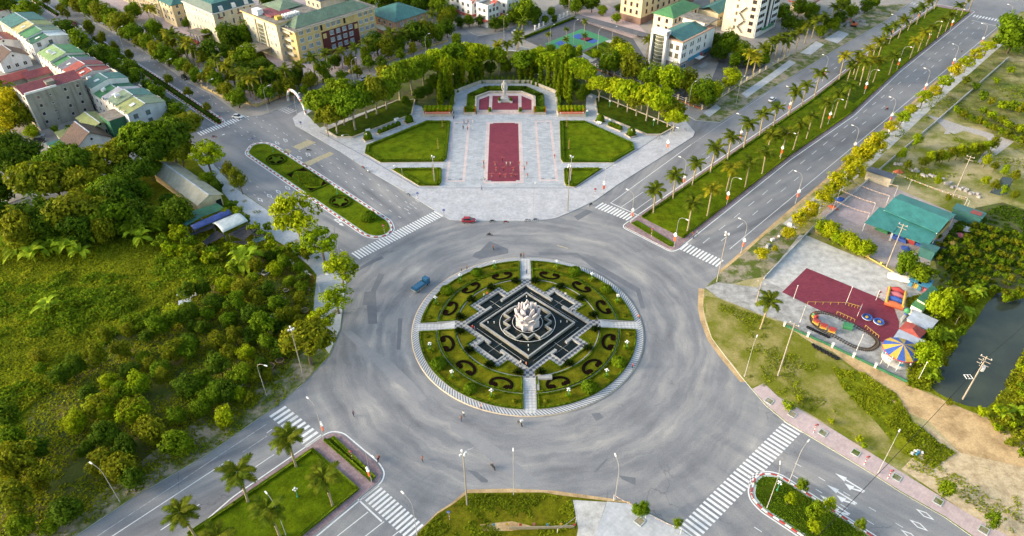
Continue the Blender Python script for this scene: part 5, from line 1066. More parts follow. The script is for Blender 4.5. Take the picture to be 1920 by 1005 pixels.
# ------------------------------------------------------------------ palms
def frond_mesh(L, droop, mat, seed, nl=13):
 rnd = random.Random(seed); b = MB(); pts = [Vector((L * t, 0, L * (.42 * t - droop * t * t))) for t in np.linspace(0, 1, 8)]
 b.tube(pts, [.06, .055, .05, .042, .035, .028, .02, .01], 3, cap=False)
 for i in range(nl):
  t = .14 + .86 * i / (nl - 1); p = Vector((L * t, 0, L * (.42 * t - droop * t * t))); tg = Vector((1, 0, .42 - 2 * droop * t)).normalized()
  ln = L * .36 * (math.sin(math.pi * (.18 + .72 * t)) ** .8) + .1
  for s_ in (-1, 1):
   d = (Vector((.55, s_ * .85, -.25 - rnd.random() * .3))).normalized() * ln; w = tg * (.15 + .04 * rnd.random())
   b.add([p - w, p + w, p + d * .6 + w * .9, p + d, p + d * .6 - w * .6], [(0, 1, 2, 3, 4)])
 return b.mesh('frond', mat)
fr = {m_: [frond_mesh(3.5, .62, m_, 1), frond_mesh(3.2, .85, m_, 2)] for m_ in ('leaf_palm', 'leaf_palm_gold')}
ptrunk = MB().tube([(0, 0, -.05), (0, 0, .4), (.03, 0, 3.5), (0, .02, 6.2), (0, 0, 8.2)], [.36, .27, .27, .25, .18], 8).mesh('trunk', 'palm_trunk')
pshaft = MB().tube([(0, 0, 8.2), (0, 0, 8.8), (0, 0, 9.6)], [.2, .22, .1], 7).mesh('crownshaft', 'crownshaft')
def palm_layout(seed):
 rnd = random.Random(seed); out = []
 for k in range(16):
  a = k * 2.39996 + rnd.uniform(-.2, .2); up = (k / 15.0); out.append((a, R_(-42 + 62 * (1 - up) + rnd.uniform(-8, 8)), k % 2 if up < .6 else 0, rnd.uniform(.85, 1.08)))
 return out
merged = {}
def merged_crown(m_, seed):
 key = (m_, seed)
 if key not in merged:
  b = MB()
  for a, pit, k, s_ in palm_layout(seed):
   me = fr[m_][k]; Mx = Matrix.Rotation(a, 4, 'Z') @ Matrix.Rotation(pit, 4, 'Y') @ Matrix.Scale(s_, 4)
   b.add([Mx @ v.co + Vector((0, 0, 9.35)) for v in me.vertices], [tuple(p.vertices) for p in me.polygons])
  merged[key] = b.mesh('crown', m_)
 return merged[key]
PN = [0]
def palm(px, label, group, mat='leaf_palm', s_=1.0, detail=False, z=.18, sc_h=1.0, name='royal_palm'):
 p = G(*px, z); PN[0] += 1; seed = PN[0] % 5; k = random.uniform(.92, 1.08) * s_
 o = thing(name, label, 'palm tree', (p.x, p.y, z), random.uniform(0, 6.28), group, (k, k, k * sc_h * random.uniform(.88, 1.12))); o.rotation_euler = (random.uniform(-.05, .05), random.uniform(-.05, .05), random.uniform(0, 6.28))
 obj('trunk', ptrunk, o); obj('crownshaft', pshaft, o)
 if detail:
  for a, pit, q, sc in palm_layout(seed): f = obj('frond', fr[mat][q], o, (0, 0, 9.35)); f.rotation_euler = (0, pit, a); f.scale = (sc,) * 3
 else: obj('crown', merged_crown(mat, seed), o)
G1, G2 = 'leaf_palm', 'leaf_palm_gold'
for p in [(555, 874), (465, 940), (366, 1005), (624, 948), (525, 1006), (430, 1060)]: palm(p, 'royal palm on the lawn beside the brick-path median', 'royal palms on the brick-path median', detail=True)
for i, p in enumerate([(1225, 399), (1262, 372), (1298, 347), (1332, 323), (1364, 299), (1394, 278), (1424, 255), (1450, 237), (1478, 218), (1503, 200), (1527, 183), (1651, 92), (1667, 82), (1684, 72), (1702, 57), (1718, 46), (1733, 34), (1751, 18)]):
 palm(p, 'royal palm in the row along the plaza edge of the boulevard median', 'royal palms along the plaza edge', detail=i < 11)
for i, p in enumerate([(1289, 433), (1326, 405), (1362, 358), (1397, 351), (1429, 326), (1487, 281), (1512, 260), (1539, 240), (1563, 221), (1585, 203), (1667, 140), (1706, 110), (1721, 97), (1736, 87), (1757, 72), (1772, 60), (1787, 42), (1802, 30), (1817, 19), (1463, 294), (1434, 297)]):
 palm(p, 'royal palm along the vacant-lot edge of the boulevard median', 'royal palms along the vacant-lot edge', G2 if i in (1, 11, 12, 2) else G1, detail=i < 8)
for i, p in enumerate([(1573, 150), (1588, 154), (1603, 149), (1612, 160), (1626, 150), (1637, 154), (1618, 132), (1600, 140), (1632, 120), (1645, 112)]):
 palm(p, 'palm in the golden cluster on the boulevard median', 'cluster of palms on the median', G2 if i % 2 == 0 else G1)
for p in [(617, 137), (643, 129), (669, 125), (692, 119), (592, 151), (542, 167), (569, 160), (737, 100), (759, 94), (783, 79), (812, 62)]: palm(p, 'tall palm before the facade of the yellow civic building', 'palms before the yellow civic building', z=KZ)
for i, p in enumerate([(325, 95), (331, 98), (338, 101), (365, 122), (372, 126), (415, 150), (432, 162), (450, 172), (470, 182), (480, 188), (355, 115), (285, 45), (296, 52), (442, 158), (460, 176), (496, 178)]): palm(p, 'palm in the street-corner garden of the cream buildings', 'palms in the corner garden', G2 if i % 3 == 0 else G1, z=KZ)
for p in [(934, 118), (952, 118), (969, 112), (978, 80), (972, 92)]: palm(p, 'palm standing behind the monument trees at the street corner', 'palms behind the monument trees', G2 if p[0] < 940 else G1, z=KZ)
for i, p in enumerate([(1398, 140), (1412, 135), (1425, 128), (1440, 118), (1452, 112), (1465, 105), (1478, 98), (1492, 92), (1508, 82), (1522, 72), (1538, 62), (1554, 52), (1568, 42), (1410, 148), (1470, 112), (1212, 110)]): palm(p, 'palm among the garden trees in front of the tower block', 'palms in front of the tower block', G2 if i in (0, 1, 13) else G1, z=KZ)
palm((1425.7, 616.7), 'lone royal palm on the dry grass beside the funfair', None, detail=True, z=KZ)
palm((1067, 20), 'tall palm beside the long parking canopy', None, z=KZ)
for x, y in zoomed(900, 0, 3.865, [(755, 235), (625, 282), (500, 330), (755, 330), (625, 365), (925, 455)]): palm((x, y), 'short date palm standing on the sports court', 'date palms on the sports court', s_=.62, z=KZ + .05, name='date_palm')
palm((1790, 610), 'small palm leaning over the pond bank by the lime tree', None, s_=.5, z=KZ)
def banana_mesh(seed):
 rnd = random.Random(seed); b = MB(); b.tube([(0, 0, 0), (0, 0, 1.6)], [.16, .1], 5)
 for k in range(9):
  a = k * 2.4 + rnd.random(); up = rnd.uniform(.35, 1.2); L = rnd.uniform(2.0, 2.9); d = Vector((math.cos(a), math.sin(a), 0)); s_ = Vector((-d.y, d.x, 0)); prev = None
  for i in range(6):
   t = i / 5; p = Vector((0, 0, 1.5)) + d * L * t * math.cos(up * .6) + Vector((0, 0, L * (up * t - (.55 + up * .35) * t * t))); w = .42 * math.sin(math.pi * (.08 + .9 * t)) + .02
   cur = (p - s_ * w + Vector((0, 0, .08)), p, p + s_ * w + Vector((0, 0, .08)))
   if prev: b.add([*prev, *cur], [(0, 1, 4, 3), (1, 2, 5, 4)])
   prev = cur
 return b.mesh('foliage', 'leaf_banana')
ban = [banana_mesh(i) for i in range(3)]
for i, (x, y) in enumerate([(28, 468), (48, 474), (60, 482), (72, 472), (97, 470), (85, 484), (68, 492), (108, 478), (118, 462), (130, 472), (148, 468), (158, 486), (170, 462), (38, 486), (250, 442), (258, 452), (270, 460), (262, 445), (285, 432), (275, 440), (245, 436), (308, 428), (20, 480), (95, 588), (138, 480), (455, 508), (478, 492), (468, 500), (465, 505)]):
 p = G(x, y); tag(obj('banana_plant', ban[i % 3], None, (p.x, p.y, KZ), i * 1.3), 'banana plant with big torn leaves in the overgrown nursery field', 'plant', 'banana plants in the field').scale = (random.uniform(1.7, 2.3),) * 3
for i, (x, y) in enumerate([(1822, 560), (1832, 555), (1812, 590), (1806, 598), (1772, 632), (1765, 640), (1737, 710), (1742, 716), (1900, 780), (1872, 786)]):
 p = G(x, y); tag(obj('banana_plant', ban[i % 3], None, (p.x, p.y, KZ), i * 1.3), 'banana plant leaning over the pond bank', 'plant', 'banana plants on the pond bank').scale = (random.uniform(.9, 1.3),) * 3
# ------------------------------------------------------------------ weeds
def in_poly(poly, x, y):
 c = np.zeros(len(x), bool); n = len(poly); j = n - 1
 for i in range(n):
  xi, yi = poly[i][0], poly[i][1]; xj, yj = poly[j][0], poly[j][1]
  c ^= ((yi > y) != (yj > y)) & (x < (xj - xi) * (y - yi) / (yj - yi + 1e-12) + xi); j = i
 return c
def weeds(name, px, n, hmax, size, mat, label, patch_=.06, thr=-.1):
 P = GL(px); xs = [p.x for p in P]; ys = [p.y for p in P]; rng = np.random.default_rng(len(px) + n)
 x = rng.uniform(min(xs), max(xs), n * 3); y = rng.uniform(min(ys), max(ys), n * 3); k = in_poly(P, x, y); x, y = x[k][:n], y[k][:n]
 hh = np.array([noise.noise(Vector((a * patch_, b * patch_, 0))) + .5 * noise.noise(Vector((a * patch_ * 4, b * patch_ * 4, 3))) for a, b in zip(x, y)])
 k = hh > thr; x, y, hh = x[k], y[k], hh[k]
 z_ = KZ + hmax * np.clip(hh + .35, .05, 1) * rng.uniform(.3, 1, len(x))
 v, f = quads(np.stack([x, y, z_], 1), np.tile([0, 0, 1.0], (len(x), 1)), size, 1.7, .8, rng)
 return stuff(obj(name, np_mesh(name, v, f, mat)), label, 'weeds')
weeds('weeds', [(0, 470), (180, 430), (300, 420), (420, 450), (430, 520), (330, 560), (200, 640), (60, 760), (-40, 860), (-250, 900), (-300, 500)], 85000, 1.5, .48, 'leaf_weed', 'tall tangled weeds filling the overgrown field', .05, -.8)
weeds('weeds', [(60, 760), (200, 640), (330, 560), (420, 500), (560, 488), (590, 520), (584, 640), (480, 760), (380, 835), (250, 905), (120, 985), (0, 1050), (-60, 900)], 30000, .4, .42, 'leaf_weed', 'low undergrowth between the nursery trees', .12, -.35)
weeds('weeds', [(1560, 690), (1620, 700), (1680, 740), (1710, 790), (1760, 830), (1790, 850), (1750, 880), (1690, 850), (1640, 790), (1580, 730)], 9000, .35, .36, 'leaf_weed', 'lush weeds growing along the sand track', .11, -.12)
weeds('weeds', [(1700, 560), (1760, 545), (1850, 545), (1830, 580), (1800, 640), (1760, 700), (1740, 735), (1700, 725)], 7000, 1.0, .5, 'leaf_weed', 'rank weeds on the pond bank', .1, -.4)
weeds('weeds', [(1895, 700), (1930, 640), (2000, 700), (1990, 900), (1920, 850), (1860, 800), (1850, 780)], 5000, 1.2, .5, 'leaf_weed', 'rank weeds beyond the pond', .1, -.4)
weeds('weeds', [(1750, 480), (1790, 420), (1880, 385), (2000, 420), (2000, 560), (1870, 545), (1800, 540)], 12000, .6, .5, 'leaf_dark', 'undergrowth between the plantation rows', .1, -.3)
weeds('weeds', [(1660, 270), (1760, 175), (1920, 90), (1990, 140), (1990, 330), (1900, 330), (1830, 330), (1700, 340)], 11000, .6, .45, 'leaf_weed', 'patchy weeds in the rough meadow', .05, .12)
weeds('weeds', [(785, 1000), (820, 966), (878, 928), (960, 927), (1040, 930), (1072, 940), (1082, 990), (1000, 1010), (790, 1010)], 6000, .25, .3, 'leaf_weed', 'patchy grass tufts on the open lot', .15, .0)
weeds('weeds', [(1415, 905), (1430, 893), (1460, 896), (1510, 928), (1640, 1012), (1600, 1060), (1500, 1000), (1425, 948)], 5000, .12, .24, 'leaf_green', 'rough grass on the rounded median', .15, -.5)
weeds('weeds', [(1325, 560), (1420, 592), (1500, 630), (1560, 668), (1640, 722), (1620, 760), (1540, 786), (1460, 740), (1400, 712), (1340, 630)], 9000, .16, .3, 'leaf_weed', 'dry grass tufts on the plot beside the roundabout', .09, .1)
weeds('weeds', [(616, 668), (521, 762), (388, 850), (255, 927), (142, 1002), (60, 1000), (240, 888), (400, 772), (540, 682)], 6000, .3, .32, 'leaf_weed', 'tufts of grass along the bare nursery verge', .14, .05)
weeds('weeds', [(1730, 800), (1800, 860), (1900, 900), (1930, 1010), (1890, 1004), (1700, 880)], 2500, .25, .3, 'leaf_weed', 'thin weeds sprouting from the rubble', .12, .15)
weeds('weeds', [(20, 500), (180, 450), (320, 440), (420, 470), (420, 530), (330, 590), (200, 650), (90, 740), (0, 760), (-150, 640)], 42000, 2.0, .5, 'leaf_green', 'darker reed thickets in the overgrown field', .05, .0)
# ------------------------------------------------------------------ buildings
BU = Vector((math.cos(U_ANG), math.sin(U_ANG), 0)); BV = Vector((-BU.y, BU.x, 0))
_win = {}
def window(parent, loc, rz, w, h, frame='frame_white', pane='glass_dark', bars=1, proud=.07):
 key = (round(w, 2), round(h, 2), frame, pane, bars)
 if key not in _win:
  b = MB(); t = .09
  b.box((0, -proud / 2, -t), (w + 2 * t, proud, t)); b.box((0, -proud / 2, h), (w + 2 * t, proud, t)); b.box((0, -proud * .9, -t * 2), (w + 3 * t, proud * 1.8, t))
  for x in [-w / 2 - t / 2, w / 2 + t / 2] + [(-w / 2 + w * (i + 1) / (bars + 1)) for i in range(bars)]: b.box((x, -proud / 2, 0), (t, proud, h))
  _win[key] = (b.mesh('window', frame), MB().box((0, -.015, 0), (w, .03, h)).mesh('pane', pane))
 f, g = _win[key]; o = obj('window', f, parent, loc, rz); obj('pane', g, o); return o
def face_windows(o, face, span, nx, z0, dz, nz, w, h, L=(0, 0), **kw):
 for i in range(nx):
  t = span[0] + (span[1] - span[0]) * (i + .5) / nx
  for k in range(nz):
   loc = (t, L[1], z0 + k * dz) if face == 'R' else (L[0], t, z0 + k * dz)
   window(o, loc, 0 if face == 'R' else -math.pi / 2, w, h, **kw)
def site(name, label, A, h, B=None, C=None, Lu=None, Lv=None, base=False, group=None, z=KZ):
 zz = 0 if base else h; P = G(*A, zz)
 if Lv is None: Lv = (G(*B, zz) - P).dot(BV)
 if Lu is None: Lu = (G(*C, zz) - P).dot(BU)
 o = thing(name, label, 'building', (P.x, P.y, z), U_ANG, group); return o, Lu, Lv
def body(o, x0, x1, y0, y1, z0, z1, mat, name='wall'): return MB().box(((x0 + x1) / 2, (y0 + y1) / 2, z0), (x1 - x0, y1 - y0, z1 - z0)).build(name, mat, o)
def hip(o, x0, x1, y0, y1, z, rise, mat, ov=.6, name='roof'):
 x0 -= ov; x1 += ov; y0 -= ov; y1 += ov; W, D = x1 - x0, y1 - y0; i = min(W, D) / 2
 r = [(x0 + i, (y0 + y1) / 2), (x1 - i, (y0 + y1) / 2)] if W >= D else [((x0 + x1) / 2, y0 + i), ((x0 + x1) / 2, y1 - i)]
 vs_ = [(x0, y0, z), (x1, y0, z), (x1, y1, z), (x0, y1, z), (*r[0], z + rise), (*r[1], z + rise)]
 fs = [(0, 1, 5, 4), (1, 2, 5), (2, 3, 4, 5), (3, 0, 4)] if W >= D else [(0, 1, 4), (1, 2, 5, 4), (2, 3, 5), (3, 0, 4, 5)]
 b = MB().add(vs_, fs); b.box(((x0 + x1) / 2, (y0 + y1) / 2, z - .15), (W - .04, D - .04, .14)); return b.build(name, mat, o)
def slab_roof(o, pts, mat, t=.14, name='roof_slope'):
 top = [Vector(p) for p in pts]; n = len(top); return MB().add([*top, *[p - Vector((0, 0, t)) for p in top]], [tuple(range(n)), tuple(range(2 * n - 1, n - 1, -1))] + [(i, n + i, n + (i + 1) % n, (i + 1) % n) for i in range(n)]).build(name, mat, o)
def gable(o, x0, x1, y0, y1, z, rise, m1, m2=None, axis='y', ov=.4, frac=.5):
 if axis == 'y':
  xm = x0 + (x1 - x0) * frac
  MB().box((xm, (y0 + y1) / 2, z + rise + .005), (.4, y1 - y0 + 2 * ov - .05, .08)).build('ridge_cap', 'roof_silver', o)
  slab_roof(o, [(x0 - ov, y0 - ov, z - .1), (xm, y0 - ov, z + rise), (xm, y1 + ov, z + rise), (x0 - ov, y1 + ov, z - .1)][::-1] if False else [(x0 - ov, y0 - ov, z), (xm, y0 - ov, z + rise), (xm, y1 + ov, z + rise), (x0 - ov, y1 + ov, z)], m1)
  slab_roof(o, [(xm + .01, y0 - ov, z + rise), (x1 + ov, y0 - ov, z), (x1 + ov, y1 + ov, z), (xm + .01, y1 + ov, z + rise)], m2 or m1)
 else:
  ym = y0 + (y1 - y0) * frac
  slab_roof(o, [(x0 - ov, y0 - ov, z), (x1 + ov, y0 - ov, z), (x1 + ov, ym, z + rise), (x0 - ov, ym, z + rise)], m1)
  slab_roof(o, [(x0 - ov, ym + .01, z + rise), (x1 + ov, ym + .01, z + rise), (x1 + ov, y1 + ov, z), (x0 - ov, y1 + ov, z)], m2 or m1)
def gable_wall(o, x0, x1, y, z, rise, mat, frac=.5, t=.2):
 xm = x0 + (x1 - x0) * frac; MB().add([(x0, y, z), (x1, y, z), (xm, y, z + rise), (x0, y + t, z), (x1, y + t, z), (xm, y + t, z + rise)], [(0, 1, 2), (5, 4, 3), (0, 3, 4, 1), (1, 4, 5, 2), (2, 5, 3, 0)]).build('gable', mat, o)
def parapet(o, x0, x1, y0, y1, z, h, mat, w=.3): MB().wall([(x0 + w / 2, y0 + w / 2), (x1 - w / 2, y0 + w / 2), (x1 - w / 2, y1 - w / 2), (x0 + w / 2, y1 - w / 2)], w + .04, z - .02, z + h, True).build('parapet', mat, o)
def tank(o, x, y, z):
 q = MB(); q.tube([(-.9, 0, .7), (.9, 0, .7)], .6, 10); q.box((-.5, 0, 0), (.12, 1, .4)); q.box((.5, 0, 0), (.12, 1, .4)); q.build('water_tank', 'metal_white', o, (x, y, z), random.random())
o, Lu, Lv = site('civic_building', 'long yellow civic building with green hipped roof and maroon centre panel', (552.7, 60.4), 15, B=(530, 40), C=(703, 15.6)); Lv = 15
body(o, 0, Lu, 0, Lv, 0, 15, 'wall_cream_yellow'); MB().box((Lu / 2, Lv / 2, 15), (Lu + 2.4, Lv + 2.4, .5)).build('eaves', 'wall_cream_pale', o)
MB().box((Lu / 2, Lv / 2, 15.5), (Lu + 2.2, Lv + 2.2, .15)).build('gutter_slab', 'roof_flat', o); hip(o, 1.5, Lu - 1.5, 1.5, Lv - 1.5, 15.8, 3.2, 'roof_greygreen', .2)
body(o, Lu * .30, Lu * .76, -.35, -.01, 0, 11.2, 'wall_maroon', 'maroon_panel')
face_windows(o, 'R', (1, Lu * .29), 3, 2.4, 3.5, 4, 2.2, 1.9, bars=2, pane='glass_pale'); face_windows(o, 'R', (Lu * .36, Lu * .56), 3, 12.6, 1, 1, 2.0, 1.9, bars=2, pane='glass_pale')
face_windows(o, 'R', (Lu * .38, Lu * .70), 4, 2.4, 3.3, 3, 2.0, 1.8, (0, -.36), bars=2, pane='glass_pale'); face_windows(o, 'R', (Lu * .77, Lu - .6), 3, 2.4, 3.5, 4, 2.0, 1.9, bars=2, pane='glass_pale')
for x in (Lu * .31, Lu * .60): window(o, (x, 0, 12.2), 0, 1.0, 2.4, 'frame_brown', 'glass_dark', 0)
for x in (Lu * .33, Lu * .73): body(o, x - .9, x + .9, -.5, -.36, 8.2, 10.4, 'wall_cream_yellow', 'loggia')
for k in range(4): body(o, -1.0, -.01, 3, 9, 3 + k * 3.4, 4.1 + k * 3.4, 'wall_cream_pale', 'balcony'); window(o, (-.0, 6, 4.3 + k * 3.4), -math.pi / 2, 1.6, 1.8, pane='glass_dark')
o, Lu, Lv = site('civic_building', 'tall cream office wing with glazed stair front beside the yellow civic building', (517, 47), 17, B=(460, 20), C=(590, 20))
body(o, 0, Lu, 0, Lv, 0, 17, 'wall_cream_pale'); MB().box((Lu / 2, Lv / 2, 17), (Lu + 1.6, Lv + 1.6, .5)).build('eaves', 'wall_cream_yellow', o); MB().box((Lu / 2, Lv / 2, 17.5), (Lu + 1.4, Lv + 1.4, .12)).build('roof', 'roof_flat', o)
body(o, 3, 14, 8, 20, 17.62, 18.2, 'roof_maroon', 'roof_patch'); hip(o, 10, 22, 12, 27, 18.2, 2, 'roof_greygreen', .2)
for i in range(5):
 for j in range(2): MB().box((7 + i * 1.7, 2.5 + j * 1.9, 17.62), (1.1, 1.2, 1.5)).build('air_conditioner', 'metal_white', o)
MB().box((4.2, 4.0, 17.62), (2.6, 2.4, 1.5)).build('roof_box', 'toy_yellow', o)
MB().box((2.0, Lv * .62, 17.62), (3.2, 5, 2.4), taper=.9).build('roof_lantern', 'metal_white', o)
for y in (Lv * .36, Lv * .64): body(o, -.5, -.01, y - .5, y + .5, 1, 16, 'wall_cream_pale', 'pilaster')
body(o, -.12, -.01, Lv * .42, Lv * .58, 3, 14.2, 'glass_green', 'stair_glass')
for k in range(6): MB().box((-.16, Lv * .5, 3.4 + k * 1.8), (.1, Lv * .16, .12)).build('transom', 'frame_white', o)
face_windows(o, 'L', (1.5, Lv * .32), 2, 2.5, 3.6, 4, 1.2, 1.8, pane='glass_pale'); face_windows(o, 'L', (Lv * .68, Lv - 1.5), 2, 2.5, 3.6, 4, 1.2, 1.8, pane='glass_pale'); face_windows(o, 'R', (1, 6), 2, 2.5, 3.6, 4, 1.2, 1.8, pane='glass_pale')
MB().box((-4.5, Lv * .5, 4.2), (8.6, 12, .5)).build('entrance_canopy', 'roof_flat', o); MB().box((-8.9, Lv * .5, 4.0), (.2, 12, .9)).build('canopy_fascia', 'wall_white', o)
for y in (-5, 5): MB().box((-8, Lv * .5 + y, 0), (.6, .6, 4.2)).build('column', 'wall_maroon', o)
o, Lu, Lv = site('municipal_building', 'cream building with dark green mansard roof and white dormers', (399, 28), 14, B=(357, 10), C=(480, 8)); Lv += 8
body(o, 0, Lu, 0, Lv, 0, 14, 'wall_cream_pale'); MB().box((Lu / 2, Lv / 2, 14), (Lu + 1.2, Lv + 1.2, .45)).build('cornice', 'wall_warm_white', o)
b = MB(); b.box((Lu / 2, Lv / 2, 14.45), (Lu, Lv, 3.6), taper=.84); b.build('roof', 'roof_mansard', o); hip(o, Lu * .08, Lu * .92, Lv * .08, Lv * .92, 18.06, 1.6, 'roof_teal', .1, 'upper_roof')
for x in (Lu * .22, Lu * .52, Lu * .82): MB().box((x, .9, 14.5), (2.2, 1.6, 2.2), taper=.8).build('dormer', 'wall_white', o)
face_windows(o, 'R', (1.5, Lu * .3), 2, 3, 4.4, 3, 1.0, 2.4, pane='glass_dark'); face_windows(o, 'R', (Lu * .36, Lu * .96), 4, 3, 4.4, 3, .9, 2.6, pane='glass_dark'); face_windows(o, 'L', (1, Lv - 1), 8, 3, 4.4, 3, 1.1, 2.3, pane='glass_pale')
for x in (Lu * .15, Lu * .6, Lu * .88):
 for k in (1, 2): MB().box((x, -.25, 2.7 + k * 4.4), (2.6, .5, .35)).build('balcony_box', 'roof_red', o)
MB().box((-4, 12, 3.6), (6, 12, .4)).build('portico_roof', 'roof_flat', o)
for y in (7.5, 10.5, 13.5, 16.5): MB().tube([(-6.4, y, 0), (-6.4, y, 3.6)], .35, 8).build('column', 'wall_white', o)
for k in range(5): MB().box((-9.4 + k * .5, 12, 0), (.5, 10, .22 * (k + 1))).build('step', 'roof_red', o)
o, Lu, Lv = site('school_building', 'cream school annex with small teal roof beside the courtyard', (321.5, 11), 11, Lu=9, Lv=14); body(o, 0, Lu, 0, Lv, 0, 11, 'wall_cream'); hip(o, 0, Lu, 0, Lv, 11.1, 2.4, 'roof_teal', .7)
face_windows(o, 'R', (1, 8), 2, 2.4, 3.4, 3, 1.3, 1.7); face_windows(o, 'L', (1, 13), 3, 2.4, 3.4, 3, 1.3, 1.7)
o, Lu, Lv = site('school_building', 'cream arcaded school wing facing the pink courtyard', (302.5, 34), 13, Lu=10, Lv=48, base=True); body(o, .9, Lu, 0, Lv, 0, 13, 'wall_cream'); hip(o, 0, Lu, 0, Lv, 13.1, 2.4, 'roof_teal', .6)
for k in range(4): MB().box((.45, Lv / 2, k * 3.3), (.9, Lv, .35)).build('gallery_floor', 'wall_cream_pale', o)
for i in range(13): MB().box((.2, .4 + i * 3.9, 0), (.4, .5, 13)).build('pillar', 'wall_cream_pale', o)
face_windows(o, 'L', (1, Lv - 1), 9, 1, 3.3, 4, 1.6, 1.8, (.9, 0)); face_windows(o, 'R', (3, 9), 1, 2.0, 3.3, 3, 1.4, 1.8)
for A, lab in (((300, 88), 'tiny gatehouse with teal roof under the palms'), ((376, 142), 'gatehouse with flat teal roof at the school gate')):
 o, Lu, Lv = site('gatehouse', lab, A, 3, Lu=6.5, Lv=5.5); body(o, 0, Lu, 0, Lv, 0, 3, 'wall_cream'); hip(o, 0, Lu, 0, Lv, 3.05, .9, 'roof_teal', .7); window(o, (3, 0, 1), 0, 1.4, 1.2)
o, Lu, Lv = site('assembly_hall', 'low pink hall with wide green hipped roof beside the yellow civic building', (741, 41), 8.5, B=(701, 29), C=(790, 27)); Lu += 4; Lv += 6
body(o, 0, Lu, 0, Lv, 0, 8.5, 'wall_pinkish'); hip(o, 0, Lu, 0, Lv, 8.6, 4.2, 'roof_teal', 1.0); face_windows(o, 'R', (2, Lu - 1), 4, 2.2, 3.2, 2, 1.5, 1.7, pane='glass_pale'); face_windows(o, 'L', (2, Lv - 2), 4, 2.2, 3.2, 2, 1.4, 1.6)
q = MB(); q.lathe([(.9, 0), (.9, .06), (.01, .07)], seg=16); q = q.build('round_emblem', 'toy_white', o, (-.02, Lv * .5, 6.9)); q.rotation_euler = (0, R_(-90), 0)
MB().box((-2.4, Lv * .4, 4.2), (4.4, 9, .35)).build('porch_roof', 'wall_cream_pale', o)
def shop(A, h, Lu, Lv, label, gables=(), dark=False, flat_='roof_flat'):
 o, Lu, Lv = site('shop_house', label, A, h, Lu=Lu, Lv=Lv); body(o, 0, Lu, 0, Lv, 0, h, 'wall_white'); MB().box((Lu / 2, Lv / 2, h), (Lu - .3, Lv - .3, .1)).build('roof', flat_, o); parapet(o, 0, Lu, 0, Lv, h, .9, 'wall_white')
 face_windows(o, 'R', (.6, Lu - .6), max(int(Lu / 3), 1), 4.2, 3.3, 2, 1.5, 1.7); face_windows(o, 'L', (.6, Lv - .6), max(int(Lv / 3.5), 1), 4.2, 3.3, 2, 1.5, 1.7)
 slab_roof(o, [(-.2, -1.5, 3.3), (Lu + .2, -1.5, 3.3), (Lu + .2, -.01, 3.9), (-.2, -.01, 3.9)], 'roof_red', name='awning'); slab_roof(o, [(-1.5, 0, 3.3), (-.01, 0, 3.9), (-.01, Lv, 3.9), (-1.5, Lv, 3.3)], 'roof_red', name='awning')
 for gx, gw in gables:
  slab_roof(o, [(gx - gw / 2 - .3, -.9, h - .2), (gx, -.9, h + 2.0), (gx, 2.4, h + 2.0), (gx - gw / 2 - .3, 2.4, h - .2)], 'roof_red', name='gable_roof'); slab_roof(o, [(gx + .01, -.9, h + 2.0), (gx + gw / 2 + .3, -.9, h - .2), (gx + gw / 2 + .3, 2.4, h - .2), (gx + .01, 2.4, h + 2.0)], 'roof_red', name='gable_roof')
  gable_wall(o, gx - gw / 2, gx + gw / 2, -.3, h, 1.8, 'wall_white')
 return o
shop((914, 14), 10.5, 9, 8, 'white corner shop house with red gable trim and awnings', ((6.5, 4.5),))
shop((884, 6), 10, 5.5, 9, 'narrow white shop house with red gable next to the corner shop', ((2.7, 4),)); shop((864, -2), 10, 5.5, 9, 'white shop house with balcony furthest up the side lane', ())
o = shop((951, 4), 10.5, 12, 12, 'white shop house with green roof behind the dark billboard', ((8, 4),), flat_='roof_green')
bb = G(928, 33); o = thing('billboard', 'dark billboard with golden flower emblem on the shop corner', 'sign', (bb.x + 3.0, bb.y + 1.0, KZ), R_(20))
MB().box((0, 0, 3.6), (6.5, .4, 8.0)).build('panel', 'wall_grey_stone', o); b = MB()
for k in range(5): a = k * 2 * math.pi / 5 + .3; b.box((1.0 * math.cos(a), -.24, 8.4 + 1.0 * math.sin(a)), (.8, .05, .8))
b.build('emblem', 'toy_yellow', o); b = MB()
for i in range(7): b.box((-1.8 + i * .6, -.24, 5.6), (.4, .05, .5))
b.build('lettering', 'toy_yellow', o); MB().box((0, .5, 0), (.5, .5, 3.6)).build('post', 'metal_grey', o)
o, Lu, Lv = site('apartment_block', 'cream multi-storey block with brown brick base behind the parking canopy', (1200, 47), 19, Lu=52, Lv=13, base=True); body(o, 0, Lu, 0, Lv, 3.4, 19, 'wall_cream'); body(o, -.15, Lu + .1, -.15, Lv + .1, 0, 3.39, 'wall_tan_brick', 'brick_base')
face_windows(o, 'R', (2, Lu - 2), 9, 4.8, 3.6, 4, 1.3, 1.9, frame='frame_brown', pane='glass_dark'); face_windows(o, 'L', (1, Lv - 1), 3, 4.8, 3.6, 4, 1.2, 1.9, frame='frame_brown')
o, Lu, Lv = site('office_annex', 'two-storey cream annex with bright green hipped roof', (1262, 34), 8.5, B=(1226.8, 24.8), C=(1310, 11.5)); body(o, 0, Lu, 0, Lv, 0, 8.5, 'wall_cream_pale'); hip(o, 0, Lu, 0, Lv, 8.6, 3.0, 'roof_green', .9)
face_windows(o, 'R', (1, Lu - 1), 6, 1.6, 3.8, 2, 1.3, 1.8, frame='frame_brown'); face_windows(o, 'L', (1, Lv - 1), 2, 1.6, 3.8, 2, 1.3, 1.8, frame='frame_brown')
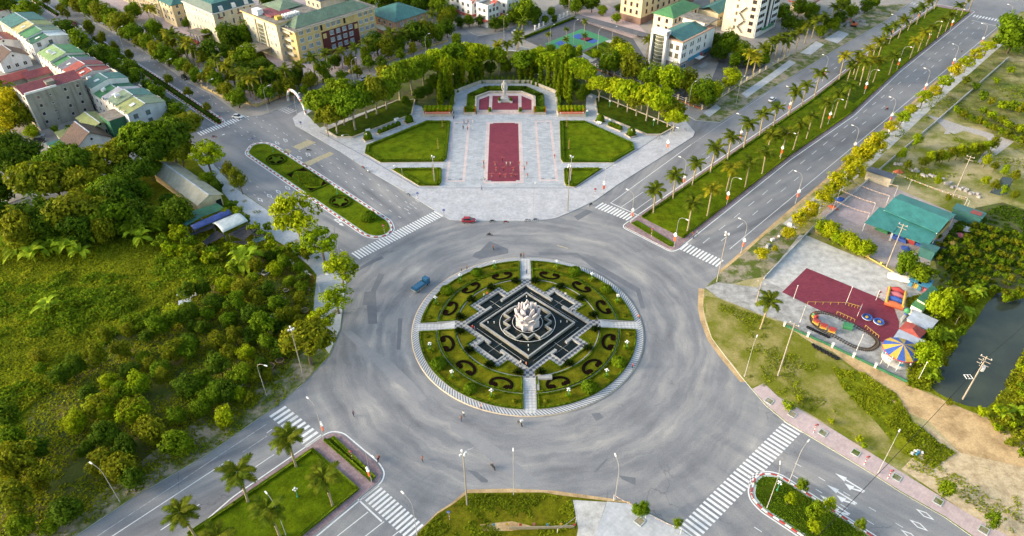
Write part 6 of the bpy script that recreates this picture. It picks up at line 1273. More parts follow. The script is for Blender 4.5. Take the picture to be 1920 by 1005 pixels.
o, Lu, Lv = site('rear_house', 'low house with pale teal gabled roof behind the white office', (1347, 26), 7, Lu=24, Lv=11); body(o, 0, Lu, 0, Lv, 0, 7, 'wall_cream'); gable(o, 0, Lu, 0, Lv, 7.0, 2.4, 'roof_teal', axis='x'); face_windows(o, 'R', (1, Lu - 1), 5, 3, 1, 1, 1.4, 1.6)
o, Lu, Lv = site('office_building', 'white office with teal metal roof and tall curved glass stair tower', (1280, 81.5), 13.5, Lu=27.5, Lv=14)
body(o, 0, Lu, 0, Lv, 4.2, 13.5, 'wall_white'); body(o, -.12, Lu + .1, -.12, Lv, 0, 4.19, 'wall_grey_stone', 'stone_base'); MB().box((Lu / 2, Lv / 2, 13.5), (Lu + .8, Lv + .8, .45)).build('cornice', 'wall_pinkish', o)
slab_roof(o, [(.6, .6, 14.0), (Lu * .80, .6, 14.0), (Lu * .80, Lv * .55, 15.8), (.6, Lv * .55, 15.8)], 'roof_teal'); slab_roof(o, [(.6, Lv * .55 + .01, 15.8), (Lu * .80, Lv * .55 + .01, 15.8), (Lu * .80, Lv - .4, 14.0), (.6, Lv - .4, 14.0)], 'roof_teal')
body(o, Lu * .81, Lu - .2, Lv * .2, Lv, 13.95, 16.2, 'wall_white', 'penthouse'); MB().box((Lu * .93, Lv * .55, 16.2), (Lu * .32, Lv * 1.1, .4)).build('penthouse_roof', 'roof_flat', o)
for k in range(2):
 for x in (1.6, 3.2, 7.5, 9.2, 13.5, 15.2, 20.0): window(o, (x, 0, 6.4 + k * 3.6), 0, .95, 2.0, 'frame_white', 'glass_blue' if x > 5 and x < 16 else 'glass_dark', 0)
 for y in (2.2, 5.2): window(o, (0, y, 6.4 + k * 3.6), -math.pi / 2, 1.5, 1.9, 'frame_brown', 'glass_green')
body(o, 6.5, Lu * .93, -.35, -.13, 3.4, 4.9, 'toy_cyan', 'blue_sign_band'); window(o, (3, -.13, 1.4), 0, 3.8, 1.9, pane='glass_blue'); window(o, (-.13, 3, 1.5), -math.pi / 2, 4.2, 1.9, pane='glass_blue'); window(o, (Lu * .78, -.13, 1.6), 0, 2.4, 1.8)
body(o, Lu * .45, Lu * .6, -2.6, -.36, 3.2, 3.5, 'wall_white', 'porch_roof'); body(o, Lu * .62, Lu * .66, -.6, -.36, 1.5, 4.6, 'red_banner', 'flag_banner')
for k in range(5): MB().box((Lu * .52, -3.4 - k * .35, 0), (7, .35, .9 * (1 - k / 5))).build('step', 'coping', o)
body(o, -2.2, -.0, Lv * .50, Lv * .57, 0, 17, 'wall_white', 'tower_fin'); body(o, -2.2, -.0, Lv * 1.0, Lv * 1.07, 0, 17, 'wall_white', 'tower_fin'); body(o, -2.2, 1.2, Lv * .50, Lv * 1.07, 15.2, 17.2, 'wall_white', 'tower_head')
b = MB(); pr = [(-.6 - 1.3 * math.sin(t), Lv * .575 + (Lv * .42) * i / 8) for i, t in enumerate(np.linspace(0, math.pi, 9))]; b.prism(pr + [(.2, Lv * .995), (.2, Lv * .575)], .5, 15.1); b.build('curved_glass', 'glass_green', o)
for k in range(9): MB().wall([(x - .04, y) for x, y in pr], .1, 1.2 + k * 1.6, 1.32 + k * 1.6).build('transom', 'frame_white', o)
o, Lu, Lv = site('tower_block', 'tall beige tower block with dark ribbon windows and outside stair', (1411, 72.6), 30, B=(1362, 52), C=(1453.5, 51), base=True); body(o, 0, Lu, 0, Lv, 0, 30, 'wall_beige'); body(o, .3, Lu - .3, -.5, -.01, 0, 25, 'wall_white', 'front_bay'); MB().box((Lu / 2, Lv / 2, 25.5), (Lu + 1, Lv + 1, .8)).build('cornice', 'wall_terracotta', o)
for k in range(7):
 window(o, (Lu * .17, -.5, 2.6 + k * 3.4), 0, Lu * .26, 1.7, 'frame_white', 'glass_dark', 2); window(o, (Lu * .83, -.5, 2.6 + k * 3.4), 0, Lu * .24, 1.7, 'frame_white', 'glass_dark', 2)
 window(o, (0, Lv * .14, 2.6 + k * 3.4), -math.pi / 2, 2.0, 1.6, 'frame_brown', 'glass_dark'); window(o, (0, Lv * .62, 2.6 + k * 3.4), -math.pi / 2, 1.0, 1.3, 'frame_brown', 'glass_green')
body(o, Lu * .40, Lu * .47, -.75, -.51, 3, 24, 'glass_dark', 'glass_strip'); body(o, Lu * .58, Lu * .65, -.75, -.51, 3, 24, 'glass_dark', 'glass_strip'); body(o, Lu * .49, Lu * .56, -1.0, -.51, 3, 25, 'wall_white', 'fin'); body(o, Lu * .3, Lu * .8, -1.6, -.51, 2.5, 3.2, 'toy_green', 'shop_fascia')
for k in range(4): slab_roof(o, [(-1.4, Lv * .35 + (k % 2) * 3, 1.5 + k * 3.2), (-.02, Lv * .35 + (k % 2) * 3, 1.5 + k * 3.2), (-.02, Lv * .35 + 3 - (k % 2) * 3, 4.4 + k * 3.2), (-1.4, Lv * .35 + 3 - (k % 2) * 3, 4.4 + k * 3.2)], 'wall_beige', name='stair_flight')
o, Lu, Lv = site('low_pavilion', 'flat-roofed pavilion with red eaves beyond the tower block', (1518, 12), 5, Lu=14, Lv=12); body(o, 1.5, Lu - 1.5, 1.5, Lv - 1.5, 0, 5, 'wall_cream'); MB().box((Lu / 2, Lv / 2, 5), (Lu, Lv, .5)).build('roof', 'roof_red', o); MB().box((Lu / 2, Lv / 2, 5.5), (Lu - 1, Lv - 1, .1)).build('roof_deck', 'roof_flat', o)
o, Lu, Lv = site('background_house', 'dark slate-roofed house behind the yellow civic building', (600, 2), 9, Lu=32, Lv=14); body(o, 0, Lu, 0, Lv, 0, 9, 'wall_cream_pale'); hip(o, 0, Lu, 0, Lv, 9.1, 3.5, 'roof_slate', 1); face_windows(o, 'L', (1, Lv - 1), 3, 2, 3, 2, 1.3, 1.7)
o, Lu, Lv = site('background_house', 'cream block peeping out between tower and annex roofs', (1372, -4), 9, Lu=20, Lv=12); body(o, 0, Lu, 0, Lv, 0, 9, 'wall_beige'); hip(o, 0, Lu, 0, Lv, 9.1, 2.5, 'roof_grey', .8); face_windows(o, 'L', (1, Lv - 1), 3, 2, 3, 2, 1.3, 1.7)
def terrace(A, h0, Lu, houses, group):
 P = G(*A, h0); y = 0.0
 for i, (w, dh, cl, cr, kind, wallm, lab) in enumerate(houses):
  h = h0 + dh; q = P + BV * y; o = thing('terraced_house', lab, 'building', (q.x, q.y, KZ), U_ANG, group); sh = .0 if kind != 'set' else 2.5
  body(o, sh, Lu, .0, w - .04, 0, h, wallm)
  if kind == 'flat':
   MB().box((Lu / 2, w / 2, h), (Lu - .2, w - .3, .1)).build('roof', 'roof_flat', o); parapet(o, 0, Lu, 0, w - .04, h, .9, wallm); tank(o, 4, w / 2, h + .1)
   obj('roof_garden', bush_mesh('roof_garden', 1.2, 1.0, 160, .4, 'leaf_olive'), o, (9, 1.5, h + .1)); obj('roof_garden', bush_mesh('roof_garden', 1.2, 1.0, 160, .4, 'leaf_olive'), o, (12.4, 1.2, h + .1))
  else:
   gable(o, sh, Lu, 0, w - .06, h + .05, 1.7 + .2 * (i % 3), 'roof_' + cl, 'roof_' + cr, 'y', .02 if i else .25, .5)
   gable_wall(o, sh + .1, Lu - .1, .02, h, 1.55 + .2 * (i % 3), wallm)
   if kind == 'tank': tank(o, 3.0, w * .5, h + 1.2)
   if i % 2 == 0: slab_roof(o, [(3.0, w * .3, h + 1.05), (5.0, w * .3, h + 1.45), (5.0, w * .5, h + 1.45), (3.0, w * .5, h + 1.05)], 'roof_white', .06, 'skylight')
  face_windows(o, 'L', (.4, w - .4), max(1, int(w / 3.5)), 2.2, 3.4, 3 if h > 9 else 2, 1.1, 1.5, (sh, 0), bars=0)
  for k in range(3 if h > 9 else 2): window(o, (Lu, w / 2, 2.0 + k * 3.4), math.pi / 2, min(2.4, w * .5), 1.8, pane='glass_dark')
  if i == 0:
   for k in range(2):
    for x in (Lu * .18, Lu * .5): window(o, (x, 0, 4.2 + k * 3.2), 0, 1.5, 1.6, 'toy_cyan', 'glass_green', 1)
  y += w
 return P
terrace((239, 214.5), 10, 14.6, [
 (10, 0, 'olive', 'greygreen', 'gable', 'wall_pale_blue', 'end terrace with olive and yellow roof and pale blue gable wall'), (8, .3, 'greygreen', 'teal', 'tank', 'wall_warm_white', 'terraced house with grey-green roof next to the end gable'),
 (6, -.6, 'grey', 'grey', 'gable', 'wall_warm_white', 'terraced house with pale grey sheet roof'), (8, -1.4, 'green', 'darkgreen', 'tank', 'wall_white', 'terraced house with bright green roof and steel tank'),
 (8.5, .8, 'teal', 'teal', 'gable', 'wall_white', 'terraced house with long teal roof'), (7.5, -.3, '', '', 'flat', 'wall_warm_white', 'terraced house with planted roof terrace and water tank'),
 (6.5, .0, 'red', 'red', 'gable', 'wall_warm_white', 'terraced house with brick red sheet roof beside the roof terrace'), (6.5, .6, 'red', 'maroon', 'gable', 'wall_warm_white', 'terraced house with patched red roof'),
 (7, .2, 'slate', 'slate', 'gable', 'wall_white', 'terraced house with dark slate roof'), (7, -.5, 'green', 'green', 'gable', 'wall_cream_pale', 'terraced house with mid green roof beside the slate one'),
 (15, .5, 'lightgreen', 'green', 'tank', 'wall_warm_white', 'wide end terrace with light green roof')], 'terraced houses of the lower row')
terrace((58, 80), 10, 16, [(7, -.8, 'darkgreen', 'white', 'gable', 'wall_white', 'white terraced house with dark green porch roof and pergola'), (9, .0, 'green', 'greygreen', 'gable', 'wall_white', 'terraced house with green roof and small cream roof tower'), (9, .5, 'yellow', 'olive', 'gable', 'wall_warm_white', 'terraced house with ochre sheet roof'), (17, 1.0, 'teal', 'teal', 'gable', 'wall_cream_pale', 'wide terraced house with teal roof at the far end')], 'terraced houses of the upper row')
o, Lu, Lv = site('apartment_block', 'grey stained concrete apartment block with dark red roof', (46, 180), 14.5, Lu=21, Lv=12); body(o, .3, Lu, 0, Lv, 0, 14.5, 'wall_concrete_moss'); body(o, 0, .29, -.2, Lv + .1, 0, 14.5, 'wall_warm_white', 'front_wall'); slab_roof(o, [(-.3, .8, 14.6), (Lu + .2, .8, 14.6), (Lu + .2, Lv * .55, 16.4), (-.3, Lv * .55, 16.4)], 'roof_maroon'); slab_roof(o, [(-.3, Lv * .55 + .01, 16.4), (Lu + .2, Lv * .55 + .01, 16.4), (Lu + .2, Lv, 14.6), (-.3, Lv, 14.6)], 'roof_maroon')
body(o, .3, Lu * .55, -.03, .6, 14.5, 15.2, 'wall_white', 'ledge'); MB().box((Lu * .5, Lv * .25, 15.2), (3.2, 3, 1.2)).build('roof_hatch', 'roof_flat', o)
for k in range(4):
 for x, w, h_ in ((3.4, 1.0, 1.2), (7.6, .6, .6), (13.2, 1.0, 1.2), (17.8, 1.0, 1.2)): window(o, (x + .25 * k, 0, 2.0 + k * 3.3), 0, w, h_, 'concrete', 'glass_dark', 0)
face_windows(o, 'L', (.5, Lv - .5), 3, 2, 3.3, 4, 2.2, 1.6, bars=1)
def cottage(A, h, Lu, Lv, rise, wallm, roofm, label, axis='y'):
 o, Lu, Lv = site('gabled_house', label, A, h, Lu=Lu, Lv=Lv); body(o, 0, Lu, 0, Lv, 0, h, wallm); gable(o, 0, Lu, 0, Lv, h, rise, roofm, roofm, axis, .7)
 if axis == 'y': gable_wall(o, 0, Lu, .0, h, rise * .93, wallm); q = MB(); q.lathe([(.45, 0), (.45, .06), (.01, .07)], seg=12); q = q.build('round_vent', 'glass_dark', o, (Lu / 2, -.01, h + rise * .4)); q.rotation_euler = (R_(90), 0, 0)
 face_windows(o, 'R', (.8, Lu - .8), 3, 1.4, 1, 1, 1.3, 1.5); face_windows(o, 'L', (.8, Lv - .8), 2, 1.4, 1, 1, 1.3, 1.5); return o
cottage((142, 281), 4.5, 12.5, 12, 4.6, 'wall_white', 'roof_brown', 'white house with steep brown roof and round vent behind the shade trees')
cottage((0, 118), 5, 12, 11, 3.8, 'wall_white', 'roof_brown', 'white house with dark brown gable roof above the red-roofed sheds'); cottage((-18, 88), 6, 12, 14, 2.5, 'wall_white', 'roof_maroon', 'white house with flat red roof beside the upper terrace')
cottage((172, 241), 5, 6.5, 13, 1.2, 'wall_cream_pale', 'roof_olive', 'narrow cream house with olive roof beside the green-walled house')
cottage((52, 148), 5, 14, 8, 1.6, 'wall_concrete_moss', 'roof_maroon', 'mossy shed with red sheet roof behind the apartment block', 'x'); cottage((-5, 160), 5, 13, 9, 1.6, 'wall_concrete_moss', 'roof_red', 'mossy shed with bright red roof at the lane', 'x')
cottage((-8, 22), 6, 10, 10, 2.2, 'wall_white', 'roof_maroon', 'red-roofed house at the top of the street', 'x'); cottage((12, 6), 6, 12, 10, 1.6, 'wall_white', 'roof_teal', 'teal-roofed house at the top of the street', 'x')
o, Lu, Lv = site('lean_to', 'long mossy lean-to roof between apartment block and brown house', (112, 258), 3, Lu=16, Lv=5); slab_roof(o, [(0, 0, 2.6), (Lu, 0, 2.6), (Lu, Lv, 3.4), (0, Lv, 3.4)], 'roof_olive', name='roof'); body(o, .3, Lu - .3, .3, Lv - .3, 0, 2.4, 'wall_concrete_moss')
o, Lu, Lv = site('lean_to', 'small teal lean-to beside the parked cars', (100, 282), 3, Lu=5, Lv=7); slab_roof(o, [(0, 0, 2.6), (Lu, 0, 2.6), (Lu, Lv, 3.2), (0, Lv, 3.2)], 'roof_teal', name='roof'); body(o, .3, Lu - .3, .3, Lv - .3, 0, 2.4, 'wall_white')
o, Lu, Lv = site('green_wall_house', 'flat-roofed house with dark green sheet wall between the terraces', (205, 228), 8, Lu=6, Lv=9); body(o, 0, Lu, 0, Lv, 0, 8, 'roof_darkgreen'); MB().box((Lu / 2, Lv / 2, 8), (Lu + .3, Lv + .3, .2)).build('roof', 'roof_flat', o)
o, Lu, Lv = site('barn', 'long barn with faded beige sheet roof beside the nursery', (372, 384), 3.8, B=(279, 325), C=(416, 367)); body(o, 0, Lu, 0, Lv, 0, 3.8, 'wall_cream'); gable(o, 0, Lu, 0, Lv, 3.85, 1.9, 'roof_beige', 'roof_beige', 'y', .6); gable_wall(o, 0, Lu, .0, 3.8, 1.75, 'wall_cream_pale'); body(o, Lu * .72, Lu * .95, -.05, -.01, 0, 2.6, 'glass_dark', 'doorway')
ZS = lambda pts: zoomed(320, 360, 8.378, pts)
def shed(name, label, quad, z, mat, sag=0.0, arch=0.0, posts='metal_grey', n=8):
 A, B, C, D = GL(ZS(quad), z); c = (A + B + C + D) / 4; o = thing(name, label, 'shelter', (c.x, c.y, KZ))
 b = MB(); vs_ = []
 for i in range(n + 1):
  t = i / n
  for j in range(n + 1):
   s_ = j / n; p = (A * (1 - s_) + B * s_) * (1 - t) + (D * (1 - s_) + C * s_) * t - c; p.z = z - KZ + arch * math.sin(math.pi * t) - sag * math.sin(math.pi * t) * math.sin(math.pi * s_) + (sag and random.uniform(-.1, .1)); vs_.append(p)
 b.add(vs_, [(i * (n + 1) + j, i * (n + 1) + j + 1, (i + 1) * (n + 1) + j + 1, (i + 1) * (n + 1) + j) for i in range(n) for j in range(n)], 0, bool(arch)); me = b.mesh('roof', mat)
 bm = bmesh.new(); bm.from_mesh(me); bmesh.ops.solidify(bm, geom=bm.faces[:], thickness=.06); bmesh.ops.recalc_face_normals(bm, faces=bm.faces[:]); bm.to_mesh(me); bm.free(); obj('roof', me, o)
 for p in (A, B, C, D): q = p - c; MB().box((q.x * .96, q.y * .96, 0), (.14, .14, z - KZ - .08)).build('post', posts, o)
 return o
shed('shed', 'nursery shed with teal sheet roof', [(165, 480), (345, 300), (475, 400), (245, 530)], 3.4, 'roof_teal'); shed('shed', 'nursery shed with dark green sheet roof', [(350, 295), (735, 180), (860, 265), (478, 398)], 3.5, 'roof_darkgreen')
shed('arched_shelter', 'arched shelter covered in blue tarpaulin', [(300, 530), (880, 275), (965, 345), (365, 605)], 2.9, 'roof_blue', arch=.7); shed('arched_shelter', 'arched shelter covered in pale plastic sheet', [(655, 490), (1040, 330), (1215, 455), (820, 640)], 3.1, 'roof_white', arch=.9)
shed('shade_net', 'long black shade net below the blue shelter', [(225, 690), (660, 505), (700, 560), (262, 712)], 2.4, 'black_net', .2); shed('shade_net', 'draped black shade net on leaning poles', [(492, 790), (715, 610), (865, 680), (560, 835)], 2.4, 'black_net', .5); shed('shade_net', 'wide rippled black shade net along the pavement', [(905, 665), (1190, 510), (1340, 600), (1150, 760)], 2.5, 'black_net', .5); shed('shade_net', 'black shade net strip next to the pavement fence', [(1200, 505), (1280, 520), (1500, 690), (1310, 690)], 2.5, 'black_net', .4); shed('shade_net', 'small dark teal shade net at the corner', [(1285, 745), (1460, 690), (1505, 740), (1345, 800)], 2.3, 'roof_mansard', .3); shed('shade_net', 'black shade net hanging low over the flower shrubs', [(960, 780), (1150, 765), (1330, 795), (1190, 830)], 2.2, 'black_net', .4)
pt = G(350, 575); tag(MB().box((0, 0, 1.6), (3.2, 2.2, .06)).box((-1.4, -.9, 0), (.1, .1, 1.6)).box((1.4, .9, 0), (.1, .1, 1.6)).build('tin_shelter', 'roof_silver', None, (pt.x, pt.y, KZ), .4), 'little silver tin shelter among the orchard trees', 'shelter')
ZC = lambda pts: zoomed(900, 0, 3.865, pts)
sheet('sports_court', ZC([(465, 320), (740, 210), (940, 285), (680, 395)]), 'toy_green', KZ + .02)
for quad, m_ in (([(540, 315), (590, 295), (640, 320), (590, 340)], 'toy_blue'), ([(590, 340), (640, 320), (700, 345), (650, 365)], 'red_tile'), ([(635, 355), (690, 330), (740, 350), (690, 368)], 'toy_blue'), ([(665, 265), (715, 245), (770, 268), (715, 288)], 'toy_blue'), ([(718, 285), (770, 266), (825, 285), (775, 303)], 'red_tile'), ([(765, 298), (815, 280), (865, 298), (815, 318)], 'toy_blue')): sheet('court_zone', ZC(quad), m_, KZ + .026)
for k in range(7):
 a = [(740 + k * 26 * .5, 385 + 0)]; f0 = k / 7; f1 = (k + 1) / 7
 A, B, C, D = (Vector((*p, 0)) for p in ((748, 385), (905, 300), (1005, 340), (820, 425))); q = [A + (B - A) * f0, A + (B - A) * f1, D + (C - D) * f1, D + (C - D) * f0]; sheet('turf_strip', ZC([(p.x, p.y) for p in q]), 'lawn_shade' if k % 2 else 'lawn', KZ + .02)
sheet('court_surround', ZC([(720, 400), (745, 385), (820, 428), (1010, 340), (905, 300), (940, 288), (1070, 325), (810, 450)]), 'concrete', KZ + .012)
A, B = G(1081, 30, 3), G(1212, 66, 3); o = thing('parking_canopy', 'long grey parking canopy beside the brick courtyard', 'canopy', (A.x, A.y, KZ), math.atan2(B.y - A.y, B.x - A.x)); L = (B - A).length
slab_roof(o, [(0, -2, 2.6), (L, -2, 2.6), (L, 2, 3.2), (0, 2, 3.2)], 'asphalt_lot', name='roof')
for i in range(8): MB().box((2 + i * (L - 4) / 7, 1.2, 0), (.15, .15, 2.95)).build('post', 'metal_grey', o)
# ------------------------------------------------------------------ lamps, masts, poles, signs, fences
def lamp_proto(deco):
 o = proto(thing('street_lamp', 'x', 'lamp'))
 MB().tube([(0, 0, 0), (0, 0, .6), (0, 0, .62), (0, 0, 8.6)], [.13, .12, .075, .055], 7).build('pole', 'lamp_post', o)
 MB().tube([(0, 0, 8.6), (.05, 0, 9.6), (.4, 0, 10.4), (1.1, 0, 10.9), (2.3, 0, 11.1)], [.055, .05, .045, .04, .035], 6).build('arm', 'lamp_post', o)
 MB().box((2.75, 0, 11.0), (.9, .28, .16), taper=.8).build('lamp_head', 'lamp_head', o)
 if deco:
  b = MB(); b.prism([(x * .42, z_ * .42) for x, z_ in ((-1, 0), (1, 0), (1.5, 1.2), (.7, .9), (.9, 2.2), (0, 3.0), (-.9, 2.2), (-.7, .9), (-1.5, 1.2))], -.12, .12); e = b.build('lotus_panel', 'globe', o, (.0, -.32, 4.2)); e.rotation_euler = (R_(90), 0, 0)
  MB().ball((0, -.32, 4.2), .34, 8, 6).build('lantern', 'globe', o); MB().box((0, -.3, 2.4), (.7, .12, 1.3)).build('banner', 'orange_banner', o)
 return o
LP0, LP1 = lamp_proto(False), lamp_proto(True)
def lamps(lst, ang, label, group, deco=False, z=KZ):
 for x, y in lst: p = G(x, y, z); dup(LP1 if deco else LP0, (p.x, p.y, z), ang, label, group)
TOL, TOR = V_ANG, V_ANG + math.pi
lamps([(1183, 418), (1279, 354), (1385, 269), (1476, 215), (1542, 152), (1670, 72), (1718, 40)], TOL, 'street lamp with lotus lantern on the plaza edge of the boulevard median', 'lotus lamps on the plaza edge', True, .12)
lamps([(1264, 463), (1362, 385), (1463, 298), (1552, 233), (1620, 176), (1681, 131), (1739, 81), (1781, 57)], TOR, 'street lamp with orange banner on the vacant-lot edge of the median', 'banner lamps on the vacant-lot edge', True, .12)
lamps([(1389, 475), (1491, 382), (1596, 292), (1665, 236), (1729, 179), (1782, 131), (1836, 90), (1884, 52)], TOL, 'street lamp with lotus lantern along the stone-strewn far kerb', 'lotus lamps along the far kerb', True)
lamps([(607, 822)], TOL, 'lamp with lotus panel at the nose of the brick-path median', None, True); lamps([(697, 904)], TOR, 'lamp with lotus panel at the outer corner of the brick-path median', None, True); lamps([(536, 1003)], TOL, 'street lamp between the palms of the brick-path median', None); lamps([(782, 1003)], TOL, 'street lamp at the tip of the open lot beside the crossing', None)
lamps([(500, 742)], TOR + .4, 'street lamp with white panel on the nursery verge', None); lamps([(607, 577)], R_(10), 'street lamp among the feathery trees', None); lamps([(636, 481)], U_ANG, 'street lamp beside the feathery trees at the zebra crossing', None); lamps([(421, 310)], U_ANG, 'street lamp at the pavement beside the barn trees', None)
lamps([(225, 941)], TOL + .3, 'street lamp on the verge below the orchard', None); lamps([(663, 301)], U_ANG + math.pi, 'street lamp at the plaza kerb beside the rumble strips', None); lamps([(758, 359)], U_ANG + math.pi, 'street lamp at the plaza kerb near the parked motorbikes', None)
lamps([(1251, 287)], TOR, 'lotus lamp on the plaza kerb below the shady lawn', None, True); lamps([(1131, 365)], R_(0), 'lotus lamp on the plaza kerb near the palm crossing', None, True); lamps([(1000, 408)], R_(80), 'street lamp at the plaza front kerb with leaf litter', None)
lamps([(1396, 706)], R_(60), 'street lamp on the dry grass beside the roundabout', None); lamps([(1646, 887)], R_(50), 'street lamp on the pink pavement', None); lamps([(1479, 905)], R_(45), 'street lamp at the nose of the rounded median facing the pavement', None); lamps([(1438, 952)], R_(70), 'street lamp on the grass of the rounded median', None); lamps([(1153, 938)], R_(100), 'street lamp at the bunting corner of the open lot', None); lamps([(963, 928)], R_(90), 'slim street lamp on the open lot edge', None)
lamps([(664, 158), (800, 110), (504, 213), (560, 228), (1290, 205), (1380, 195), (1120, 98), (1031, 92), (1075, 82), (1146, 96), (945, 72), (233, 95), (323, 160), (400, 200)], U_ANG, 'plain street lamp along the back streets', 'plain lamps of the back streets')
def mast(px, h, label, group=None, heads=4, mat='pole_concrete'):
 p = G(*px); o = thing('floodlight_mast', label, 'mast', (p.x, p.y, KZ), group=group); MB().tube([(0, 0, 0), (0, 0, h)], [.17, .09], 8).build('pole', mat, o)
 MB().box((0, 0, h - .5), (1.3, .1, .1)).box((0, 0, h - .1), (.1, 1.1, .1)).build('crossarm', 'metal_grey', o)
 for k in range(heads): a = k * math.pi / 2 + .5; MB().box((.55 * math.cos(a), .55 * math.sin(a), h - .45 + .3 * (k % 2)), (.45, .3, .4), a).build('floodlight', 'lamp_head', o)
for px, lab in (((1343.7, 529), 'tall floodlight mast at the funfair corner'), ((571, 712), 'tall floodlight mast on the nursery verge'), ((876, 947), 'tall floodlight mast on the open lot'), ((1064.3, 396), 'tall floodlight mast on the plaza apron')): mast(px, 16.5, lab)
mast((815, 341), 9.6, 'slim floodlight mast in the small lawn beside the median', None, 2, 'metal_grey'); mast((1069.5, 341), 9.6, 'slim floodlight mast in the small lawn beside the boulevard', None, 2, 'metal_grey')
def upole(px, top, label, arms=2):
 p = G(*px); o = thing('utility_pole', label, 'pole', (p.x, p.y, KZ)); MB().tube([(0, 0, 0), (0, 0, top)], [.22, .13], 7).build('pole', 'pole_concrete', o)
 for k in range(arms): MB().box((0, 0, top - .5 - k * 1.0), (2.4, .12, .12), V_ANG).build('crossarm', 'pole_concrete', o)
 for k in range(3): q = (k - 1) * 1.0; MB().ball((q * math.cos(V_ANG), q * math.sin(V_ANG), top - .2), .14, 6, 4).build('insulator', 'pot_white', o)
 return o
upole((1458.5, 705), 17, 'tall concrete pole on the dry grass by the tyres', 1); upole((1787, 369), 15, 'tall concrete pole with lamps beyond the pavilion', 2); upole((1661.5, 502), 15, 'power pole with two crossarms in front of the teal pavilion', 2); upole((182, 437), 7, 'leaning grey stump pole in the overgrown field', 0); upole((1418, 567), 7, 'thin pole at the funfair gate', 0)
o = upole((1804.8, 749), 13.8, 'power pole carrying a transformer at the edge of the pond', 3)
for q in ((.6, 0, 9.3), (.9, .3, 9.3)): MB().box(q, (.6, .5, 1.1)).build('transformer', 'metal_white', o)
MB().box((-1.6, -.6, 7.4), (1.6, .1, .1)).box((-1.6, .6, 7.4), (1.6, .1, .1)).box((-2.3, 0, 7.4), (.1, 1.2, .1)).box((-.9, 0, 7.4), (.1, 1.2, .1)).box((-1.6, 0, 7.4), (.1, 1.2, .1)).build('service_platform', 'metal_white', o)
for k in range(6): MB().ball((.3 * (-1) ** k, .2, 10.3 + k * .5), .13, 6, 4).build('insulator', 'pot_white', o)
def cable(a, za, b, zb, sag, label, r=.03):
 A, B = G(*a), G(*b); n = 14; pts = []
 for i in range(n + 1): t = i / n; pts.append((A.x + (B.x - A.x) * t, A.y + (B.y - A.y) * t, za + (zb - za) * t - sag * 4 * t * (1 - t)))
 tag(MB().tube(pts, r, 4).build('power_cable', 'rubber'), label, 'cable')
cable((1804.8, 749), 13, (1400, 1180), 12, 1.5, 'power cable crossing the pink pavement and rounded median', .05); cable((1804.8, 749), 13.4, (2050, 520), 13, 1.5, 'power cable running over the pond')
def sign_proto(mat):
 o = proto(thing('traffic_sign', 'x', 'sign')); b = MB()
 for k in range(5): b.box((0, 0, k * .5), (.12, .12, .5), mi=k % 2)
 b.build('post', ['kerb_white', 'kerb_red'], o); d = MB(); d.lathe([(.01, .0), (.42, .0), (.42, .05), (.01, .06)], seg=14); q = d.build('disc', mat, o, (0, -.1, 2.75)); q.rotation_euler = (R_(90), 0, 0)
 MB().box((0, -.17, 2.68), (.55, .02, .14)).build('symbol', 'toy_white', o); return o
SG0, SG1 = sign_proto('toy_red'), sign_proto('toy_blue')
for px, pr, lab in (((1221, 444), SG0, 'red no-entry sign in the nose hedge of the palm median'), ((721, 437), SG0, 'red no-entry sign at the zebra end of the planted median'), ((661, 862), SG0, 'red no-entry sign in the double hedge of the brick-path median'), ((784, 376), SG1, 'blue round sign at the plaza kerb by the motorbikes'), ((833, 408), SG1, 'blue round sign at the plaza corner by the red car'), ((477, 273), SG1, 'blue round sign at the rounded end of the planted median'), ((601, 482), SG1, 'blue round sign under the feathery trees'), ((566, 242), SG1, 'blue round sign at the plaza corner near the arch'), ((416, 231), SG0, 'red sign at the end of the narrow hedge median'), ((843, 975), SG1, 'blue sign on the open lot'), ((1115, 368), SG0, 'red notice sign beside the plaza lotus lamp'), ((1525, 812), SG0, 'striped sign on the pink pavement near the crossing'), ((1620, 872), SG0, 'striped sign on the pink pavement at midway'), ((1664, 898), SG0, 'striped sign on the pink pavement near the lamp')):
 p = G(*px); dup(pr, (p.x, p.y, KZ), 0, lab)
def fence(pts, label, wallm, pill, gap=3.4, wh=.7, ph=2.2, rails=True, cat='fence', name='fence'):
 P = GL(pts); o = thing(name, label, cat); pm = MB().box((0, 0, 0), (.5, .5, ph)).box((0, 0, ph), (.7, .7, .2)).mesh('pillar', pill)
 if wh: MB().wall(P, .22, KZ, KZ + wh).build('low_wall', wallm, o)
 for a, b in zip(P, P[1:]):
  d = b - a; n = max(1, int(d.length / gap)); rz = math.atan2(d.y, d.x)
  for i in range(n): q = a + d * i / n; obj('pillar', pm, o, (q.x, q.y, KZ), rz)
  if rails:
   for zz in (ph * .5, ph * .85): MB().tube([a + Vector((0, 0, KZ + zz)), b + Vector((0, 0, KZ + zz))], .05, 4).build('rail', 'metal_white', o)
fence([(445, 190), (482, 201), (538, 178), (548, 176)], 'yellow pillared fence round the corner garden', 'wall_cream_yellow', 'wall_cream_yellow', 3.2, .9, 1.7); fence([(572, 166), (690, 128), (800, 91), (840, 78)], 'yellow pillared fence before the civic building', 'wall_cream_yellow', 'wall_cream_yellow', 3.2, .9, 1.7)
fence([(1105, 126), (1200, 162), (1316, 206)], 'cream pillared fence of the white office grounds', 'wall_terracotta', 'wall_cream', 3.6, .5, 2.4); fence([(1003, 57), (1071, 27)], 'white pillared fence beside the street with the hedge', 'wall_white', 'wall_white', 3.2, .3, 2.2); fence([(1316, 206), (1400, 152), (1480, 105)], 'low fence along the boulevard side of the office', 'wall_cream', 'wall_cream', 5, .3, 1.6)
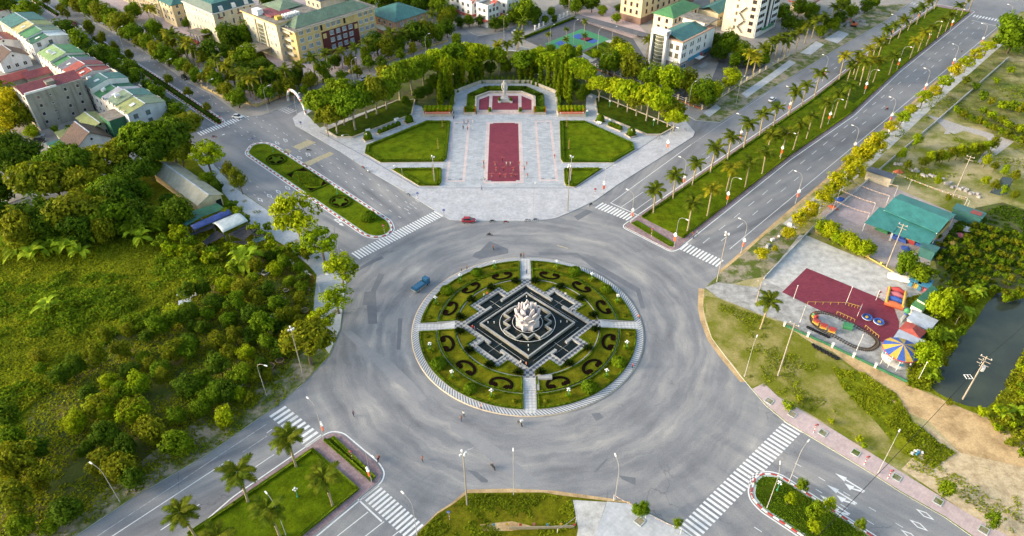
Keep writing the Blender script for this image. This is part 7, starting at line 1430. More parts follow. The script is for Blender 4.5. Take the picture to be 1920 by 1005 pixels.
fence([(380, 165), (440, 195)], 'low yellow wall along the school pavement', 'wall_cream_yellow', 'wall_cream_yellow', 4, .9, 1.3, False)
tag(MB().wall(GL([(1432, 524), (1522, 430), (1565, 395), (1660, 310), (1760, 225), (1890, 110)]), .25, KZ, 1.0).build('boundary_wall', 'concrete'), 'low concrete boundary wall behind the kerb trees', 'wall')
fence([(1530, 436), (1580, 456), (1676, 512)], 'yellow kerb rail under the screen trees', 'yellow_line', 'yellow_line', 4, .3, .8, False)
fence([(1470, 612), (1560, 652), (1640, 690), (1700, 718)], 'low green fence between funfair and sand track', 'roof_darkgreen', 'pot_white', 4.5, .7, 1.3, False)
A, B = G(541, 190), G(574, 215); c = (A + B) / 2; o = thing('festive_arch', 'pink and white flower arch over the side street entrance', 'arch', (c.x, c.y, KZ), math.atan2(B.y - A.y, B.x - A.x)); rad = (B - A).length / 2
b = MB(); b.tube([(rad * math.cos(t), 0, 7 * math.sin(t)) for t in np.linspace(0, math.pi, 25)], .55, 7); b.build('arch_frame', 'wall_white', o)
for k in range(34):
 t = math.pi * (k + .5) / 34; MB().ball((rad * math.cos(t) + random.uniform(-.3, .3), random.uniform(-.4, .1), 7 * math.sin(t) + random.uniform(-.3, .3)), random.uniform(.35, .6), 6, 4).build('flower', random.choice(['toy_pink', 'toy_pink', 'toy_white', 'roof_lightgreen', 'toy_orange']), o)
def bench(px, rz, label):
 p = G(*px); o = thing('bench', label, 'bench', (p.x, p.y, KZ), rz); MB().box((0, 0, .42), (2.0, .5, .1)).build('seat', 'metal_white', o); MB().box((0, .25, .5), (2.0, .08, .5)).build('backrest', 'metal_white', o)
 for x in (-.8, .8): MB().box((x, 0, 0), (.12, .45, .42)).build('leg', 'metal_white', o)
for px, rz, lab in ((Z5((890, 750))[0], R_(35), 'white bench behind the dome shrub near the arch'), (Z5((1205, 628))[0], R_(35), 'white bench behind the five ball shrubs'), (Z6((370, 668))[0], R_(-30), 'white bench beside the dome shrub of the shady walk'), (Z6((338, 490))[0], R_(80), 'white bench on the walk beside the shady lawn'), (Z6((275, 378))[0], R_(-30), 'white bench at the top of the walk by the cypress')): bench(px, rz, lab)
for px in Z5((880, 850), (1200, 700), (680, 640)) + Z6((490, 690), (728, 805), (490, 480), (975, 690), (240, 590)) + zoomed(440, 240, 3.865, [(280, 175), (745, 480)]) + [(558, 932), (1457, 920), (1010, 150), (885, 138)]: p = G(*px); dup(GLP, (p.x, p.y, KZ), 0, 'white globe lamp on a short green post along the lawns', 'globe lamps along walks and medians')
for px in [(436, 358), (459, 378), (479, 398), (485, 398), (556, 453), (575, 468), (595, 484), (628, 586), (618, 636), (1199, 978)] + zoomed(1360, 705, 3.35, [(275, 160), (420, 243), (612, 360), (818, 485), (1075, 640), (1335, 790), (1620, 970)]):
 p = G(*px); o = thing('tree_pit', 'square planting pit in the pavement', 'planter', (p.x, p.y, KZ + .03), R_(45), 'planting pits in the pavements'); MB().wall([(-.8, -.8), (.8, -.8), (.8, .8), (-.8, .8)], .16, -.03, .12, True).build('rim', 'kerb', o); MB().box((0, 0, -.02), (1.5, 1.5, .09)).build('soil', 'verge', o)
for px in zoomed(780, 140, 4.568, [(227, 450), (190, 640), (148, 860), (1290, 450), (1308, 640), (1330, 860)]):
 p = G(*px); o = thing('wire_decoration', 'tall yellow wire figure standing in a plaza lawn', 'decoration', (p.x, p.y, KZ + .2), 0, 'yellow wire figures on the lawns'); b = MB()
 for k in range(6): b.box((0, 0, .3 + k * .6), (.9 - .08 * (k % 3), .08, .07))
 b.box((0, 0, 0), (.1, .1, 4.2)); b.build('frame', 'toy_yellow', o); MB().box((0, 0, 0), (.5, .5, .1)).build('base', 'pot_clay', o)
cols = ['toy_yellow', 'toy_red', 'toy_white', 'toy_orange', 'toy_blue']
def bunting(a, b, z0, z1, label, n=26, group=None, fl=.34):
 A, B = G(*a), G(*b); o = thing('bunting', label, 'bunting', (A.x, A.y, 0), group=group); D = B - A; s_ = MB(); f = MB(); pts = []
 for i in range(n + 1):
  t = i / n; zz = z0 + (z1 - z0) * t - .8 * 4 * t * (1 - t) * .5; q = D * t; pts.append((q.x, q.y, zz))
  if i < n:
   d = D.normalized() * fl * .5; f.add([(q.x - d.x, q.y - d.y, zz), (q.x + d.x, q.y + d.y, zz), (q.x, q.y, zz - fl)], [(0, 1, 2)], i % 3)
 for q in (pts[0], pts[-1]): MB().tube([(q[0], q[1], KZ), q], .05, 4).build('pole', 'metal_white', o)
 s_.tube(pts, .03, 3).build('string', 'toy_white', o); stuff(f.build('flags', ['toy_yellow', 'toy_orange', 'toy_white'], o))
ZP = lambda *p: zoomed(1560, 320, 5.583, p)
for k, (a, b) in enumerate((((330, 155), (650, 275)), ((140, 210), (560, 375)), ((50, 310), (415, 455)), ((0, 430), (350, 560)), ((600, 125), (1390, 430)), ((790, 205), (1370, 400)))): a, b = ZP(a, b); bunting(a, b, 4.2, 4.2, 'string of orange and white bunting over the pavilion forecourt', 30, 'bunting strings of the pavilion')
bunting((1150, 940), (1195, 960), 2.2, 2, 'colourful bunting along the corner pavement by the street lamp', 14); bunting((1210, 972), (1275, 1003), 2, 2.2, 'colourful bunting along the corner pavement by the sapling', 18); bunting((1080, 980), (1045, 1000), 2.2, 1.6, 'short bunting at the concrete apron', 10)
for i in range(7):
 p = G(926 + i * 25, 992 - (i % 2)); o = thing('small_flag', 'small coloured flag on a stick in the open lot', 'flag', (p.x, p.y, KZ), 0, 'row of small flags in the open lot'); MB().box((0, 0, 0), (.06, .06, 1.9)).build('stick', 'metal_grey', o); MB().box((.0, -.03, 1.1), (.5, .04, .7)).build('cloth', ['toy_cyan', 'toy_yellow', 'toy_red', 'toy_pink', 'toy_cyan', 'toy_yellow', 'toy_red'][i], o)
tag(MB().wall(GL([(955, 993), (1030, 992), (1075, 990)]), .2, KZ, .9).build('timber_rail', 'trunk_pale'), 'low timber rail behind the row of small flags', 'fence')
for i in range(46):
 t = i / 46; a = (1432 + (1872 - 1432) * t + random.uniform(-3, 3), 468 + (62 - 468) * t + random.uniform(-2, 3)); p = G(*a); s_ = random.uniform(.5, 1.1)
 tag(MB().box((0, 0, 0), (1.5 * s_, 1.0 * s_, .8 * s_), taper=.8).build('stone_block', random.choice(['coping', 'white_stone', 'metal_white']), None, (p.x, p.y, KZ + .02), random.random() * 3), 'wrapped pale stone block left along the far kerb', 'stone', 'stone blocks along the far kerb')
for i in range(14):
 p = G(1575 + random.uniform(0, 50), 52 - random.uniform(0, 14)); tag(MB().box((0, 0, 0), (1.8, 1.1, .9), taper=.85).build('stone_block', 'coping', None, (p.x, p.y, KZ + .03), random.random() * 3), 'pale stone slab piled beside the digger', 'stone', 'stone slabs beside the digger')
for i in range(30):
 t = i / 30; p = G(1680 + t * 160 + random.uniform(-3, 3), 308 + t * 62 + random.uniform(-4, 4)); tag(MB().box((0, 0, 0), (1.4, 1.0, .6), taper=.7).build('rough_stone', 'gravel', None, (p.x, p.y, KZ + .02), random.random() * 3), 'rough white stone in the row across the waste ground', 'stone', 'row of rough stones')
# ------------------------------------------------------------------ vehicles
def loft(rings):
 b = MB(); n = len(rings[0]); vs_ = [p for r in rings for p in r]
 b.add(vs_, [(i * n + k, i * n + (k + 1) % n, (i + 1) * n + (k + 1) % n, (i + 1) * n + k) for i in range(len(rings) - 1) for k in range(n)] + [tuple(range(n))[::-1], tuple((len(rings) - 1) * n + k for k in range(n))], 0, False); return b
def car_proto(paint, suv=False, name='car'):
 o = proto(thing(name, 'x', 'car')); H = .12 if suv else 0; L = 4.5
 st = [(-2.25, .55, .62, .80), (-2.1, .34, .80, .86), (-1.4, .30, .92, .90), (0, .28, .95, .91), (1.2, .30, .92, .90), (1.95, .34, .78, .86), (2.25, .5, .62, .76)]
 b = loft([[(x, -w, z0 + H), (x, w, z0 + H), (x, w, z1 * .8 + H), (x, w * .9, z1 + H), (x, -w * .9, z1 + H), (x, -w, z1 * .8 + H)] for x, z0, z1, w in st]); b.build('body', paint, o)
 cab = [(-1.75 if suv else -1.5, .90, .92, .80), (-1.45 if suv else -.95, .90, 1.42, .68), (-.2, .90, 1.5, .68), (.45, .90, 1.42, .66), (1.15, .90, .93, .78)]
 loft([[(x, -.8, z0 + H), (x, .8, z0 + H), (x, w, z1 + H), (x, -w, z1 + H)] for x, z0, z1, w in cab]).build('window_glass', 'glass_dark', o)
 b = MB().box((-.45 if not suv else -.6, 0, 1.49 + H), (1.5 if not suv else 1.9, 1.26, .06)); b.build('roof_panel', paint, o)
 for x in (-1.4, 1.4):
  for y in (-.84, .84): w_ = obj('wheel', WHEEL, o, (x, y, .33)); obj('rim', RIM, w_)
 for y in (-.6, .6): MB().box((2.2, y, .62 + H), (.12, .3, .14)).build('headlight', 'globe', o); MB().box((-2.2, y, .66 + H), (.12, .3, .14)).build('taillight', 'toy_red', o)
 return o
w = MB(); w.tube([(0, -.11, 0), (0, .11, 0)], .33, 14); WHEEL = w.mesh('wheel', 'rubber'); w = MB(); w.tube([(0, -.12, 0), (0, .12, 0)], .18, 10); RIM = w.mesh('rim', 'metal_grey')
CARS = {k: car_proto('car_' + k, k in ('red', 'black'), 'parked_car') for k in ('red', 'white', 'black', 'silver', 'grey')}
for px, k, rz, lab in (((879, 416), 'red', 0, 'red car parked at the front kerb of the plaza'), ((446, 221), 'white', R_(-15), 'white car on the crossing beside the narrow hedge median'), ((1447, 189), 'white', U_ANG, 'white car driving up the boulevard'), ((347, 148), 'black', V_ANG + math.pi, 'black car parked at the school kerb'), ((72, 258), 'silver', R_(20), 'silver car parked by the lane trees'), ((75, 267), 'black', R_(20), 'black car parked beside the silver one in the lane'), ((67, 288), 'silver', R_(-25), 'silver car parked across the lane from the teal lean-to'), ((150, 331), 'grey', R_(20), 'dark grey car half hidden under the shade trees'), ((1061, 12), 'white', R_(30), 'white car parked by the shop street palms'), ((988, 34), 'white', R_(50), 'white car by the hedge of the court lot'), ((966, 62), 'white', R_(50), 'white car parked at the corner before the palms'), ((1203, 70), 'black', R_(-20), 'black car under the parking canopy'), ((806, 49), 'silver', R_(40), 'silver car in the forecourt behind the palms'), ((1501, 63), 'red', R_(50), 'red car in front of the tower garden'), ((140, 46), 'red', V_ANG, 'red car at the faint crossing by the street trees'), ((683, 150), 'silver', R_(47), 'silver car in the back street beside the plaza trees'), ((0, 256), 'black', R_(140), 'dark car at the edge of the lane'), ((585, 158), 'silver', R_(47), 'silver car behind the civic fence'), ((405, 102), 'silver', R_(45), 'silver car under the entrance trees'), ((1092, 2), 'red', R_(40), 'dark red car far along the shop street')):
 p = G(*px); dup(CARS[k], (p.x, p.y, .01 if px[1] > 170 and px[0] > 430 or px[0] in (140, 347) else KZ + .01), rz, lab)
p = G(790, 539); o = thing('truck', 'blue flatbed truck driving round the island', 'truck', (p.x, p.y, .01), R_(52), None)
MB().box((2.0, 0, .5), (1.5, 1.9, 1.75), taper=.9).build('cab', 'car_blue', o); MB().box((2.62, 0, 1.3), (.34, 1.7, .6)).build('windscreen', 'glass_dark', o); MB().box((-.9, 0, .65), (4.2, 2.0, .25)).build('bed', 'metal_grey', o)
for y in (-.97, .97): MB().box((-.9, y, .9), (4.2, .08, .55)).build('side_board', 'car_blue', o)
MB().box((-2.97, 0, .9), (.08, 2.0, .55)).build('tail_board', 'car_blue', o); MB().box((-.9, 0, .92), (3.8, 1.8, .6), taper=.9).build('load', 'car_blue', o)
for x in (-2.0, 1.9):
 for y in (-.85, .85): w_ = obj('wheel', WHEEL, o, (x, y, .36)); w_.scale = (1.1, 1.3, 1.1); obj('rim', RIM, w_)
p = G(1600, 50); o = thing('excavator', 'orange excavator working among stone slabs', 'excavator', (p.x, p.y, KZ + .02), R_(150)); MB().box((0, -.8, 0), (2.6, .5, .8)).build('track', 'rubber', o); MB().box((0, .8, 0), (2.6, .5, .8)).build('track', 'rubber', o); MB().box((-.3, 0, .85), (2.4, 1.9, 1.0)).build('house', 'toy_orange', o); MB().box((.3, .5, 1.85), (1.1, .9, .9)).build('cab', 'glass_dark', o); MB().tube([(.9, 0, 1.5), (2.6, 0, 3.4), (4.2, 0, 2.8), (4.8, 0, .9)], .2, 6).build('boom', 'toy_orange', o); MB().box((4.7, 0, .3), (.7, .8, .7)).build('bucket', 'metal_grey', o)
def bike_proto(mat, name='motorbike', motor=True):
 o = proto(thing(name, 'x', name)); R = .3
 for x in (-.62, .62): b = MB(); b.tube([(x + R * math.cos(t), 0, R + R * math.sin(t)) for t in np.linspace(0, 2 * math.pi, 15)], .06 if motor else .025, 5, cap=False); b.build('wheel', 'rubber', o)
 if motor:
  MB().tube([(-.6, 0, .55), (-.2, 0, .6), (.2, 0, .5), (.5, 0, .85)], [.16, .2, .16, .08], 7).build('body', mat, o); MB().box((-.25, 0, .72), (.85, .26, .12)).build('seat', 'rubber', o)
 else: b = MB(); b.tube([(-.62, 0, .3), (-.15, 0, .8), (.45, 0, .8), (0, 0, .3), (-.15, 0, .8)], .025, 4); b.build('frame', mat, o); MB().box((-.18, 0, .88), (.26, .12, .06)).build('saddle', 'rubber', o)
 b = MB(); b.tube([(.62, 0, .3), (.48, 0, 1.0)], .035, 4); b.tube([(.42, -.33, 1.05), (.48, 0, 1.0), (.42, .33, 1.05)], .03, 4); b.build('handlebar', 'metal_grey', o); return o
BK = [bike_proto('car_black'), bike_proto('car_red'), bike_proto('car_white'), bike_proto('car_blue')]; BC = bike_proto('metal_grey', 'bicycle', False)
Z7 = lambda *p: zoomed(900, 240, 3.865, p)
MOTO = [(q, R_(10)) for q in Z7((90, 682), (188, 688), (345, 676), (402, 672))]
for i, (px, rz) in enumerate(MOTO): p = G(*px); dup(BK[i % 4], (p.x, p.y, .01), rz, 'motorbike parked along the front kerb of the plaza', 'motorbikes at the front kerb')
for i, px in enumerate(Zq((932, 292), (966, 318), (1260, 489))): p = G(*px); dup(BK[(i + 1) % 4], (p.x, p.y, .01), V_ANG, 'motorbike parked at the plaza kerb beside the planted median', 'motorbikes beside the median road')
p = G(*Z7((803, 562))[0]); dup(BK[0], (p.x, p.y, .01), U_ANG, 'dark motorbike at the plaza end of the palm crossing')
for i, px in enumerate([(851, 222), (850, 214)]): p = G(*px); dup(BK[i % 2], (p.x, p.y, KZ + .01), R_(80), 'motorbike parked beside the banner wall on the arch side', 'motorbikes by the banner wall')
for px in zoomed(780, 140, 4.568, [(575, 905), (595, 912), (240, 808)]) + Z6((1020, 840), (1045, 830), (1330, 740)): p = G(*px); dup(BC, (p.x, p.y, KZ + .02), random.random() * 6, 'bicycle left standing on the plaza paving', 'bicycles on the plaza')
# ------------------------------------------------------------------ people
def person_mesh(name, arms, stride, bend=0.0):
 s_ = stride; n = [((0, 0, .95), (.125, .10)), ((0, bend * .3, 1.12), (.115, .09)), ((0, bend, 1.38), (.14, .09)), ((0, bend * 1.1, 1.5), (.052, .052)), ((0, bend * 1.15 - .01, 1.62), (.085, .10)), ((0, bend * 1.15, 1.71), (.065, .075))]
 e = [(0, 1), (1, 2), (2, 3), (3, 4), (4, 5)]
 for sx in (-1, 1):
  a = arms[0 if sx < 0 else 1]; i = len(n); n += [((sx * .19, bend, 1.41), .055), ((sx * (.19 + a[0][0]), bend + a[0][1], 1.41 + a[0][2]), .042), ((sx * (.19 + a[1][0]), bend + a[1][1], 1.41 + a[1][2]), .034), ((sx * (.19 + a[1][0] * 1.12), bend + a[1][1] * 1.12, 1.41 + a[1][2] * 1.1), .03)]
  e += [(2, i), (i, i + 1), (i + 1, i + 2), (i + 2, i + 3)]
  i = len(n); f = s_ * sx; n += [((sx * .1, 0, .86), .09), ((sx * .11, f * .5 - .03, .48), .062), ((sx * .11, f, .09), .045), ((sx * .115, f - .13, .04), .036)]; e += [(0, i), (i, i + 1), (i + 1, i + 2), (i + 2, i + 3)]
 fm = lambda c: 4 if c.z > 1.64 and c.y > -.06 + bend * 1.15 else (0 if c.z > 1.45 or (abs(c.x) > .27) or abs(c.y - bend) > .3 and c.z > 1.0 else (1 if c.z > .92 else (2 if c.z > .1 else 3)))
 return skinned(name, n, e, ['skin', 'shirt_red', 'trousers_dark', 'rubber', 'hair'], 0, 1, fm)
DN = ((.05, .0, -.29), (.07, -.06, -.54)); UPA = ((.2, -.05, .16), (.18, -.1, .42)); FW = ((.06, -.2, -.16), (.02, -.45, -.05)); OUT = ((.27, 0, .02), (.52, -.02, .05)); BNT = ((.08, .04, -.26), (.04, -.2, -.35))
PM = {k: person_mesh('person', *v) for k, v in dict(stand=((DN, DN), .0), walk=((BNT, DN), .22), up=((UPA, OUT), .06), out=((OUT, OUT), .12), forward=((FW, FW), .05)).items()}
def person(px, pose, rz, shirt, trousers, label, group=None, z=KZ + .01, sc=1.12):
 p = G(*px, z); o = obj('person', PM[pose], None, (p.x, p.y, z), rz); o.scale = (sc,) * 3; tag(o, label, 'person', group)
 for i, m_ in ((1, shirt), (2, trousers)): o.material_slots[i].link = 'OBJECT'; o.material_slots[i].material = MAT[m_]
ZX = lambda *p: zoomed(780, 140, 4.568, p)
for i, q in enumerate(ZX((740, 742), (680, 782), (688, 828), (750, 828), (835, 828), (650, 880), (718, 882), (766, 887), (817, 882), (854, 887), (885, 780), (948, 782), (928, 822), (956, 882), (583, 815), (580, 772))): person(q, ('up', 'out', 'forward', 'up')[i % 4], R_(180 if i else 0), 'shirt_red', 'trousers_tan' if i % 3 else 'trousers_dark', 'person in red top exercising on the dark red carpet paving', 'exercise group in red tops', KZ + .02)
for i, q in enumerate(ZX((775, 782), (809, 782))): person(q, 'out', R_(180), 'shirt_white', 'trousers_tan', 'person in white top exercising among the red group', 'exercisers in white tops', KZ + .02)
for i, q in enumerate(ZX((405, 470), (443, 478), (485, 470), (412, 420), (447, 415), (488, 420))): person(q, 'walk', R_(30 * i), ('shirt_dark', 'shirt_orange', 'shirt_white')[i % 3], ('trousers_dark', 'trousers_dark', 'shirt_white')[i % 3], 'person walking with the small group near the banner wall', 'walkers near the banner wall', KZ + .02)
person(ZX((1186, 718))[0], 'stand', 0, 'shirt_red', 'trousers_tan', 'person standing alone beside the big hedge lawn edge'); person(ZX((563, 990))[0], 'walk', R_(90), 'shirt_blue', 'trousers_blue', 'person in blue crossing the plaza below the bicycles')
ZR = lambda *p: zoomed(760, 460, 2.957, p)
for i, (q, lab) in enumerate(((ZR((641, 70))[0], 'person in dark clothes at the head of the plaza-side garden path'), (ZR((656, 68))[0], 'person in orange beside the dark-clad one at the garden path'), (ZR((312, 144))[0], 'person with bare arms jogging on the striped walk near the truck'), (ZR((342, 138))[0], 'second jogger on the striped walk near the truck'), (ZR((672, 160))[0], 'person in blue on the plaza-side garden path'), (ZR((420, 908))[0], 'person walking on the striped walk near the open lot'), (ZR((325, 948))[0], 'person stepping off the striped walk onto the road'), (ZR((310, 972))[0], 'bare-shouldered person walking on the road by the island'), (ZR((1258, 682))[0], 'person walking on the striped walk on the funfair side'), (ZR((1292, 412))[0], 'person in orange at the funfair-side path head'))): person(q, ('stand', 'walk')[i % 2], i, ('shirt_dark', 'shirt_orange', 'skin', 'skin', 'shirt_blue', 'shirt_orange', 'shirt_white', 'skin', 'shirt_red', 'shirt_orange')[i], ('trousers_dark', 'trousers_blue')[i % 2], lab, z=.21 if i not in (6, 7) else .01)
for i, (q, lab) in enumerate(((ZR((455, 285))[0], 'person by the fountain arm near the truck'), (ZR((437, 293))[0], 'second person by the fountain arm near the truck'), (ZR((385, 478))[0], 'person in purple on the checkered walk by the nursery path'), (ZR((374, 470))[0], 'person in red on the checkered walk by the nursery path'), (ZR((640, 664))[0], 'person in white on the checkered walk near the steps'), (ZR((670, 674))[0], 'person in orange on the checkered walk near the steps'), (ZR((888, 288))[0], 'person in white on the checkered walk by the boulevard arm'), (ZR((925, 372))[0], 'person in white on the checkered walk by the funfair corner'))): person(q, 'stand', i, ('shirt_orange', 'shirt_white', 'shirt_purple', 'shirt_red', 'shirt_white', 'shirt_orange', 'shirt_white', 'shirt_white')[i], 'trousers_dark', lab, z=1.05)
Zs = lambda *p: zoomed(440, 720, 3.527, p)
for q, pose, sh, lab in ((Zs((788, 213))[0], 'walk', 'shirt_purple', 'person in purple walking across the open asphalt'), (Zs((1243, 512))[0], 'walk', 'shirt_orange', 'person in orange walking across the road toward the lot'), ((1297, 443), 'stand', 'shirt_orange', 'person in orange at the corner of the palm median'), ((1293, 446), 'stand', 'shirt_blue', 'person in blue at the corner of the palm median'), ((1300, 448), 'walk', 'shirt_dark', 'person in dark clothes stepping off the palm median'), ((1306, 441), 'walk', 'shirt_white', 'person in white on the boulevard beside the palm median')): person(q, pose, 1, sh, 'trousers_dark', lab, z=.12)
for q, lab in (((924, 877), 'dark motorbike with rider crossing the open road'), ((975, 796), 'motorbike carrying a white box beside the island'), ((918, 442), 'motorbike with rider below the plaza'), ((925, 467), 'motorbike with rider on the dark road patch'), ((710, 862), 'motorbike with rider at the outer corner of the brick-path median'), ((402, 258), 'motorbike on the road beside the street trees'), ((1662, 206), 'motorbike with rider on the far boulevard'), ((1803, 97), 'motorbike far along the boulevard'), ((579, 283), 'motorbike crossing the rumble strips')):
 p = G(*q); o = dup(BK[len(lab) % 4], (p.x, p.y, .01), len(lab) * .7, lab)
 if 'rider' in lab: person(q, 'forward', len(lab) * .7 - math.pi / 2 + math.pi, 'shirt_orange' if len(lab) % 2 else 'shirt_dark', 'trousers_dark', 'rider on the ' + lab.replace('motorbike with rider', 'motorbike').replace('dark motorbike with rider', 'dark motorbike'), z=.2, sc=.92)
p = G(975, 796); tag(MB().box((-.4, 0, .8), (.6, .6, .5)).build('white_box', 'toy_white', None, (p.x, p.y, .02), 32 * .7), 'white box strapped on the motorbike beside the island', 'box')
# ------------------------------------------------------------------ funfair
ZF = lambda *p: zoomed(1420, 520, 5.025, p); fz = KZ + .045
p = G(*ZF((1315, 775))[0]); o = thing('carousel', 'carousel with blue and yellow striped tent roof and red scalloped edge', 'carousel', (p.x, p.y, fz)); R = 4.3
MB().lathe([(3.6, 0), (3.6, .25), (.01, .26)], seg=24).build('platform', 'concrete', o); MB().tube([(0, 0, .2), (0, 0, 4.7)], .3, 8).build('centre_pole', 'toy_yellow', o)
for k in range(14):
 a0, a1 = 2 * math.pi * k / 14, 2 * math.pi * (k + 1) / 14; am = (a0 + a1) / 2
 MB().add([(0, 0, 5.0), (R * .5 * math.cos(a0), R * .5 * math.sin(a0), 4.25), (R * math.cos(a0), R * math.sin(a0), 3.3), (R * math.cos(a1), R * math.sin(a1), 3.3), (R * .5 * math.cos(a1), R * .5 * math.sin(a1), 4.25)], [(0, 1, 4), (1, 2, 3, 4)]).build('tent_panel', 'toy_blue' if k % 2 else 'toy_yellow', o)
 MB().add([(R * math.cos(a0), R * math.sin(a0), 3.3), (R * math.cos(a0), R * math.sin(a0), 3.12), (R * 1.01 * math.cos(am), R * 1.01 * math.sin(am), 3.0), (R * math.cos(a1), R * math.sin(a1), 3.12), (R * math.cos(a1), R * math.sin(a1), 3.3)], [(0, 1, 2, 3, 4)]).build('valance', 'toy_red', o)
for k in range(7):
 a = k * 2 * math.pi / 7; MB().tube([(3.2 * math.cos(a), 3.2 * math.sin(a), .2), (3.2 * math.cos(a), 3.2 * math.sin(a), 3.5)], .05, 5).build('pole', 'metal_white', o); MB().box((3.2 * math.cos(a), 3.2 * math.sin(a), .8), (1.0, .35, .6), a + 1.57).build('ride_seat', ('toy_white', 'toy_cyan')[k % 2], o)
loop = [(540, 345), (600, 335), (720, 365), (860, 435), (990, 500), (1090, 560), (1130, 610), (1120, 650), (1060, 685), (980, 680), (880, 645), (760, 580), (640, 520), (560, 470), (515, 420), (515, 370)]
LPTS = smooth_line([(*v.xy, fz) for v in GL(ZF(*loop))] + [(*G(*ZF(loop[0])[0]).xy, fz)], 5); o = thing('toy_railway', 'oval toy railway track beside the sand track', 'track')
for d in (-.4, .4): L_o = offset_line(LPTS[:-1], d, True); MB().tube([(x, y, fz + .12) for x, y in L_o] + [(*L_o[0], fz + .12)], .06, 4).build('rail', 'rubber', o)
sl = MB().box((0, 0, 0), (.28, 1.3, .09)).mesh('sleeper', 'trunk')
for a, b in zip(LPTS[::1], LPTS[1:]): obj('sleeper', sl, o, (a.x, a.y, fz), math.atan2((b - a).y, (b - a).x))
TR = thing('toy_train', 'red and yellow toy train on the oval track', 'train', (0, 0, 0))
def wagon(px, rz, loco=False):
 p = G(*ZF(px)[0]); w_ = obj('locomotive' if loco else 'wagon', MB().box((0, 0, .3), (2.3, 1.1, .55)).mesh('chassis', 'toy_yellow'), TR, (p.x, p.y, fz), rz); w_.scale = (.78,) * 3
 if loco: MB().tube([(.2, 0, 1.2), (1.3, 0, 1.2)], .42, 8).build('boiler', 'toy_green', w_); MB().tube([(1.0, 0, 1.5), (1.0, 0, 2.2)], .15, 6).build('chimney', 'toy_red', w_); MB().box((-.6, 0, .85), (1.0, 1.1, 1.2)).build('cab', 'toy_red', w_)
 else:
  for x in (-1.0, 1.0):
   for y in (-.5, .5): MB().box((x, y, .85), (.1, .1, .9)).build('post', 'toy_yellow', w_)
  MB().box((0, 0, 1.75), (2.4, 1.3, .14)).build('canopy', 'toy_red', w_); MB().box((0, 0, .85), (1.6, .9, .35)).build('bench', 'toy_orange', w_)
wagon((535, 395), R_(100), True); wagon((548, 445), R_(125)); wagon((615, 488), R_(150)); wagon((695, 525), R_(152))
for px in ((1030, 390), (1140, 432)):
 p = G(*ZF(px)[0]); o = thing('bumper_boat', 'blue round bumper boat standing on the dark red court', 'boat', (p.x, p.y, fz), random.random() * 6, 'bumper boats on the court', .82); MB().lathe([(.5, .1), (1.3, .05), (1.65, .35), (1.55, .75), (1.2, .8), (1.1, .4), (.01, .35)], seg=18).build('hull', 'toy_blue', o); MB().lathe([(1.62, .3), (1.72, .42), (1.62, .52)], seg=18).build('fender', 'toy_white', o); MB().box((-.3, 0, .4), (.7, .9, .5)).build('seat', 'toy_yellow', o); MB().tube([(.5, 0, .4), (.4, 0, 1.1)], .08, 5).build('steering_column', 'rubber', o)
p = G(*ZF((1290, 225))[0]); o = thing('inflatable_slide', 'inflatable slide in orange blue yellow and pink', 'slide', (p.x, p.y, fz), R_(60))
for k, (m_, x) in enumerate((('toy_orange', -3.0), ('toy_blue', -1.0), ('toy_pink', 1.0), ('toy_red', 3.0))):
 b = MB(); b.tube([(x, -2.3, .6), (x, 0, .9 + .25 * k), (x, 2.3, .8)], [.75, .95, .75], 8); b.build('air_cushion', m_, o)
for y in (-2.0, 2.0): MB().tube([(-3.6, y, 1.4), (0, y, 1.8), (3.6, y, 1.5)], .35, 7).build('side_tube', 'toy_yellow', o)
def hut(quad, h, rise, roofm, wallm, label, name='kiosk', flatroof=True):
 P = GL(ZF(*quad), h); c = sum(P, Vector()) / 4; o = thing(name, label, 'building', (c.x, c.y, fz)); Q = [(p - c) for p in P]
 MB().prism([(q.x * .92, q.y * .92) for q in Q], 0, h - .15).build('wall', wallm, o)
 if flatroof: slab_roof(o, [(q.x, q.y, h + (rise if i < 2 else 0)) for i, q in enumerate(Q)], roofm, name='roof')
 else:
  e0, e1 = (Q[0] + Q[3]) / 2, (Q[1] + Q[2]) / 2; r0, r1 = e0 * .75 + e1 * .25, e0 * .25 + e1 * .75
  MB().add([(q.x, q.y, h) for q in Q] + [(r0.x, r0.y, h + rise), (r1.x, r1.y, h + rise)], [(0, 1, 5, 4), (1, 2, 5), (2, 3, 4, 5), (3, 0, 4)]).build('roof', roofm, o)
 return o
hut([(1400, 400), (1480, 318), (1705, 410), (1620, 515)], 3, .3, 'roof_silver', 'wall_white', 'shed with silver sheet roof beside the red roof'); hut([(1275, 580), (1330, 500), (1590, 605), (1480, 660)], 3, .3, 'roof_silver', 'wall_maroon', 'shed with silver sheet roof next to the carousel'); hut([(1330, 490), (1400, 415), (1600, 515), (1530, 580)], 3.2, 1.0, 'roof_red', 'toy_blue', 'kiosk with hipped red roof between silver sheds', flatroof=False)
hut([(1500, 210), (1640, 80), (1700, 120), (1590, 255)], 4, .2, 'roof_darkgreen', 'wall_cream_pale', 'shed with long dark green roof under the lime tree'); hut([(1445, 265), (1495, 215), (1600, 260), (1555, 320)], 3.2, .1, 'roof_green', 'wall_white', 'small annex with light green roof beside the dark green shed')
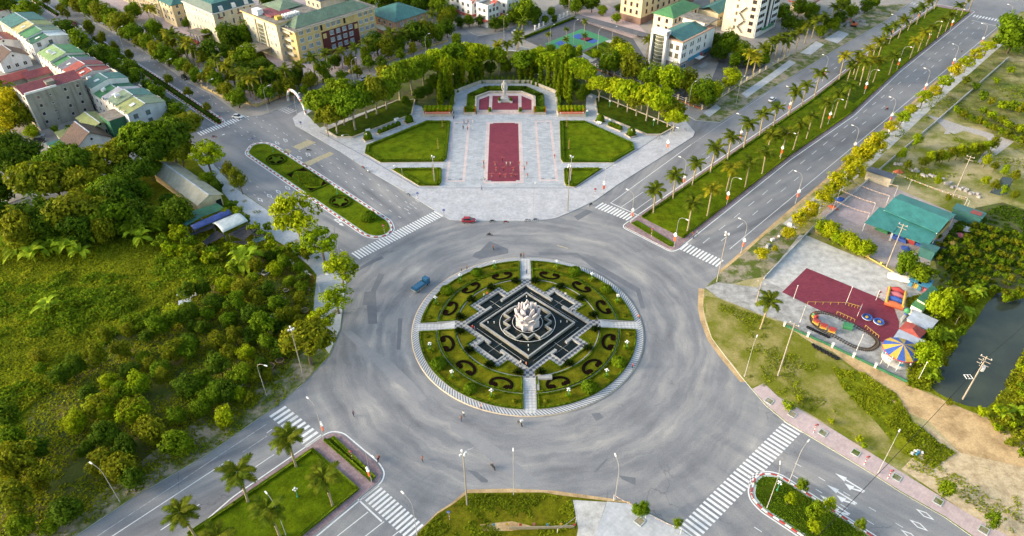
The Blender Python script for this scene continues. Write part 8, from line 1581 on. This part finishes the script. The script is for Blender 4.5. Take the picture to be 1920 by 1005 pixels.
for (cx, cy), m1, m2, lab in (((1480, 65), 'toy_cyan', 'toy_yellow', 'kiddie ride stack in cyan and yellow by the white sheet'), ((1560, 105), 'toy_cyan', 'toy_pink', 'kiddie ride stack in cyan and pink by the green shed')):
 p = G(*ZF((cx, cy))[0]); o = thing('kiddie_ride', lab, 'ride', (p.x, p.y, fz), R_(50))
 for i in range(3):
  for j in range(2): MB().box(((i - 1) * 1.4, (j - .5) * 1.5, 0), (1.1, 1.1, 1.2), taper=.8).build('car_seat', m1 if (i + j) % 2 else m2, o)
 MB().box((0, 0, 1.9), (4.4, 3.2, .12)).build('canopy', m1, o)
 for x in (-2, 2): MB().box((x, 0, 0), (.1, .1, 1.9)).build('post', m2, o)
p = G(*ZF((1370, 20))[0]); o = thing('canvas_sheet', 'white canvas sheet slumped over stored rides', 'cover', (p.x, p.y, fz), R_(-25)); b = MB(); n = 7
b.add([((i / n - .5) * 8, (j / n - .5) * 3.4, 1.2 * math.sin(math.pi * i / n) ** .5 * math.sin(math.pi * j / n) ** .5 + random.uniform(0, .25)) for i in range(n + 1) for j in range(n + 1)], [(i * (n + 1) + j, (i + 1) * (n + 1) + j, (i + 1) * (n + 1) + j + 1, i * (n + 1) + j + 1) for i in range(n) for j in range(n)], 0, True); b.build('canvas', 'pot_white', o)
p = G(*ZF((1385, 380))[0]); o = thing('dragon_ride', 'green and blue figure ride at the corner of the red court', 'ride', (p.x, p.y, fz), .6); MB().ball((0, 0, 2.2), .8, 8, 6).build('head', 'toy_green', o); MB().tube([(0, 0, 0), (.2, 0, 1.0), (0, 0, 1.8)], [.7, .5, .4], 7).build('neck', 'toy_blue', o); MB().box((.7, 0, 2.0), (.8, .5, .35)).build('snout', 'toy_green', o); MB().tube([(-.2, 0, .5), (-2, -.3, .4), (-3, -.8, .3)], [.5, .4, .1], 7).build('tail', 'metal_grey', o)
p = G(*ZF((845, 480))[0]); tag(MB().box((0, 0, 0), (2.2, 1.6, .9), R_(-25)).box((0, 0, .9), (2.4, 1.8, .12), R_(-25)).build('green_crate', 'toy_green', None, (p.x, p.y, fz)), 'green covered crate inside the railway oval', 'crate')
p = G(*ZF((950, 350))[0]); o = thing('ticket_sign', 'yellow and white sign panel between the court fences', 'sign', (p.x, p.y, fz), R_(55)); MB().box((0, 0, .8), (4.2, .12, 1.3)).build('panel', 'toy_white', o); MB().box((-1.6, -.08, .85), (.9, .04, 1.2)).build('yellow_stripe', 'toy_yellow', o); MB().box((1.7, 0, 0), (.12, .12, 2.6)).build('post', 'toy_red', o); MB().box((-1.7, 0, 0), (.12, .12, 2.6)).build('post', 'toy_red', o)
p = G(*ZF((1115, 220))[0]); o = thing('flag_stand', 'red and yellow flags on a stand at the court edge', 'flag', (p.x, p.y, fz)); MB().box((0, 0, 0), (.1, .1, 3.4)).build('post', 'metal_white', o); MB().add([(0, 0, 3.3), (.9, .1, 2.8), (0, 0, 2.0)], [(0, 1, 2)]).build('red_flag', 'toy_red', o); MB().add([(0, .05, 2.0), (.8, .1, 1.5), (0, .05, .8)], [(0, 1, 2)]).build('yellow_flag', 'toy_yellow', o)
for k, (a, b) in enumerate((((470, 258), (830, 265)), ((830, 265), (970, 305)), ((745, 350), (910, 425)), ((1010, 480), (1135, 580)))):
 A, B = GL(ZF(a, b)); o = thing('yellow_barrier', ('yellow rail barrier across the middle of the red court', 'yellow rail barrier beside the sign panel', 'yellow rail barrier along the railway oval', 'curved yellow rail barrier near the far end of the railway')[k], 'barrier'); MB().tube([(A.x, A.y, fz + .9), (B.x, B.y, fz + .9)], .06, 4).build('rail', 'toy_yellow', o); n_ = 5
 for i in range(n_ + 1): q = A.lerp(B, i / n_); MB().box((q.x, q.y, fz), (.1, .1, .9)).build('post', 'toy_yellow', o)
ty = MB(); ty.tube([(.34 * math.cos(t), .34 * math.sin(t), .16) for t in np.linspace(0, 2 * math.pi, 13)], .16, 6, cap=False); TY = ty.mesh('tyre', 'rubber')
for i in range(15):
 t = i / 14; a = (525 + 230 * t, 650 + 125 * t + (6 if i % 2 else -6)); p = G(*ZF(a)[0]); tag(obj('old_tyre', TY, None, (p.x, p.y, KZ + .03), 0), 'old black tyre in the row beside the sand track', 'tyre', 'row of old tyres')
for i in range(9):
 t = i / 8; a = (475 + 190 * t, 480 + 90 * t); p = G(*ZF(a)[0]); tag(obj('old_tyre', TY, None, (p.x, p.y, fz), 0), 'old black tyre edging the toy railway', 'tyre', 'tyres edging the toy railway')
for px, h_, lab in (((400, 430), 5.5, 'thin white pole at the funfair entrance'), ((340, 205), 4.5, 'thin white pole at the edge of the red court'), ((830, 260), 6, 'lamp pole in the middle of the red court'), ((932, 695), 5.5, 'thin white pole beside the railway end'), ((1155, 825), 4, 'short pole before the carousel'), ((1225, 855), 3.5, 'short yellow pole by the carousel fence'), ((1510, 975), 6, 'leaning pole at the pond corner'), ((1300, 890), 3, 'short pole on the green carousel fence')):
 p = G(*ZF(px)[0]); o = thing('thin_pole', lab, 'pole', (p.x, p.y, fz)); MB().tube([(0, 0, 0), (.1, 0, h_)], [.09, .06], 6).build('shaft', 'pot_white', o); MB().ball((.1, 0, h_), .16, 6, 4).build('cap', 'lamp_head', o)
P0 = G(1656, 393, 4.5); P1 = G(1689, 362, 5.0); P2 = G(1793, 401, 5.0); P3 = G(1759, 437, 4.5)
c = (P0 + P1 + P2 + P3) / 4; o = thing('pavilion', 'big play pavilion with teal sheet metal roof', 'pavilion', (c.x, c.y, fz)); Q = [p - c for p in (P0, P1, P2, P3)]
rA, rB = Q[0] * .45 + Q[1] * .55, Q[3] * .45 + Q[2] * .55
slab_roof(o, [(*Q[0].xy, 4.3), (*Q[3].xy, 4.3), (*rB.xy, 5.6), (*rA.xy, 5.6)], 'roof_sea'); slab_roof(o, [(*rA.xy, 5.61), (*rB.xy, 5.61), (*Q[2].xy, 4.6), (*Q[1].xy, 4.6)], 'roof_sea')
for q4, z0, z1 in (([(340, 545), (490, 400), (770, 500), (640, 645)], 3.2, 4.0), ([(630, 640), (740, 505), (1115, 655), (1010, 780)], 3.0, 3.9)):
 A, B, C, D = [p - c for p in GL(zoomed(1560, 320, 5.583, q4), 3.4)]; slab_roof(o, [(*A.xy, z0), (*B.xy, z1), (*C.xy, z1), (*D.xy, z0)], 'roof_sea', name='front_roof')
 for p in (A, D): MB().box((p.x * .98, p.y * .98, 0), (.16, .16, z0 - .2)).build('post', 'metal_white', o)
for q in Q: MB().box((q.x * .96, q.y * .96, 0), (.2, .2, 4.2)).build('post', 'metal_white', o)
MB().wall([Q[0] * .95, Q[1] * .95, Q[2] * .95, Q[3] * .95], .15, 0, 2.0).build('side_wall', 'yellow_line', o)
for (x, y), m_, s_ in (((700, 720), 'toy_blue', (5, 2.4, .9)), ((830, 760), 'toy_red', (2, 1.6, 1.4)), ((790, 745), 'toy_yellow', (1.6, 1.4, 1.1)), ((930, 790), 'toy_blue', (4, 2, .8)), ((520, 635), 'toy_green', (4, 1.4, .8))):
 p = G(*zoomed(1560, 320, 5.583, [(x, y)])[0]); tag(MB().box((0, 0, 0), s_, V_ANG, taper=.85).box((0, 0, s_[2]), (s_[0] * .5, s_[1] * .4, .4), V_ANG).build('play_block', m_, None, (p.x, p.y, fz)), 'padded %s play block %s under the front eave of the pavilion' % (m_[4:], 'in the corner' if x > 900 else 'beside the power pole' if x > 600 else 'by the wall'), 'toy')
for (x, y), m_, lab in (((770, 830), 'toy_blue', 'crumpled blue tarpaulin before the pavilion'), ((80, 310), 'toy_blue', 'blue tarpaulin heap at the kerb wall'), ((1065, 750), 'toy_cyan', 'blue sheet hanging beside the pavilion corner'), ((1250, 760), 'toy_yellow', 'yellow inflated cushion heap beside the plantation'), ((1350, 690), 'toy_pink', 'pink cloth heap beside the plantation'), ((1410, 620), 'toy_white', 'white cloth heap beside the green hut'), ((1150, 830), 'black_net', 'dark net heap beside the green hut'), ((690, 20), 'toy_orange', 'orange cloth heap by the white stones'), ((10, 395), 'toy_orange', 'orange canopy by the kerb trees')):
 p = G(*zoomed(1560, 320, 5.583, [(x, y)])[0]); b = MB(); n = 5; s0 = 3.2; b.add([((i / n - .5) * s0, (j / n - .5) * s0 * .7, .7 * math.sin(math.pi * i / n) * math.sin(math.pi * j / n) + random.uniform(0, .3)) for i in range(n + 1) for j in range(n + 1)], [(i * (n + 1) + j, (i + 1) * (n + 1) + j, (i + 1) * (n + 1) + j + 1, i * (n + 1) + j + 1) for i in range(n) for j in range(n)]); tag(b.build('cloth_heap', m_, None, (p.x, p.y, fz), random.random() * 3), lab, 'cover')
for A, s_, m_, lab in (((1810, 412), (8, 4.5, 3), 'roof_teal', 'small green hut with red patch on its roof'), ((1736, 480), (4, 3.4, 3), 'roof_teal', 'small teal hut beside the round trees'), ((1647, 340), (8, 4, 3), 'roof_slate', 'cream shed with dark blue roof beside the boundary wall')):
 p = G(*A); o = thing('hut', lab, 'building', (p.x, p.y, KZ + .03), U_ANG + math.pi / 2); MB().box((0, 0, 0), s_).build('wall', 'wall_cream_pale' if m_ == 'roof_slate' else 'roof_teal', o); slab_roof(o, [(-s_[0] / 2 - .3, -s_[1] / 2 - .3, 3.0), (s_[0] / 2 + .3, -s_[1] / 2 - .3, 3.0), (s_[0] / 2 + .3, s_[1] / 2 + .3, 3.5), (-s_[0] / 2 - .3, s_[1] / 2 + .3, 3.5)], m_, name='roof')
 if 'patch' in lab: slab_roof(o, [(-3.5, -1.2, 3.32), (-.5, -1.2, 3.32), (-.5, 1.6, 3.6), (-3.5, 1.6, 3.6)], 'roof_red', .06, 'roof_patch')
for i, (x, y) in enumerate(zoomed(360, 440, 4.19, [(582, 320), (745, 455), (908, 450), (650, 655), (850, 675), (780, 400), (620, 770), (590, 820), (580, 890), (575, 630), (715, 530), (890, 615), (530, 310), (800, 420), (540, 620)]) + zoomed(440, 480, 3.589, [(180, 795), (245, 760), (212, 125), (350, 245), (490, 235), (310, 720), (40, 880), (470, 380)])):
 p = G(x, y); s_ = random.uniform(.8, 1.3); o = thing('plant_pot', 'large round plant pot standing in the nursery', 'pot', (p.x, p.y, KZ + .01), 0, 'plant pots of the nursery', s_); MB().lathe([(.55, 0), (.85, .75), (.95, .78), (.95, .9), (.8, .9), (.75, .7)], seg=14).build('bowl', 'pot_white' if i % 3 == 0 else 'pot_clay', o); MB().lathe([(.76, .72), (.01, .74)], seg=14).build('soil', 'dark_soil', o)
p = G(468, 487); b = MB(); b.lathe([(3.6, 0), (2.6, .7), (1.3, 1.2), (.01, 1.4)], seg=14); q = b.build('sand_heap', 'sand', None, (p.x, p.y, KZ)); q.scale = (1.4, .9, 1); tag(q, 'sand heap behind the flowering nursery shrubs', 'heap')
for i in range(26):
 x, y = random.choice([(432, 490), (358, 555), (345, 552), (1720, 850), (1730, 858)]); p = G(x + random.uniform(-14, 14), y + random.uniform(-5, 5)); tag(MB().box((0, 0, 0), (.7, .5, .25), taper=.6).build('litter_bag', random.choice(['toy_white', 'pot_white', 'toy_cyan']), None, (p.x, p.y, KZ + .1), i), 'pale plastic bag in a litter heap on the rough ground', 'litter', 'litter bags')
fence([(545, 495), (566, 510), (585, 520)], 'low white timber fence at the nursery corner', 'pot_white', 'pot_white', 1.6, .0, 1.0, True); p = G(580, 620); tag(MB().box((0, 0, .4), (2.6, .08, 2.0), R_(75)).box((0, 0, 0), (.1, .1, .5)).build('notice_board', 'roof_silver', None, (p.x, p.y, KZ)), 'pale notice board on the nursery fence', 'sign')
remove_protos()
